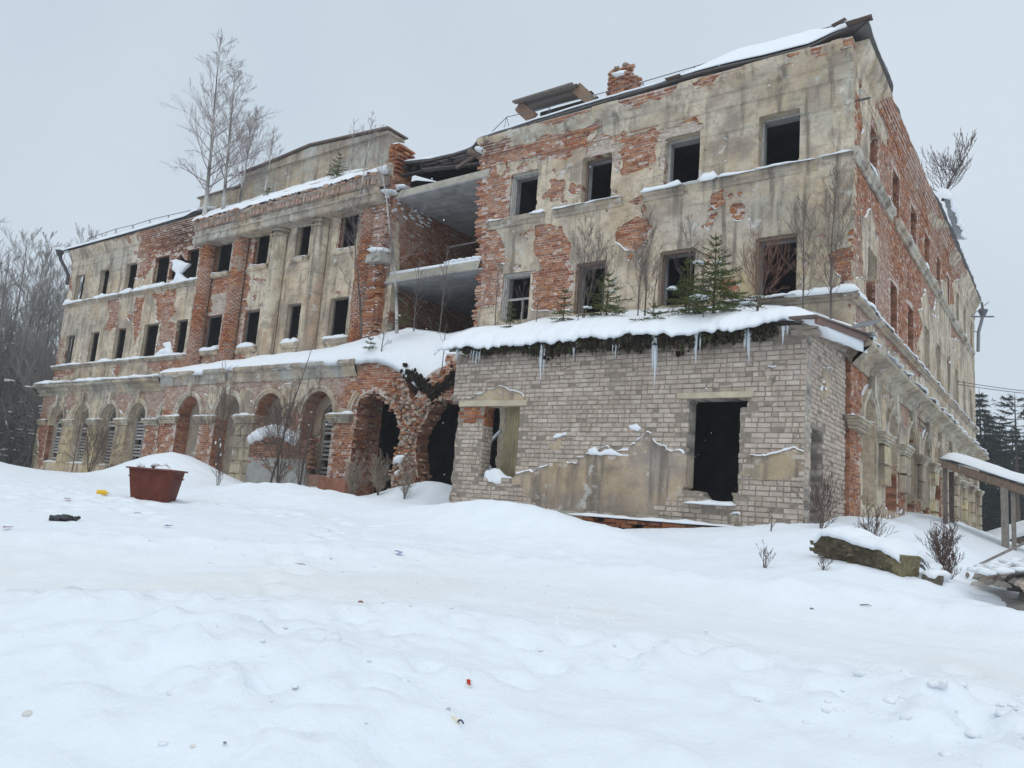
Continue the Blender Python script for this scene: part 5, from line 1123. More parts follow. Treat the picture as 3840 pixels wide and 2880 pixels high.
# snow in niches and on broken brickwork
for (x, y, z, rx, rz, s) in ((-15.35, -.35, 10.1, .42, .12, 6), (-15.35, -.2, 12.3, .3, .1, 7), (-15.2, .2, 12.6, .35, .08, 8), (-15.55, .2, 14.25, .3, .1, 9), (-11.4, .0, 13.1, .2, .1, 14), (-7.3, 1.6, 15.42, .3, .1, 15)):
    ls.blob((x, y, z), (rx, .16 if rz > .25 else .3, rz), s, 2, .5, SN)
def snow_plate(fr, P_, off, bulge, seed, step=.035):
    P_ = np.array(P_); us = np.arange(P_[:, 0].min() - .1, P_[:, 0].max() + .1, step); zs = np.arange(P_[:, 1].min() - .1, P_[:, 1].max() + .1, step)
    U, Z = np.meshgrid(us, zs); F = sd_poly(U, Z, P_) + .05 * fbm(U * 4, Z * 4, seed, 3)
    mb = MB(); sheet(mb, fr, us, zs, F, lambda u, z: off + bulge * np.sqrt(np.clip(samp(us, zs, F, u, z), 0, .16)) + .03 * fbm(u * 7, z * 7, seed + 1, 2), .12 + off, SN); return mb
for fr_, P_, off_, bu, sd_ in [(fU, [(-29.53, 11.72), (-29.03, 11.71), (-28.39, 11.49), (-27.87, 11.36), (-28.29, 11.11), (-28.54, 10.97), (-28.1, 10.75), (-28.22, 10.48), (-29.1, 10.49), (-29.8, 10.48), (-28.92, 10.73), (-28.84, 11.0), (-29.3, 11.23), (-29.21, 11.45)], -.02, .3, 1), (fU, [(-29.16, 7.78), (-28.44, 7.81), (-28.08, 7.22), (-29.6, 7.19), (-29.08, 7.5), (-28.7, 7.53)], .02, .3, 2), (fA, [(-7.45, 2.47), (-7.23, 2.61), (-7.05, 2.57), (-6.82, 2.41), (-6.57, 2.36), (-6.56, 2.22), (-6.96, 2.12), (-7.32, 2.11), (-7.49, 2.3)] , -.12, .32, 3), (fC, [(-12.88, 2.91), (-12.74, 3.02), (-12.5, 3.08), (-12.34, 2.99), (-12.52, 2.84), (-12.6, 2.73), (-12.76, 2.76), (-12.89, 2.61)], .06, .4, 4), (fC, [(-12.78, 2.54), (-12.58, 2.6), (-12.66, 2.44), (-12.85, 2.36)], .06, .4, 5), (fA, [(-5.43, 3.41), (-5.17, 3.44), (-5.14, 3.37), (-5.32, 3.3), (-5.54, 3.24), (-5.58, 3.3)], .03, .12, 6), (fA, [(-4.55, 3.04), (-4.41, 3.1), (-4.28, 3.0), (-4.02, 3.08), (-3.84, 3.01), (-3.64, 2.99), (-3.5, 3.04), (-3.58, 2.91), (-3.78, 2.91), (-4.01, 2.96), (-4.27, 2.93), (-4.52, 2.94)], .03, .12, 7), (fA, [(-3.62, 3.57), (-3.45, 3.63), (-3.3, 3.52), (-3.41, 3.45), (-3.55, 3.48)], .02, .1, 8)]:
    m_ = snow_plate(fr_, P_, off_, bu, sd_); ls.v += m_.v; ls.c += m_.c; ls.q += [q + ls.n for q in m_.q]; ls.t += [t + ls.n for t in m_.t]; ls.n += m_.n
for k in range(110):
    z = RNG.uniform(7, 12.4); x = -15.55 + RNG.normal(0, .2); ls.blob((x, -.42 + RNG.uniform(0, .3), z), (RNG.uniform(.02, .07), .07, .018), k, 1, .3, SN)
for k in range(60):
    y = RNG.uniform(0, 2.2); ls.blob((-15.2, y, RNG.uniform(11.6, 12.6)), (.06, RNG.uniform(.05, .14), .03), k, 1, .3, SN)
ls.box((-15.0, -.12, 9.29), (-11.1, .45, 9.36), SN, .012)
for k in range(5): ls.blob((-12.4 + .28 * k, .1, 9.42), (.22, .25, .08), k, 2, .4, SN)
for (x0, z0, L, s) in ((-19.9, 3.6, 2.3, 1),): 
    for k in range(14): ls.blob((x0 - .2 + L * k / 13, -1.02, z0 - .15 + .28 * math.sin(math.pi * k / 13)), (.25, .22, .24), k, 2, .3, SN)
rg = np.random.default_rng(3)
for (fr, p, q, o) in SNOWLINES:
    mx, mz = (p + q) / 2; hh = .012 + .03 * max(0, float(fbm(np.array([mx * 3]), np.array([mz * 3]), 95, 2)[0]) + .3); w = .045
    v = fr.p([p[0], q[0], q[0], p[0], p[0], q[0]], [p[1], q[1], q[1] + hh, p[1] + hh, p[1] - .012, q[1] - .012], o + np.array([0, 0, 0, 0, w, w]))
    ls.add(v, [(3, 4, 5, 2)], None, SN)
tag(ls.obj('ledge_snow', M_SNOW, None, True), kind='stuff', label='snow lying on the ledges, sills and capitals of the ruin')
# roof snow, right wing with a thick drift near the corner
def sn_right(u, v):
    x, y, z = r_front(u, v); f = sstep(0, .10, v) ** .6
    th = .20 + .06 * fbm(u * .5, v * 3, 97, 3) + .42 * sstep(-5.2, -2.7, u) * sstep(.15, -.9, u) * sstep(0, .1, v + .02) + .10 * sstep(-11, -9, u) * sstep(-5, -7, u)
    th = th * sstep(.5, -.1, u) + .02
    return x, y - .06 * (1 - f) * 0, z + th * (.35 + .65 * f)
SNM = MB()
tag(roof_grid('roof_snow', np.linspace(-15.6, .1, 140), np.array([0, .012, .03, .055, .09, .14, .22, .4, .7, 1]), sn_right, M_SNOW, SN, None, th=lambda u, v: .05 + .2 * sstep(0, .1, v)), kind='stuff', label='thick snow on the roof of the right wing')
def sn_left(u, v):
    x, y, z = r_left(u, v); f = sstep(0, .08, v) ** .6
    return x, y, z + (.30 + .08 * fbm(u * .5, v * 3, 98, 3)) * (.4 + .6 * f) * sstep(-39.8, -39.2, u)
tag(roof_grid('roof_snow', np.linspace(-39.7, -27.3, 80), np.array([0, .015, .04, .08, .15, .3, .6, 1]), sn_left, M_SNOW, SN, None, th=.18), kind='stuff', label='snow on the low roof of the left wing')
def sn_port(u, v):
    y = lerp(-.76, .52, v); z = lerp(12.93 + .05 * fbm(u * 2, u * 0, 100, 3), 14.05 - .25 * sstep(-18, -15.5, u), v ** .8) + .1 * fbm(u * .8, v * 2, 99, 3) * (.3 + v) + .06 * fbm(u * 2.5, v * 5, 101, 2) - .25 * sstep(-26.3, -26.9, u) * (v)
    return u, y + .08 * fbm(u * 1.3, v * 1.5, 102, 2) * (1 - v), z
tag(roof_grid('portico_snow', np.linspace(-26.85, -15.5, 110), np.array([0, .02, .05, .1, .17, .25, .35, .45, .55, .65, .75, .85, .93, 1]), sn_port, M_SNOW, SN, None, th=lambda u, v: .05 + .3 * sstep(0, .25, v)), kind='stuff', label='bank of snow below the attic wall above the portico')
sm = MB(); snow_strip(sm, Frame('y', .25), 11.2, 15.6, .0, .38, lambda u: 13.55 + 0 * u, .75, 5, .5); snow_strip(sm, Frame('y', .1), 15.6, 24, .0, .25, 13.5, .12, 7, .6); snow_strip(sm, Frame('y', .2), -.2, 3, .0, .12, 13.66, .05, 8)
tag(sm.obj('eave_snow', M_SNOW, None, True), kind='stuff', label='overhanging snow along the eave of the side wall')
# terrace of the arcade, spilling into the notch
def sn_ter(u, v):
    top = np.interp(u, [-27, -24, -20.5, -17, -15.5, -14, -12.2, -10.7, -8.9], [6.28, 6.62, 6.75, 6.95, 7.2, 7.35, 7.0, 7.2, 7.0])
    low = np.interp(u, [-27, -14.5, -13.6, -12.9, -12.2, -11.6, -11.2, -10.6, -9.9, -8.9], [6.12, 6.14, 6.0, 5.75, 5.25, 4.95, 5.15, 5.5, 5.75, 5.8]) + .05 * fbm(u * 3, 0 * u, 103, 2)
    front = np.interp(u, [-27, -13.6, -12.2, -11.6, -10.6, -8.9], [-1.24, -1.22, -1.02, -.98, -1.05, -1.3])
    y = lerp(front, .02, v); return u, y, lerp(low, top, v ** .75) + .16 * np.sin(np.clip(v * 1.2, 0, 1) * math.pi) * .8 + .07 * fbm(u * 1.2, v * 2, 105, 3)
tag(roof_grid('terrace_snow', np.linspace(-26.7, -8.7, 150), np.linspace(0, 1, 16), sn_ter, M_SNOW, SN, None, th=.2), kind='stuff', label='snow heaped on the arcade roof and in its broken gap')
def sn_ann(u, v):
    top = np.interp(u, [-9.3, -8.6, -6, -3, -1.6, -.8, .0, .3], [7.0, 7.2, 7.2, 7.08, 6.98, 6.72, 6.35, 6.05])
    low = 5.50 + .08 * fbm(u * 2.2, 0 * u, 107, 3) + .07 * fbm(u * 7, 0 * u, 106, 3) * np.clip(1 - v * 14, 0, 1) + .06 * sstep(-1.2, -.2, u)
    y = lerp(-3.98 + .08 * fbm(u * 1.5, 0 * u, 108, 3) + .06 * fbm(u * 8, 0 * u, 104, 2) * np.clip(1 - v * 14, 0, 1) + .2 * sstep(-8.6, -9.2, u), -.12, v)
    z = lerp(low, top, v) + .30 * np.sin(np.clip(v * 1.5, 0, 1) ** .6 * math.pi) * (.75 + .4 * fbm(u * .6, v, 109, 3)) * sstep(.35, -.6, u) + .03 * fbm(u * 3, v * 8, 110, 2)
    return u, y, z
tag(roof_grid('annex_snow', np.linspace(-9.2, .36, 260), np.array([0, .01, .03, .06, .1, .15, .22, .3, .4, .5, .6, .7, .8, .9, 1]), sn_ann, M_SNOW, SN, None, th=lambda u, v: .08 + .3 * sstep(0, .2, v)), kind='stuff', label='deep snow on the lean-to roof of the annex')
def ann_z(x, y): 
    v = (y + 3.98) / 3.86; return float(sn_ann(np.array([[x]]), np.array([[v]]))[2][0, 0])
sm = MB()
for (a, b, y, z, h, w) in ((-4.9, -.15, -3.8, 1.62, .1, .22), (-2.25, -1.25, -3.6, 2.02, .24, .3)): snow_strip(sm, Frame('x', y + .12), a, b, 0, w, z, h, int(b * 10))
tag(sm.obj('sill_snow', M_SNOW, None, True), kind='stuff', label='snow in the openings and along the plinth of the annex')
# dark turf hanging from the edge of the annex roof
tb = MB(); rg = np.random.default_rng(17)
for k in range(1700):
    x = rg.uniform(-8.3, -.55); d = (sstep(-8.5, -5, x) * .7 + .3) * (.6 + .9 * max(0, .5 + float(fbm(np.array([x * 1.7]), np.array([3.]), 9, 3)[0]))); dz = abs(rg.normal(0, .13)) * d
    c = np.array((.030, .022, .016)) * rg.uniform(.5, 1.8) if rg.random() < .85 else np.array((.05, .06, .02))
    s = rg.uniform(.018, .05); tb.blob((x, -3.70 + rg.uniform(-.22, .10), 5.50 - dz), (s * 1.1, s, s * rg.uniform(.7, 2.2)), k, 1, 1.0, c)
    for j in range(2):
        q = np.array((x + rg.normal(0, .05), -3.74 + rg.uniform(-.2, .08), 5.50 - dz)); w_ = rg.uniform(.006, .016); tb.add([q + (-w_, 0, 0), q + (w_, 0, .01), q + (rg.normal(0, .05), rg.normal(0, .03), -rg.uniform(.05, .17))], t=[(0, 1, 2)], c=c * 1.3)
for k in range(420):
    x = -11.55 + np.clip(rg.normal(0, .6), -1.3, 1.2); z = np.interp(abs(x + 11.55), [0, .4, 1.2, 2], [4.85, 5.15, 5.6, 5.85]) + rg.normal(0, .1); s = rg.uniform(.03, .085)
    tb.blob((x, -1.08 + rg.uniform(-.15, .15), z), (s, s, s * 1.2), k, 1, .8, np.array((.026, .019, .014)) * rg.uniform(.5, 1.5))
for k in range(70):
    t = rg.random(); tb.blob((-26.6 + 11 * t, -.74 + rg.normal(0, .03), 12.88 + rg.normal(0, .02)), (.09, .05, .02), k, 1, .6, (.04, .035, .03))
tag(tb.obj('turf_fringe', M_TURF), kind='stuff', label='dark mossy turf hanging under the roof snow')
# icicles
def icicles(x, z, n, L, w, label, seed):
    rg = np.random.default_rng(seed); t = empty('icicle_cluster', (x, -3.86, z), label=label, cat='icicles', group='icicles under the annex eave')
    for k in range(n):
        mb = MB(); l = L * (1 if k == 0 else rg.uniform(.35, .85)); r = (.03 + .025 * l) * (1 if k == 0 else rg.uniform(.5, .8)); o = (0 if k == 0 else rg.uniform(-w, w))
        zz = np.linspace(0, -l, 9); rr = r * (1 - (np.arange(9) / 8) ** .8) * (1 + .12 * np.sin(np.arange(9) * 2.1 + k)) + .003
        mb.tube(np.stack([o + .01 * np.sin(zz * 5), rg.uniform(-.03, .03) + 0 * zz, zz + .06], -1), rr, 7)
        ic = mb.obj('icicle', M_ICE, None, True); ic.parent = t
icicles(-5.82, 5.40, 6, .95, .10, 'bundle of long thin icicles over the bricks right of the leaning sheet', 1)
icicles(-2.96, 5.50, 5, 1.30, .07, 'longest and thickest icicle hanging from the annex eave', 2)
icicles(-2.06, 5.44, 6, .75, .09, 'medium icicle bundle above the right dark opening', 3)
icicles(-1.0, 5.40, 5, .72, .10, 'icicle pair nearest the annex corner', 4)
icicles(-7.75, 5.36, 5, .42, .16, 'row of short icicles near the broken left end of the annex', 5)
icicles(-4.95, 5.36, 4, .35, .12, 'small icicles just right of the long thin bundle', 6)
icicles(-3.9, 5.40, 4, .45, .12, 'thin icicles left of the thickest icicle', 7)
icicles(-8.35, 5.40, 3, .32, .06, 'tiny icicles at the leftmost end of the annex eave', 8)
icicles(-.35, 5.38, 2, .36, .14, 'two thin icicles under the corbelled annex corner', 9)
# ---------------------------------------------------------------- bare trees
def grow(seed, H, r0, n1, l1, ang, droop, t0=.2, n2=5, n3=3, wander=.04, lean=(0, 0), twig=.004, curve=.25, stems=1):
    """returns trunk MB and crown MB in local coordinates"""
    rg = np.random.default_rng(seed); tr, cr = MB(), MB()
    seg = []                                     # crown segments: pts, r0, r1
    for st in range(stems):
        N = 12; h = np.linspace(0, H * (1 if st == 0 else rg.uniform(.6, .9)), N)
        wx = np.cumsum(rg.normal(0, wander * H / N, N)) + lean[0] * (h / H) ** 1.3 * H; wy = np.cumsum(rg.normal(0, wander * H / N, N)) + lean[1] * (h / H) ** 1.3 * H
        if st: 
            a = rg.uniform(0, 6.28); wx += math.cos(a) * .22 * h; wy += math.sin(a) * .22 * h
        wx -= wx[0]; wy -= wy[0]
        P = np.stack([wx, wy, h], -1); R = r0 * (1 - .93 * (h / h[-1]) ** .9) * (1 if st == 0 else .7)
        tr.tube(P, R, 7)
        for k in range(n1):
            t = t0 + (1 - t0) * (k + rg.random()) / n1; t = min(t, .985)
            f = t * (N - 1); i = min(int(f), N - 2); b = P[i] * (1 - f + i) + P[i + 1] * (f - i); rb = np.interp(t, np.linspace(0, 1, N), R) * .36
            L = l1 * H * (1 - .8 * ((t - t0) / (1 - t0)) ** 1.2) * rg.uniform(.55, 1.15) * min(1, .45 + (t - t0) * 3)
            az = k * 2.4 + rg.normal(0, .4); el = math.radians(90 - ang + rg.normal(0, 9) + 15 * t)
            limb(seg, rg, b, az, el, L, max(rb, twig * 1.5), droop, n2, n3, twig, curve)
    for P, a, b, c in seg: cr.tube(P, np.linspace(a, b, len(P)), 4 if a > .02 else 3, c, cap=False)
    return tr, cr
BARK = [(.16, .13, .12)]
def limb(seg, rg, b, az, el, L, r, droop, n2, n3, twig, curve, lev=0):
    n = 6 if lev == 0 else 4; d = np.array([math.cos(az) * math.cos(el), math.sin(az) * math.cos(el), math.sin(el)])
    P = [b]; 
    for k in range(n - 1):
        d = d + np.array([rg.normal(0, .09), rg.normal(0, .09), rg.normal(0, .07) + curve * (.5 if k < n / 2 else .2) / n * 2 - droop * (k / n) ** 1.5]); d /= np.linalg.norm(d)
        P.append(P[-1] + d * L / (n - 1))
    P = np.array(P); seg.append((P, r, max(twig * .6, r * .25), BARK[0]))
    m = n2 if lev == 0 else n3 if lev == 1 else 0
    m = int(m * min(1.3, .5 + L)) if lev == 0 and L < .8 else m
    for k in range(m):
        t = .25 + .75 * (k + rg.random()) / m; f = t * (n - 1); i = min(int(f), n - 2); p = P[i] * (1 - f + i) + P[i + 1] * (f - i); dd = P[i + 1] - P[i]; dd /= np.linalg.norm(dd)
        az2 = math.atan2(dd[1], dd[0]) + rg.choice([-1, 1]) * rg.uniform(.5, 1.0); el2 = math.asin(np.clip(dd[2], -1, 1)) + rg.normal(0, .25) + .1
        limb(seg, rg, p, az2, el2, L * rg.uniform(.32, .55) * (1.15 - t * .5), max(twig, r * .38), droop * 1.5, n2, n3, twig, curve, lev + 1)
def tree_thing(name, loc, tr, cr, mt, mc, label, cat='tree', group=None, rz=0, sc=1):
    t = empty(name, loc, rz, label=label, cat=cat, group=group); t.scale = (sc, sc, sc)
    a = link('trunk', tr); a.parent = t
    if cr: b = link('crown', cr); b.parent = t
    return t
def bark_cols(mb, birch, seed=0):
    v = np.concatenate(mb.v); z = v[:, 2]
    w = sstep(-.05, .2, fbm(z * 3.0, v[:, 0] * 2 + seed, 131, 3))[:, None]
    base = np.array((.52, .50, .47)) if birch else np.array((.15, .125, .11))
    return base * (1 - w * (.75 if birch else .4)) * np.ones((len(v), 1))
def mesh_of(mb, name, col=None):
    return mesh_data(name, np.concatenate(mb.v), np.concatenate(mb.q) if mb.q else None, np.concatenate(mb.t) if mb.t else None, M_BARK, np.concatenate(mb.c) if col is None else col)
def mk_tree(name, loc, label, group=None, birch=False, cat='tree', rz=0, **k):
    BARK[0] = k.pop('twigcol', (.17, .14, .135))
    tr, cr = grow(**k)
    return tree_thing(name, loc, mesh_of(tr, 'trunk', bark_cols(tr, birch, k['seed'])), mesh_of(cr, 'crown') if cr.v else None, None, None, label, cat, group, rz)
GB = 'birches growing on the portico roof'
tc = (.30, .255, .245)
mk_tree('birch_tree', (-26.3, -.55, 13.0), 'tallest bare birch on the portico roof, white forked trunk at its left end', GB, True, seed=1, H=8.5, r0=.10, n1=44, l1=.36, ang=48, droop=.5, t0=.1, n2=9, n3=6, lean=(-.10, 0), twig=.0042, twigcol=tc)
mk_tree('birch_tree', (-25.0, -.5, 13.05), 'second birch on the portico roof, trunk bent at its foot', GB, True, seed=2, H=6.7, r0=.085, n1=38, l1=.38, ang=42, droop=.4, t0=.12, n2=9, n3=6, lean=(-.10, 0), twig=.0042, twigcol=tc)
mk_tree('birch_tree', (-24.1, -.35, 13.2), 'bushy birch with several stems right of the two tall roof birches', GB, True, seed=3, H=4.1, r0=.055, n1=26, l1=.48, ang=38, droop=.25, t0=.15, n2=8, n3=5, lean=(.10, 0), twig=.0042, stems=2, twigcol=tc)
mk_tree('birch_tree', (-22.7, -.2, 13.5), 'slim birch in front of the left end of the attic wall', GB, True, seed=4, H=2.8, r0=.04, n1=24, l1=.4, ang=40, droop=.25, t0=.35, n2=6, n3=4, lean=(.06, 0), twig=.004, twigcol=tc)
mk_tree('birch_tree', (-17.45, -.3, 13.3), 'thin young birch beside the small spruce on the portico snow', GB, True, seed=5, H=2.3, r0=.026, n1=18, l1=.3, ang=38, droop=.2, t0=.2, n2=5, n3=3, lean=(-.03, 0), twig=.004, twigcol=tc)
mk_tree('birch_tree', (-16.0, -.9, 12.1), 'fine twiggy birch crown at the right end of the attic wall', GB, True, seed=6, H=3.0, r0=.026, n1=20, l1=.34, ang=40, droop=.15, t0=.2, n2=5, n3=4, lean=(.0, 0), twig=.004, twigcol=tc)
G2 = 'young trees on the arcade roof by the collapsed bay'
mk_tree('birch_tree', (-13.45, -1.0, 6.9), 'tall slender birch with pale trunk crossing the brick pilaster beside the collapsed bay', G2, True, seed=7, H=7.2, r0=.06, n1=28, l1=.25, ang=50, droop=.3, t0=.25, n2=5, n3=4, lean=(-.24, 0), twig=.004, twigcol=tc)
mk_tree('bare_sapling', (-15.1, -1.0, 6.9), 'dark leaning sapling in front of the last portico window', G2, seed=8, H=4.8, r0=.045, n1=22, l1=.42, ang=48, droop=.1, t0=.2, n2=6, n3=4, lean=(-.25, 0), twig=.004)
mk_tree('bare_sapling', (-12.0, -.6, 6.9), 'thin sapling before the dark collapsed bay', G2, seed=9, H=2.8, r0=.025, n1=14, l1=.35, ang=35, droop=.05, t0=.2, n2=4, n3=2, twig=.005)
mk_tree('bare_sapling', (-13.0, -.7, 7.0), 'short forked sapling left in the collapsed bay', G2, seed=10, H=2.2, r0=.025, n1=12, l1=.45, ang=40, droop=.05, t0=.15, n2=4, n3=3, twig=.005)
mk_tree('bare_sapling', (-11.3, -1.1, 5.6), 'small twig standing in the snow of the notch', G2, seed=11, H=1.3, r0=.018, n1=7, l1=.5, ang=35, droop=0, t0=.3, n2=3, n3=2, twig=.004)
mk_tree('bare_shrub', (-13.9, -1.15, 6.3), 'low twiggy shrub bending over the arcade edge', G2, seed=12, H=1.1, r0=.02, n1=9, l1=.9, ang=65, droop=.2, t0=.1, n2=4, n3=2, twig=.005, cat='shrub')
G3 = 'bare saplings on the annex roof'
for i, (x, y, H, lab, st, n1) in enumerate([(-5.8, -2.2, 2.75, 'two-stemmed sapling before the second upper window of the right wing', 2, 24), (-5.25, -2.3, 2.0, 'shorter sapling just right of the two-stemmed one', 1, 16), (-4.1, -2.2, 2.75, 'straight sapling left of the third window of the right wing', 1, 24),
      (-4.4, -2.0, 1.9, 'slim sapling leaning beside the straight one', 1, 12), (-3.0, -2.2, 2.45, 'thin sapling in front of the third window', 1, 18), (-3.75, -2.5, 1.5, 'small sapling between the straight sapling and the spruces', 1, 12), (-1.3, -2.6, 1.75, 'reddish many-stemmed shrub before the rightmost window', 3, 12),
      (-.15, -1.3, 3.5, 'big dark sapling at the corner of the right wing', 1, 40), (-.65, -1.6, 2.75, 'slender pale sapling left of the big corner sapling', 1, 22), (-7.6, -2.4, 1.4, 'thin twig near the left end of the annex roof', 1, 8), (-8.7, -2.0, 1.9, 'leaning sapling at the left edge of the annex roof', 1, 12), (-6.8, -2.8, 1.0, 'short twig before the first upper window', 1, 8),
      (-2.1, -3.5, 1.1, 'crooked twig rooted in the turf above the thickest icicle', 1, 8), (-5.2, -3.4, .8, 'dry twig by the small pine', 1, 6)]):
    mk_tree('bare_sapling' if i != 6 else 'bare_shrub', (x, y, ann_z(x, y) - .1), lab, G3, seed=40 + i, H=H, r0=.008 + .0055 * H, n1=int(n1 * 1.1), l1=.40 if i != 6 else .7, ang=38 if i != 6 else 45, droop=.02, t0=.15, n2=6, n3=4, twig=.0030, stems=st, twigcol=(.20, .11, .08) if i == 6 else (.13, .10, .09), cat='sapling' if i != 6 else 'shrub', lean=(.05 if i % 2 else -.03, 0))
mk_tree('bare_shrub', (.35, 11.6, 13.7), 'bare shrub sprouting from the eave of the side wall', None, seed=60, H=2.0, r0=.05, n1=20, l1=.95, ang=45, droop=-.05, t0=.05, n2=5, n3=3, twig=.008, lean=(.5, 0), cat='shrub', stems=2)
# bushes in front of the arcade
G4 = 'bare bushes in front of the arcade'
for i, (x, y, H, lab, n1, ln, st, l1) in enumerate([(-29.3, -2.2, 2.4, 'wide dark bush before the left wing arches', 26, (.1, 0), 5, .75), (-31.2, -2.0, 3.4, 'tall thin sapling left of the wide dark bush', 16, (.02, 0), 1, .3), (-27.8, -2.2, 1.8, 'small bush under the fourth arch', 16, (0, 0), 3, .6), (-20.2, -2.3, 3.6, 'bush with snow caught on its stems beside the ochre pier', 22, (-.05, 0), 3, .5),
      (-16.6, -2.4, 3.4, 'big tangled bush before the snow topped infill wall', 34, (.02, 0), 5, .6), (-16.9, -2.5, 5.6, 'long leaning stem rising from the tangled bush past the cornice', 14, (.28, 0), 1, .16), (-15.6, -2.4, 3.9, 'upright stems at the right side of the tangled bush', 22, (.1, 0), 3, .4), (-13.0, -2.6, 1.3, 'dry weeds at the foot of the broken pier', 22, (.1, 0), 8, .5), (-11.7, -2.8, 1.3, 'dry stalks below the dark opening beside the annex', 22, (-.1, 0), 8, .45),
      (-10.6, -2.9, 1.1, 'sparse weeds close to the left end of the annex', 18, (.1, 0), 7, .4), (-13.86, -6.38, .95, 'small twiggy bush on the drift right of the red skip', 8, (0, 0), 4, .5), (.5, -4.35, 1.15, 'dense dark bush at the annex corner', 13, (.05, 0), 5, .7), (1.5, -5.3, .95, 'dry weeds rising behind the stone slab', 14, (-.05, 0), 6, .5), (2.35, -4.6, .9, 'seedy weeds right of the stone slab', 22, (.1, 0), 8, .5),
      (2.6, -5.9, .55, 'low drooping weeds beside the small stone', 12, (.1, 0), 5, .7), (.55, -7.35, .4, 'tiny umbel weeds left of the stone slab', 6, (0, 0), 3, .7), (1.3, -7.2, .3, 'tiny weeds below the stone slab', 6, (0, 0), 3, .6), (-.25, -4.6, .6, 'two dry stalks before the annex plinth', 4, (0, 0), 2, .3)]):
    z = float(ground(x, y, False))
    mk_tree('bare_bush' if H > .7 else 'dry_weed', (x, y, z - .05), lab, G4, seed=70 + i, H=H, r0=.007 + .006 * H, n1=int(n1 * .85), l1=l1, ang=45, droop=.05, t0=.05, n2=5, n3=4 if H > 1.2 else 3, twig=.0030 if H > 1.2 else .0026, lean=ln, stems=st, twigcol=(.30, .24, .19) if 6 < i < 10 else (.15, .11, .09) if i < 11 else (.12, .075, .065), cat='bush' if H > .7 else 'weed')
sm = MB(); rg = np.random.default_rng(71)
for k in range(5): sm.blob((-20.2 + rg.normal(0, .2), -2.35 + rg.normal(0, .15), rg.uniform(2.0, 3.4)), (.028, .03, rg.uniform(.03, .11)), k, 1, .5, SN)
for k in range(5): sm.blob((-15.6 + rg.normal(0, .5), -2.4 + rg.normal(0, .15), rg.uniform(2.0, 4.3)), (rg.uniform(.02, .06), .025, rg.uniform(.015, .03)), k, 1, .5, SN)
tag(sm.obj('branch_snow', M_SNOW, None, True), kind='stuff', label='clumps of snow caught in the bushes')
# ---------------------------------------------------------------- young spruces
def spruce(seed, H, W, nw, dense=1.0):
    rg = np.random.default_rng(seed); tr, cr, sn = MB(), MB(), MB()
    tr.tube([(0, 0, 0), (.01 * H, 0, H * .5), (0, 0, H)], [.02 * H ** .7, .012 * H ** .7, .004], 6, (.13, .09, .06))
    gc = lambda: np.array((.055, .085, .022)) * rg.uniform(.6, 1.7) + np.array((.02, .012, 0)) * rg.random()
    def shoot(a, b, r):
        a, b = np.array(a), np.array(b); d = b - a; L = np.linalg.norm(d) + 1e-9; d /= L; c = gc()
        cr.tube([a, b], [.004, .002], 3, (.09, .06, .035), cap=False)
        n = max(3, int(L / .022 * dense)); s = np.cross(d, (0, 0, 1)); s /= np.linalg.norm(s) + 1e-9; u = np.cross(s, d)
        t = rg.random(n); an = rg.uniform(0, 2 * np.pi, n); ln = r * 1.25 * rg.uniform(.7, 1.3, n)
        p = a + d * (t * L)[:, None]; o = np.cos(an)[:, None] * s + np.sin(an)[:, None] * u
        tip = p + (o + d * .9) * ln[:, None] * .75; wv = np.cross(o, d) * (.006 + r * .09)
        v = np.stack([p - wv, p + wv, tip], 1).reshape(-1, 3); cr.add(v, t=np.arange(3 * n).reshape(-1, 3), c=np.clip(c * 1.0, 0, 1))
    shoot((0, 0, H * .86), (0, 0, H * 1.02), .035)
    for w in range(nw):
        f = (w + .5) / nw; z = H * (.06 + .88 * f); L = W * .5 * (1 - f) ** .85 + .06
        nb = 5 if f > .5 else 7
        for k in range(nb):
            az = 2 * np.pi * (k + rg.random() * .8) / nb + w; l = L * rg.uniform(.5, 1.25); e = .45 * f + .05 * rg.normal()
            P = []
            for s in range(6):
                t = s / 5; P.append((math.cos(az) * l * t, math.sin(az) * l * t, z + l * (e * t * 1.4 - .35 * (1 - f) * t * t + .12 * t ** 3)))
            P = np.array(P)
            for s in range(5): shoot(P[s], P[s + 1], .032)
            nsd = max(2, int(l / .085))
            for s in range(nsd):
                t = .2 + .75 * s / nsd; q = np.array([np.interp(t, np.linspace(0, 1, 6), P[:, i]) for i in range(3)])
                for sg in (-1, 1):
                    l2 = l * .42 * (1 - t * .7) * rg.uniform(.7, 1.2); a2 = az + sg * rg.uniform(.6, .95); shoot(q, q + np.array((math.cos(a2) * l2, math.sin(a2) * l2, l2 * (.15 * f - .12 + rg.normal(0, .08)))), .03)
            if f < .55 and rg.random() < .16: 
                t = rg.uniform(.5, .9); q = [np.interp(t, np.linspace(0, 1, 6), P[:, i]) for i in range(3)]; sn.blob((q[0], q[1], q[2] + .03), (l * .2, l * .2, .025), k, 1, .4, SN)
    return tr, cr, sn
def spruce_thing(loc, seed, H, W, nw, label, name='young_spruce', snow=True, dense=1.0, group=None):
    tr, cr, sn = spruce(seed, H, W, nw, dense); t = empty(name, loc, label=label, cat='tree', group=group)
    for nm, mb, m in (('trunk', tr, M_BARK), ('foliage', cr, M_NEEDLE), ('snow_cap', sn, M_SNOW)):
        if mb.v and (nm != 'snow_cap' or snow):
            o = mb.obj(nm, m); o.parent = t
            if nm == 'snow_cap': o['kind'] = 'stuff'
G5 = 'young conifers on the roofs'
spruce_thing((-2.12, -2.95, ann_z(-2.12, -2.95) - .15), 1, 2.0, 2.1, 12, 'largest young spruce, snow dusted, on the annex roof', dense=1.5, group=G5)
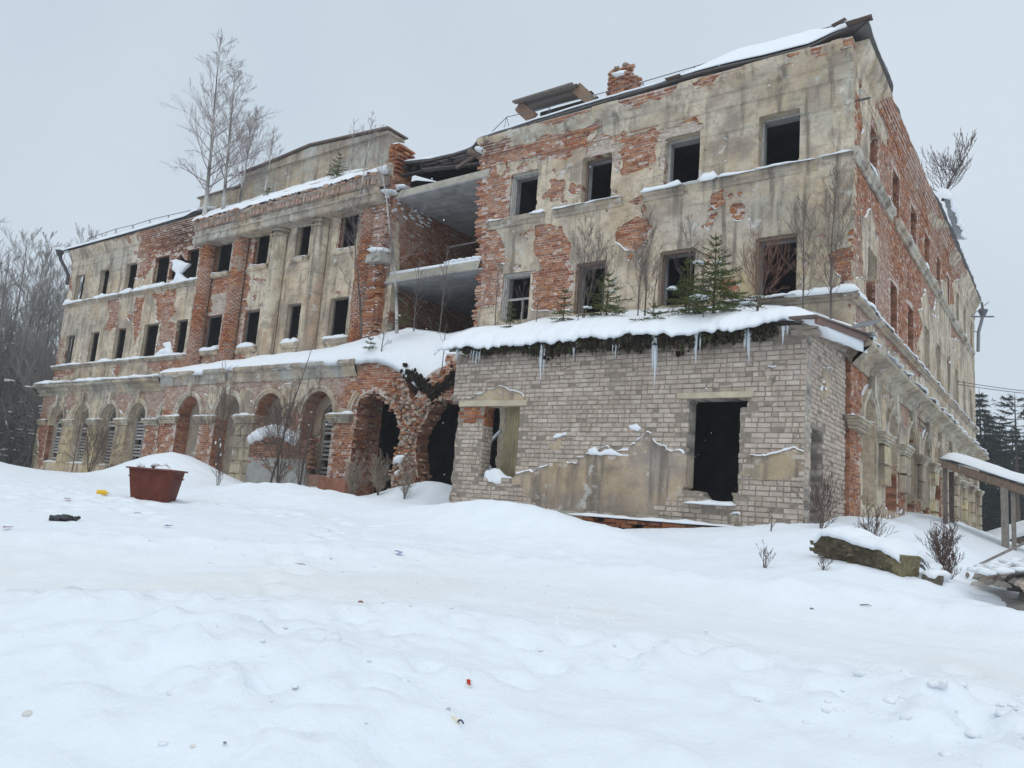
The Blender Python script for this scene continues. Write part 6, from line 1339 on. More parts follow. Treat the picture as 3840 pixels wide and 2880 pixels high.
spruce_thing((-2.85, -2.7, ann_z(-2.85, -2.7) - .12), 2, 1.45, 1.35, 8, 'spruce left of and behind the largest one', dense=1.3, group=G5)
spruce_thing((-4.75, -2.9, ann_z(-4.75, -2.9) - .1), 3, 1.2, 1.25, 8, 'bushy spruce below the second window of the right wing', dense=1.5, group=G5)
spruce_thing((-5.8, -3.1, ann_z(-5.8, -3.1) - .1), 4, .95, .75, 5, 'small bluish pine at the turf edge of the annex roof', 'young_pine', dense=1.3, group=G5, snow=False)
spruce_thing((-7.45, -3.0, ann_z(-7.45, -3.0) - .1), 5, .8, .55, 5, 'thin yellowish spruce seedling below the first window', group=G5, snow=False)
spruce_thing((-3.3, -3.35, ann_z(-3.3, -3.35) - .15), 9, .5, .9, 3, 'low spread of spruce twigs left of the largest spruce', group=G5, snow=False)
spruce_thing((-18.2, -.25, 13.3), 6, 1.15, .95, 7, 'little spruce in front of the attic wall', group=G5, dense=1.2, snow=False)
spruce_thing((-22.2, -.35, 13.3), 7, .45, .6, 3, 'spruce seedling at the left end of the attic wall', group=G5, snow=False)
spruce_thing((-13.3, -.9, 7.15), 8, .5, .9, 3, 'snowed-in spruce twigs at the foot of the tall slender birch', group=G5)
spruce_thing((-14.4, -1.2, 6.35), 10, .45, .6, 3, 'spruce tuft poking from the arcade snow', group=G5, snow=False)
# ---------------------------------------------------------------- forest at the left
def az_pos(deg, dist): a = math.radians(deg); return CAM[0] + dist * math.sin(a), CAM[1] + dist * math.cos(a)
BARK[0] = (.115, .11, .105)
VAR = []
for s, (H, n1, l1, an, t0, n2, n3, st) in enumerate([(14.5, 34, .38, 46, .22, 8, 5, 1), (13, 28, .42, 44, .18, 8, 5, 2), (15, 32, .34, 48, .3, 8, 5, 1), (12, 30, .46, 48, .12, 8, 5, 2), (9.5, 30, .52, 50, .06, 8, 5, 2)]):
    BARK[0] = (.30, .28, .26)
    tr, cr = grow(seed=300 + s, H=H, r0=.09 + .004 * H, n1=n1, l1=l1, ang=an, droop=.06, t0=t0, n2=9, n3=6, twig=.008, stems=st)
    VAR.append((mesh_of(tr, 'trunk', bark_cols(tr, s == 2, s) * 1.3), mesh_of(cr, 'crown')))
rg = np.random.default_rng(55); GF = 'bare trees at the edge of the wood left of the ruin'
n = 0
for row, (d0, d1, cnt) in enumerate(((50, 56, 14), (57, 66, 18), (68, 84, 20))):
    for k in range(cnt):
        a = -79 + (14.6 - .2 * row) * (k + rg.uniform(.1, .9)) / cnt; x, y = az_pos(a, rg.uniform(d0, d1)); tm, cm = VAR[rg.integers(0, 5) if row else rg.integers(0, 5)]
        tree_thing('bare_tree', (x, y, float(ground(x, y)) - .2), tm, cm, None, None, 'grey leafless tree in the dense wood beyond the left end of the ruin', 'tree', GF, rg.uniform(0, 6.28), rg.uniform(.85, 1.15) * (1.05 if row else .95))
# leaning snow laden trunks and undergrowth at the forest edge
for i, (a, d, L, el, lab) in enumerate([(-69.2, 47, 9.0, 62, 'snow laden trunk leaning left at the edge of the wood'), (-68.3, 49, 7.5, 70, 'pale snowy trunk among the dark wood')]):
    x, y = az_pos(a, d); z = float(ground(x, y)); t = empty('leaning_trunk', (x, y, z), label=lab, cat='tree', group='snowy leaning trunks')
    c, s = math.cos(math.radians(el)), math.sin(math.radians(el)); P = np.array([(-.5 * c * L * q, -.85 * c * L * q, s * L * q + .3 * math.sin(q * 3 + i)) for q in np.linspace(0, 1, 8)])
    mb = MB(); mb.tube(P, np.linspace(.085, .035, 8), 6, (.10, .095, .09)); o = mb.obj('trunk', M_BARK); o.parent = t
    mb = MB(); mb.tube(P + np.array((0, 0, .06)), np.linspace(.07, .03, 8) * np.array([1, .7, 1.1, .3, .9, 1, .4, .8]), 5, SN); o = mb.obj('snow_cover', M_SNOW); o.parent = t
ub = MB(); us_ = MB()
for k in range(900):
    a = rg.uniform(-80, -64.2); d = rg.uniform(46, 80); x, y = az_pos(a, d); z = float(ground(x, y)); h = rg.uniform(1.0, 5.2)
    for j in range(4):
        b = np.array([x + rg.normal(0, .3), y + rg.normal(0, .3), z]); e = b + np.array([rg.normal(0, .5), rg.normal(0, .5), h * rg.uniform(.5, 1)]); m = (b + e) / 2 + rg.normal(0, .15, 3)
        ub.tube([b, m, e], [.03, .02, .008], 3, np.array((.16, .15, .135)) * rg.uniform(.6, 1.2), cap=False)
        for q in range(3):
            f = b + (e - b) * rg.uniform(.3, .95); g = f + np.array([rg.normal(0, .6), rg.normal(0, .6), rg.uniform(.1, .7)]); ub.tube([f, g], [.015, .006], 3, (.10, .095, .085), cap=False)
            if rg.random() < .16: us_.blob((f + g) / 2 + np.array((0, 0, .03)), (abs(g[0] - f[0]) * .3 + .04, abs(g[1] - f[1]) * .3 + .04, .035), k, 1, .3, SN)
tag(ub.obj('undergrowth', M_BARK), kind='stuff', label='tangled undergrowth of the wood at the left')
tag(us_.obj('undergrowth_snow', M_SNOW), kind='stuff', label='snow caught on the undergrowth at the left')
# evergreens: dark mass behind, and the conifers right of the ruin
def conifer(seed, H, W, pine):
    rg = np.random.default_rng(seed); tr, cr = MB(), MB()
    tr.tube([(0, 0, 0), (.1, 0, H * .5), (0, .1, H)], [.012 * H + .04, .009 * H, .02], 7, (.10, .075, .06))
    lv = int(H * (1.9 if not pine else 1.3))
    for w in range(lv):
        f = (w + rg.random() * .6) / lv; 
        if pine and f < .35: continue
        z = H * (.08 + .9 * f); L = W * (.5 * (1 - f) ** .8 + .05) if not pine else W * (.55 * math.sin(math.pi * min(1, .25 + .8 * (f - .3)))) * rg.uniform(.5, 1.1) + .3
        nb = 7 if not pine else 5
        for k in range(nb):
            az = 6.283 * (k + rg.random() * .7) / nb + w * 1.3; l = L * rg.uniform(.7, 1.2); dz = -.28 * l if not pine else .15 * l
            m = 9
            for s in range(m):
                t = .25 + .75 * (s + rg.random() * .6) / m; q = np.array((math.cos(az) * l * t, math.sin(az) * l * t, z + dz * t + .1 * l * t * t))
                for h in range(5):
                    a2 = az + rg.normal(0, .9); ll = (.30 + .22 * l * (1 - t) + .08) * rg.uniform(.6, 1.3); e = q + np.array((math.cos(a2) * ll, math.sin(a2) * ll, rg.normal(-.06, .12) * 1.3))
                    sv = np.array((-math.sin(a2), math.cos(a2), rg.normal(0, .4))) * ll * .13
                    cr.add([q - sv * .6, q + sv, e], t=[(0, 1, 2)], c=np.array((.030, .042, .026)) * rg.uniform(.6, 1.6))
            cr.tube([(0, 0, z), (math.cos(az) * l * .9, math.sin(az) * l * .9, z + dz * .9)], [.03, .01], 3, (.08, .06, .05), cap=False)
    return mesh_of(tr, 'trunk'), mesh_data('crown', np.concatenate(cr.v), np.concatenate(cr.q) if cr.q else None, np.concatenate(cr.t), M_NEEDLE, np.concatenate(cr.c))
CV = [conifer(400, 14, 5.5, False), conifer(401, 16, 5.2, False), conifer(402, 17, 6.5, True)]
GC = 'dark conifers beyond the right end of the ruin'
for i, (a, d, v, s, lab) in enumerate([(-6.6, 84, 0, .98, 'dense dark conifer close to the ruin end'), (-5.3, 86, 1, .98, 'pointed spruce next to the dense conifer'), (-3.4, 74, 2, .78, 'tall pine at the right edge of the photo'), (-4.5, 98, 0, .9, None), (-5.9, 96, 1, .9, None), (-3.0, 92, 0, .85, None), (-2.2, 80, 1, .85, None), (-.6, 82, 2, .8, None), (-7.4, 95, 1, .95, None), (-4.0, 88, 0, .72, None), (-5.0, 80, 1, .62, None), (-6.2, 80, 0, .62, None), (1.2, 85, 0, 1.0, None), (3.5, 88, 1, 1.0, None), (-3.9, 80, 0, .6, None), (-8.4, 90, 0, .9, None), (-5.6, 78, 0, .8, None), (-4.3, 82, 0, .86, None), (-3.6, 95, 0, .95, None), (-4.8, 104, 1, 1.0, None), (-6.4, 100, 0, 1.0, None), (-2.6, 86, 0, .9, None), (-3.2, 79, 0, .7, None), (-1.4, 90, 0, .9, None), (-5.0, 92, 0, .85, None), (-6.9, 90, 0, .8, None)]):
    x, y = az_pos(a, d); tree_thing('conifer', (x, y, float(ground(x, y)) - 1.0), CV[v][0], CV[v][1], None, None, lab or 'dark conifer in the dim wood behind the wooden canopy', 'tree', GC, i * 1.1, s)
for i in range(26):
    a = rg.uniform(-80, -63.5); x, y = az_pos(a, rg.uniform(72, 100)); tree_thing('conifer', (x, y, float(ground(x, y)) - .3), CV[i % 2][0], CV[i % 2][1], None, None, 'dark evergreen deep in the wood beyond the left end of the ruin', 'tree', 'evergreens behind the bare wood', i * 1.7, rg.uniform(.5, .78))
# ---------------------------------------------------------------- red steel skip
sx, sy = -11.72, -9.28; sz = float(ground(sx, sy)) - .03
sk = empty('rubbish_skip', (sx, sy, sz), math.radians(-60 + 14 + 90) - math.radians(0), label='rusty red steel rubbish skip standing in the snow', cat='skip')
sk.scale = (.8, .8, .92)
def skip_shell(w0, d0, w1, d1, z0, z1): return np.array([(-w0, -d0, z0), (w0, -d0, z0), (w0, d0, z0), (-w0, d0, z0), (-w1, -d1, z1), (w1, -d1, z1), (w1, d1, z1), (-w1, d1, z1)])
mb = MB(); rc = (.13, .036, .024)
def plate(mb, A, B_, n=8):
    pass
o_ = skip_shell(.44, .40, .57, .5, 0, .74); i_ = skip_shell(.41, .37, .54, .47, .04, .74)
V = []
for k in range(4):
    a, b = k, (k + 1) % 4
    for s in range(9):
        for h in range(6):
            t, q = s / 8, h / 5; p = (o_[a] * (1 - t) + o_[b] * t) * (1 - q) + (o_[a + 4] * (1 - t) + o_[b + 4] * t) * q
            nrm = np.array([(0, -1, 0), (1, 0, 0), (0, 1, 0), (-1, 0, 0)][k]); V.append(p + nrm * (.012 * math.sin(math.pi * t) * math.sin(math.pi * q) * (1 if k % 2 else 1.6) + RNG.normal(0, .0015)))
V = np.array(V); q = []
for k in range(4):
    for s in range(8):
        for h in range(5): b = k * 54 + s * 6 + h; q.append((b, b + 6, b + 7, b + 1))
mb.add(V, q, c=rc); mb.add(i_, [(0, 1, 2, 3), (0, 4, 5, 1), (1, 5, 6, 2), (2, 6, 7, 3), (3, 7, 4, 0)], c=(.12, .04, .03))
o = mb.obj('body', M_RUST); o.parent = sk
mb = MB(); r_ = .03
for a, b in (((-.60, -.53), (.60, -.53)), ((.60, -.53), (.60, .53)), ((.60, .53), (-.60, .53)), ((-.60, .53), (-.60, -.53))): mb.beam((*a, .73), (*b, .73), .07, .035, (.16, .06, .045), .003)
o = mb.obj('rim', M_RUST); o.parent = sk
for sx_ in (-.58, .58):
    mb = MB(); mb.tube([(sx_, -.15, .55), (sx_ * 1.12, -.15, .55), (sx_ * 1.12, .15, .55), (sx_, .15, .55)], .018, 6, (.16, .06, .045)); o = mb.obj('lug', M_RUST); o.parent = sk
Mw = wm(sk)
def thing1(mb, name, m, label, cat, loc, smooth=False, group=None): return tag(mb.obj(name, m, None, smooth, loc), label, cat, group)
sw = MB()
for k in range(26): sw.blob(Mw @ Vector((RNG.uniform(-.42, .42), RNG.uniform(-.4, .4), .70 + RNG.uniform(-.04, .05))), (.12, .11, .07), k, 2, .5, SN)
tag(sw.obj('skip_snow', M_SNOW, None, True), kind='stuff', label='snow filling the red skip')
for i, (x, y, c, lab) in enumerate([(-.12, .1, (.5, .42, .45), 'pinkish rubbish bag in the middle of the skip'), (.18, .0, (.62, .58, .6), 'pale rubbish bag at the right of the skip'), (-.38, -.25, (.75, .77, .8), 'white bag at the left corner of the skip'), (-.02, -.2, (.10, .07, .06), 'dark scrap on top of the skip')]):
    mb = MB(); p = Mw @ Vector((x, y, .78)); mb.blob(p, (.10, .09, .08) if i < 3 else (.06, .08, .04), i + 9, 2, .8, c); thing1(mb, 'rubbish_bag' if i < 3 else 'scrap', M_PLAIN, lab, 'rubbish', p)
# ---------------------------------------------------------------- litter
bx, by = -8.1, -12.75; bz = float(ground(bx, by)); mb = MB()
for (dx, dy, dz, r) in ((-.12, -.05, .05, (.24, .17, .09)), (.1, .08, .06, (.26, .16, .10)), (.3, .22, .07, (.12, .07, .07)), (0, .12, .1, (.22, .12, .07)), (.38, .28, .11, (.06, .04, .05))): r = tuple(q_ * .55 for q_ in r); mb.blob((bx + dx * .5, by + dy * .6, bz + dz * .55), r, int(dx * 90) + 7, 3, .55, (.022, .022, .026), 2.6)
m_bag = mat('black_plastic', (.02, .02, .024), .35, 12, .2, .5, 18, spec=.5); thing1(mb, 'plastic_bag', m_bag, 'crumpled black plastic bag lying on the trodden snow', 'bag', (bx, by, bz), True)
LIT = [(-11.75, -10.35, (.80, .50, .03), 'yellow plastic bottle lying beside the red skip', 'bottle', 'b'), (-11.15, -11.0, (.06, .06, .07), 'small dark scrap left of the yellow bottle', 'scrap', 's'), (-11.0, -11.35, (.45, .33, .28), 'brownish paper scrap between bag and skip', 'paper', 'p'), (-11.9, -10.15, (.5, .34, .38), 'pinkish wrapper behind the yellow bottle', 'wrapper', 'p'), (-6.92, -11.74, (.30, .33, .55), 'bluish wrapper on the snow below the skip', 'wrapper', 'p'),
       (-6.95, -13.9, (.60, .40, .42), 'pink wrapper at the left edge of the track', 'wrapper', 'p'), (-3.55, -12.05, (.28, .28, .30), 'thin grey splinter on the track', 'splinter', 't'), (-3.3, -10.55, (.35, .42, .6), 'small blue scrap in the middle of the track', 'scrap', 'p'), (-1.75, -12.65, (.3, .12, .1), 'dark red chip on the near snow bank', 'chip', 's'), (-8.9, -11.2, (.2, .2, .2), 'tiny grey twig near the bag', 'twig', 't'), (2.0, -8.3, (.16, .14, .12), 'dark twig on the slope right of the track', 'twig', 't'), (1.55, -8.65, (.2, .2, .2), 'grey pebble on the track edge', 'pebble', 's')]
for i, (x, y, c, lab, cat, kd) in enumerate(LIT):
    z = float(ground(x, y, True)); mb = MB()
    if kd == 'b':
        M = Matrix.Translation((x, y, z + .035)) @ Matrix.Rotation(.6, 4, 'Z') @ Matrix.Rotation(math.pi / 2, 4, 'Y'); a = MB(); a.lathe([(.01, -.11), (.045, -.105), (.05, .04), (.03, .075), (.017, .09), (.017, .115), (.005, .117)], 12, c); v = np.array([M @ Vector(p) for p in np.concatenate(a.v)]); mb.add(v, np.concatenate(a.q), c=c)
    elif kd == 'p':
        n_ = 6; g = np.linspace(-.045, .045, n_); X, Y = np.meshgrid(g, g); Zc = .02 + .025 * fbm(X * 18 + i, Y * 18, 5, 2) + .02; b = (np.arange(n_ - 1)[:, None] * n_ + np.arange(n_ - 1)).ravel(); v = np.stack([x + X * 1.2, y + Y, z + Zc], -1).reshape(-1, 3); mb.add(np.concatenate([v, v - np.array((0, 0, .004))]), np.concatenate([np.stack([b, b + 1, b + n_ + 1, b + n_], -1), np.stack([b, b + n_, b + n_ + 1, b + 1], -1) + n_ * n_]), c=c)
    elif kd == 't': mb.tube([(x, y, z + .01), (x + .07, y + .04, z + .02), (x + .11, y + .07, z + .01)], [.006, .006, .003], 5, c)
    else: mb.blob((x, y, z + .006), (.025, .02, .015), i, 2, .6, c)
    thing1(mb, {'b': 'plastic_bottle', 'p': 'wrapper', 't': 'twig', 's': 'scrap'}[kd], M_PLAIN, lab, cat, (x, y, z))
x, y = .83, -14.09; z = float(ground(x, y, True)); mb = MB(); mb.box((x - .018, y - .012, z - .03), (x + .02, y + .012, z + .05), (.75, .75, .74), .004); o = thing1(mb, 'carton', M_PLAIN, 'small red and white carton stuck upright in the near snow', 'carton', (x, y, z))
mb = MB(); mb.box((x - .006, y - .015, z + .025), (x + .022, y + .015, z + .053), (.55, .05, .03), .003); under(mb.obj('flap', M_PLAIN), o)
x, y = 1.15, -14.59; z = float(ground(x, y, True)); mb = MB(); mb.tube([(x - .08, y + .02, z + .0), (x - .03, y, z + .008), (x + .03, y - .01, z + .004)], [.012, .02, .018], 9, (.72, .68, .55)); o = thing1(mb, 'crushed_bottle', M_PLAIN, 'crushed pale bottle half buried in the near snow', 'bottle', (x, y, z))
th = np.linspace(.2, 2.8, 9); mb = MB(); mb.tube(np.stack([x + .05 + .022 * np.cos(th), y - .02 + 0 * th, z + .0 + .022 * np.sin(th)], -1), .005, 5, (.06, .06, .14)); under(mb.obj('cap', M_PLAIN), o)
mb = MB(); mb.blob((x - .09, y + .03, z + .045), (.014, .012, .014), 3, 2, .4, (.55, .55, .55)); under(mb.obj('neck', M_PLAIN), o)
mb = MB(); rg = np.random.default_rng(88)                      # clods of ploughed snow and grit
for (x, y, r) in [(-3.9, -15.04, .12), (-.35, -14.25, .07), (3.51, -12.02, .05), (3.4, -11.7, .06), (3.25, -11.5, .07)] + [(rg.normal(-.6, 1.1), rg.normal(-14.7, .7), rg.uniform(.008, .03)) for k in range(60)] + [(rg.uniform(2.6, 4.2), rg.uniform(-12.6, -10.4), rg.uniform(.015, .05)) for k in range(70)] + [(rg.uniform(-6, 3), rg.uniform(-13, -9.5), rg.uniform(.01, .035)) for k in range(160)]:
    mb.blob((x, y, float(ground(x, y, True)) - r * .12), (r, r * .9, r * .55), int(rg.integers(1e5)), 2, .5, np.array(SN) * rg.uniform(.94, 1))
tag(mb.obj('snow_clods', M_SNOW, None, True), kind='stuff', label='clods of ploughed snow along the track')
for i, (x, y, r, lab) in enumerate([(-.48, -16.25, .032, 'round dirty ice lump near the left edge of the foreground'), (.49, -15.87, .02, 'dirty stone near the bottom of the foreground'), (.62, -15.78, .008, 'small dark pebble by the dirty foreground stone'), (-.5, -15.6, .025, 'flat greyish ice piece in the left foreground')]):
    z = float(ground(x, y, True)); mb = MB(); mb.blob((x, y, z + r * .1), (r * 1.2, r * .9, r * .6), i + 60, 2, .4, (.66, .64, .62) if i != 2 else (.2, .2, .2)); thing1(mb, 'stone', M_CONC, lab, 'stone', (x, y, z), True)
# ---------------------------------------------------------------- stone slab, small stone, rubble, rod
mb = MB(); rg = np.random.default_rng(90); sl0 = np.array((.95, -6.35, 1.22)); ex = np.array((.94, -.30, -.17)); ey = np.array((.3, .95, 0)); ez = np.array((.12, -.35, .93))
nu, nv = 30, 9; g1 = np.linspace(0, 1, nu); g2 = np.linspace(0, 1, nv); A, Bq = np.meshgrid(g1, g2)
topz = .30 - .09 * sstep(.0, .08, A - .0) * 0 + .0 * A; lay_ = np.floor(A * 9) / 9
up_e = .50 + .03 * fbm(A * 14, A * 0, 4, 2) - .13 * sstep(.12, .0, A) - .04 * sstep(.78, .86, A)
lo_e = .02 + .03 * fbm(A * 6, A * 0 + 3, 4, 2) + .16 * sstep(.25, .0, A) + .10 * np.exp(-((A - .42) / .12) ** 2) - .16 * sstep(.55, .95, A)
Hh = lo_e + (up_e - lo_e) * Bq; Yd = -.03 * np.sin(Bq * math.pi) + .02 * fbm(A * 12, Bq * 6, 7, 3)
F_ = sl0 + A[..., None] * 1.28 * ex + Hh[..., None] * ez + Yd[..., None] * ey; Bk = F_ + ey * .5
N_ = nu * nv; jj, ii = np.meshgrid(np.arange(nv - 1), np.arange(nu - 1), indexing='ij'); b = (jj * nu + ii).ravel(); q = [np.stack([b, b + 1, b + nu + 1, b + nu], -1), np.stack([b, b + nu, b + nu + 1, b + 1], -1) + N_]
i1 = np.arange(nu - 1); q.append(np.stack([i1, i1 + N_, i1 + N_ + 1, i1 + 1], -1)); i2 = i1 + (nv - 1) * nu; q.append(np.stack([i2, i2 + 1, i2 + N_ + 1, i2 + N_], -1)); j1 = np.arange(nv - 1) * nu; q.append(np.stack([j1, j1 + nu, j1 + nu + N_, j1 + N_], -1)); j1 = j1 + nu - 1; q.append(np.stack([j1, j1 + N_, j1 + N_ + nu, j1 + nu], -1))
cc = np.array((.105, .085, .055)) * (1 + .5 * fbm(A * 9, Bq * 4, 9, 3))[..., None] * (1 - .0 * A[..., None]) + np.array((.10, .09, .045)) * sstep(.7, .9, A)[..., None]
mb.add(np.concatenate([F_.reshape(-1, 3), Bk.reshape(-1, 3)]), np.concatenate(q), c=np.tile(cc.reshape(-1, 3), (2, 1)))
for k in range(70):
    a = rg.random(); p = sl0 + a * 1.2 * ex + rg.uniform(.16, .42) * ez - .005 * ey; mb.box(p - np.array((.07, .015, .022)), p + np.array((.07, .03, .022)), np.array((.12, .10, .065)) * rg.uniform(.6, 1.3), .012)
thing1(mb, 'stone_slab', M_TURF, 'dark layered masonry slab sticking out of the snow below the annex corner', 'slab', sl0)
sm = MB()
g1 = np.linspace(0, 1, 40); g2 = np.linspace(0, 1, 10); A, Bq = np.meshgrid(g1, g2)
hs = .49 + .03 * fbm(A * 14, A * 0, 4, 2) - .13 * sstep(.12, .0, A) - .04 * sstep(.78, .86, A)
T_ = sl0 + (A * 1.27 - .01)[..., None] * ex + hs[..., None] * ez + (Bq * .95 - .03 + .03 * fbm(A * 5, Bq * 0, 3, 2))[..., None] * ey
T_[..., 2] += (.02 + .15 * np.sin(np.clip(Bq * 1.6 + .04, 0, 1) * 1.57) ** .7 * (.75 + .5 * fbm(A * 2.5, Bq, 8, 2))) * sstep(-.02, .16, A) * sstep(1.02, .88, A) - .25 * sstep(.6, 1, Bq)
Bt = T_.copy(); Bt[..., 2] -= .08
nn_ = 400; jj, ii = np.meshgrid(np.arange(9), np.arange(39), indexing='ij'); b = (jj * 40 + ii).ravel(); q = [np.stack([b, b + 1, b + 41, b + 40], -1), np.stack([b, b + 40, b + 41, b + 1], -1) + nn_]; i1 = np.arange(39); q.append(np.stack([i1, i1 + nn_, i1 + nn_ + 1, i1 + 1], -1))
sm.add(np.concatenate([T_.reshape(-1, 3), Bt.reshape(-1, 3)]), np.concatenate(q), c=SN)
for (dx, dy, dz, r) in ((1.55, -.1, -.02, .15), (1.62, .0, -.02, .13)): sm.blob(sl0 + np.array((dx, dy, dz)), (r, r, .08), 3, 2, .3, SN)
tag(sm.obj('slab_snow', M_SNOW, None, True), kind='stuff', label='snow cap on the stone slab')
mb = MB(); p = sl0 + np.array((1.56, -.12, -.13)); mb.box(p - np.array((.12, .12, .12)), p + np.array((.12, .12, .11)), (.13, .115, .085), .015); thing1(mb, 'stone_block', M_TURF, 'small square stone right of the dark slab', 'stone', p)
rg = np.random.default_rng(95); GR = 'broken concrete pieces in the rubble heap at the right edge'
RB = [(3.10, -5.2, .18, (.50, .39, .32), 'flat beige concrete chunk at the left of the rubble heap'), (3.28, -5.6, .26, (.50, .40, .34), 'largest pale concrete chunk of the rubble heap'), (3.46, -5.3, .2, (.20, .19, .19), 'grey broken lump behind the largest chunk'), (3.62, -5.9, .22, (.10, .10, .105), 'black lump at the right of the rubble heap'), (3.55, -4.9, .2, (.42, .36, .32), 'beige lump at the top of the rubble heap'), (3.45, -6.25, .2, (.09, .085, .085), 'dark slab at the foot of the rubble heap'),
      (3.62, -7.1, .14, (.55, .42, .32), 'wooden board end below the rubble heap'), (3.78, -6.6, .2, (.30, .28, .27), 'grey chunk at the frame edge of the heap'), (3.05, -5.75, .13, (.34, .28, .23), 'small brownish chunk at the heap front'), (3.85, -5.4, .26, (.36, .33, .31), 'big grey chunk outside the right edge'), (3.7, -4.6, .18, (.42, .24, .17), 'reddish brick lump on the heap'), (3.22, -4.85, .12, (.45, .37, .31), 'small pale chunk uphill of the heap')]
hp = MB(); hp.blob((3.75, -5.5, .70), (.8, 1.4, .42), 5, 3, .6, (.27, .25, .23))
for k in range(120): x, y = rg.normal(3.6, .35), rg.normal(-5.6, .75); hp.blob((x, y, float(ground(x, y)) + .1 + .3 * math.exp(-((x - 3.7) / .6) ** 2)), (rg.uniform(.03, .09), .06, .04), k, 1, .8, np.array((.30, .26, .23)) * rg.uniform(.4, 1.5))
tag(hp.obj('rubble', M_CONC), kind='stuff', label='heap of fine grey rubble at the right edge')
for i, (x, y, r, c, lab) in enumerate(RB):
    z = float(ground(x, y)) + .12 + .25 * math.exp(-((x - 3.7) / .6) ** 2); mb = MB(); v, t = ICO[1]; R_ = Matrix.Rotation(rg.uniform(0, 6), 3, 'Z') @ Matrix.Rotation(rg.normal(0, .5), 3, 'X'); n_ = np.array([R_ @ Vector(p) for p in np.sign(v) * np.abs(v) ** .45 * np.array((r, r * .75, r * .45)) + rg.normal(0, r * .06, v.shape)]); mb.add(n_ + np.array((x, y, z)), t=t, c=c); thing1(mb, 'concrete_chunk', M_CONC, lab, 'rubble', (x, y, z), False, GR)
sm = MB()
for k in range(60): x, y = rg.uniform(2.9, 4.2), rg.uniform(-6.9, -4.3); sm.blob((x, y, float(ground(x, y)) + .28 + .25 * math.exp(-((x - 3.7) / .6) ** 2)), (.12, .12, .04), k, 1, .4, SN)
tag(sm.obj('rubble_snow', M_SNOW, None, True), kind='stuff', label='snow patches on the rubble heap')
mb = MB(); mb.tube([(2.62, -2.6, 1.30), (3.35, -3.2, 1.74), (3.7, -3.4, 1.80)], .022, 6, (.28, .24, .22)); thing1(mb, 'metal_rod', M_METAL, 'bent metal rod sticking out of the snow above the rubble', 'rod', (2.62, -2.6, 1.3))
# ---------------------------------------------------------------- timber canopy on posts, low shed behind
cn = empty('timber_canopy', (1.9, 6, 1.6), label='snow topped timber canopy on two posts beside the side wall', cat='canopy')
for dx, dy in ((0, 0), (.42, 1.3)):
    mb = MB(); mb.beam((.98 + dx, 6.0 + dy, 3.80 - dx * .3), (5.2 + dx, 6.0 + dy, 2.35 - dx * .3), .12, .18, (.22, .16, .12), .004); under(mb.obj('beam', M_WOOD), cn)
for x, y, t in ((2.43, 6.02, .16), (2.62, 6.1, .1)):
    mb = MB(); mb.box((x - t / 2, y - t / 2, .8), (x + t / 2, y + t / 2, 3.28 - (x - 2.43) * .3), (.24, .215, .19), .004); under(mb.obj('post', M_WOOD), cn)
mb = MB(); mb.box((1.0, 6.05, .8), (1.10, 6.15, 3.70), (.18, .15, .13), .004); mb.box((1.0, 7.2, .8), (1.12, 7.3, 3.7), (.18, .15, .13)); under(mb.obj('wall_post', M_WOOD), cn)
for k in range(6):
    mb = MB(); y = 5.98 + k * .26; mb.beam((.92, y + .1, 3.93), (5.2, y + .1, 2.47), .24, .03, np.array((.2, .155, .12)) * RNG.uniform(.7, 1.2), .003); under(mb.obj('plank', M_WOOD), cn)
us2 = np.linspace(0, 1, 30)
tag(roof_grid('canopy_snow', us2, np.linspace(0, 1, 8), lambda u, v: (lerp(.95, 5.2, u), lerp(5.95, 7.6, v), lerp(3.97, 2.50, u) + .36 * np.sin(np.clip(v * 3.5 + .12, 0, 1) * 1.57) * (sstep(0, .06, u) ** .5) * (.85 + .2 * fbm(u * 6, v * 2, 6, 2))), M_SNOW, SN, None, th=lambda u, v: .02 + .2 * sstep(0, .15, v)), kind='stuff', label='snow on the timber canopy')
sh = empty('brick_shed', (2.5, 24, 1), label='low brick shed with snowy roof behind the timber canopy', cat='shed')
mb = MB(); mb.box((.9, 22.1, -.5), (6, 26, 2.1), (.16, .075, .05)); under(mb.obj('wall', M_MORTAR), sh); mb = MB()
for k in range(24):
    for x in np.arange(.9, 4.5, .26):
        z = .1 + k * .085
        if z < 2.3: mb.box((x + (.13 if k % 2 else 0), 22.05, z), (x + .245 + (.13 if k % 2 else 0), 22.15, z + .07), RED[RNG.integers(7)] * RNG.uniform(.5, .9), .004)
tag(under(mb.obj('bricks', M_BRICK), sh), kind='stuff')
tag(roof_grid('shed_snow', np.linspace(0, 1, 20), np.linspace(0, 1, 8), lambda u, v: (lerp(.35, 6, u), lerp(21.7, 25, v), lerp(2.02, 4.5, np.clip(u, 0, 1)) + .25 * sstep(0, .3, v) + .05 * fbm(u * 6, v, 4, 2)), M_SNOW, SN, None, th=.45), kind='stuff', label='snow on the shed roof')
mb = MB(); v = [(.4, 21.8, 1.9), (6, 21.8, 2.9), (6, 22.1, 2.9), (.4, 22.1, 1.9), (.4, 21.8, 1.55), (6, 21.8, 2.2), (6, 22.1, 2.2), (.4, 22.1, 1.55)]; mb.add(v, [(0, 1, 5, 4), (4, 5, 6, 7), (0, 4, 7, 3)], c=(.15, .12, .1)); under(mb.obj('roof_edge', M_WOOD), sh)
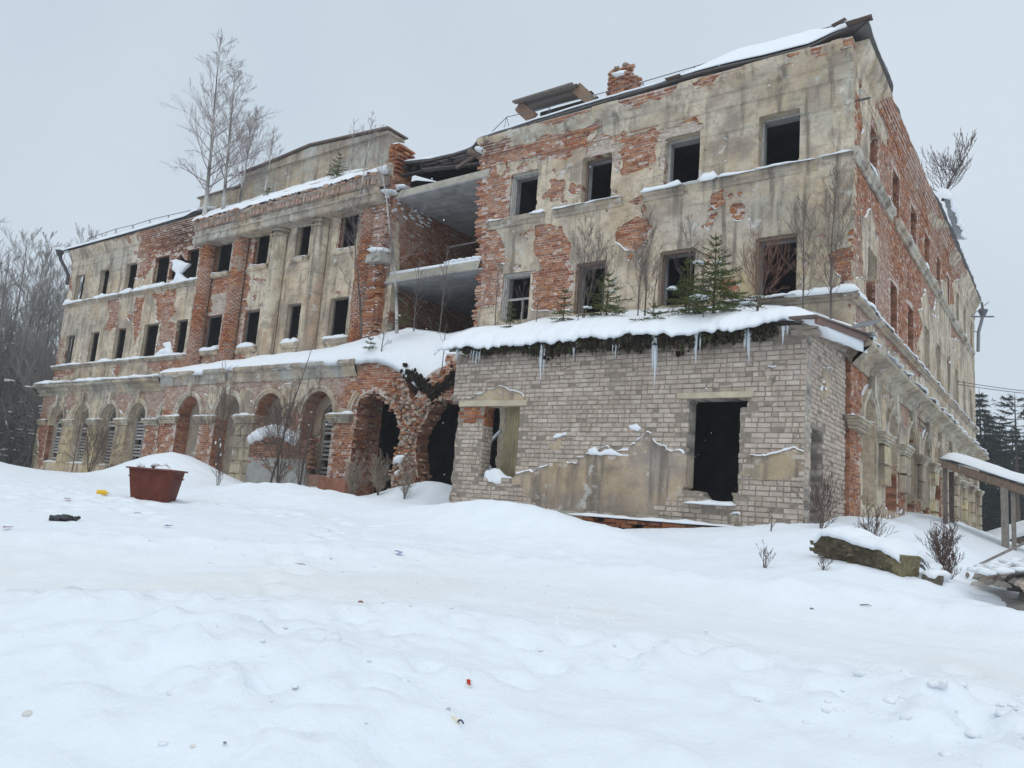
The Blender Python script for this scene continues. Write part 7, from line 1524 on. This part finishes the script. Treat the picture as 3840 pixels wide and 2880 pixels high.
# ---------------------------------------------------------------- leaning corrugated sheet, wires
mb = MB(); nw = 43; s = np.linspace(0, 1, nw); h = np.linspace(0, 1, 12); A, Bq = np.meshgrid(s, h)
c0, c1, c2, c3 = np.array((-7.36, -3.05, 2.32)), np.array((-6.62, -3.05, 2.32)), np.array((-7.0, -3.38, 4.12)), np.array((-6.5, -3.38, 4.12))
P_ = (c0 * (1 - A[..., None]) + c1 * A[..., None]) * (1 - Bq[..., None]) + (c2 * (1 - A[..., None]) + c3 * A[..., None]) * Bq[..., None]
P_ = P_ + np.array((0, -1, 0)) * (.018 * np.cos(A * 6.5 * 2 * math.pi))[..., None]; jj, ii = np.meshgrid(np.arange(11), np.arange(nw - 1), indexing='ij'); b = (jj * nw + ii).ravel(); q = np.stack([b, b + 1, b + nw + 1, b + nw], -1)
cc = np.array((.30, .25, .155)) * (1 + .25 * fbm(A * 4, Bq * 5, 9, 3))[..., None]; V = P_.reshape(-1, 3)
mb.add(np.concatenate([V, V + np.array((0, .012, 0))]), np.concatenate([q, q[:, ::-1] + len(V)]), c=np.tile(cc.reshape(-1, 3), (2, 1))); thing1(mb, 'corrugated_sheet', M_CONC, 'yellowish corrugated roofing sheet leaning in the left opening of the annex', 'sheet', c0, True)
mb = MB(); t = np.linspace(0, 1, 24)
for dz in (0, .12): mb.tube(np.stack([lerp(.1, 14, t), lerp(17.2, 15, t), lerp(8.05 + dz, 7.4 + dz * 2, t) - .7 * 4 * t * (1 - t) * (1 + dz)], -1), .012, 4, (.05, .05, .05))
thing1(mb, 'overhead_wire', M_METAL, 'pair of sagging wires running right from the side wall', 'wire', (.1, 17.2, 8.05))
# ---------------------------------------------------------------- falling snow
fs = MB(); rg = np.random.default_rng(123); v8 = np.array([(1, 0, 0), (-1, 0, 0), (0, 1, 0), (0, -1, 0), (0, 0, 1), (0, 0, -1)], float); t8 = np.array([(0, 2, 4), (2, 1, 4), (1, 3, 4), (3, 0, 4), (2, 0, 5), (1, 2, 5), (3, 1, 5), (0, 3, 5)])
n = 2600; a = np.radians(rg.uniform(-75, 2, n)); d = 2.5 + 20 * rg.random(n) ** .7; z = rg.uniform(.8, 15, n); X = CAM[0] + d * np.sin(a); Y = CAM[1] + d * np.cos(a); r = rg.uniform(.0025, .0055, n) 
ok = (Y < -4.2) | ((X > .6) & (Y < 10)); C3 = np.stack([X, Y, z], -1)[ok]; r = r[ok]; n = len(r)
fs.add((C3[:, None] + v8[None] * r[:, None, None]).reshape(-1, 3), t=(t8[None] + 6 * np.arange(n)[:, None, None]).reshape(-1, 3), c=SN)
tag(fs.obj('falling_snow', M_SNOW), kind='stuff', label='fine falling snowflakes in the air')
# ---------------------------------------------------------------- thin snowy air
hz = MB(); hz.box((-424, -94, -2.2), (424, 624, 26.0))
ho = tag(hz.obj('haze', None), kind='stuff', label='thin snowy air')
hm = bpy.data.materials.new('haze'); hm.use_nodes = True; hn = hm.node_tree.nodes; hn.remove(hn['Principled BSDF'])
pv = hn.new('ShaderNodeVolumePrincipled'); pv.inputs['Color'].default_value = (.93, .96, 1, 1); pv.inputs['Density'].default_value = .0008; pv.inputs['Anisotropy'].default_value = .2
hm.node_tree.links.new(pv.outputs[0], hn['Material Output'].inputs['Volume'])
ho.data.materials.append(hm)
SC.cycles.volume_bounces = 1
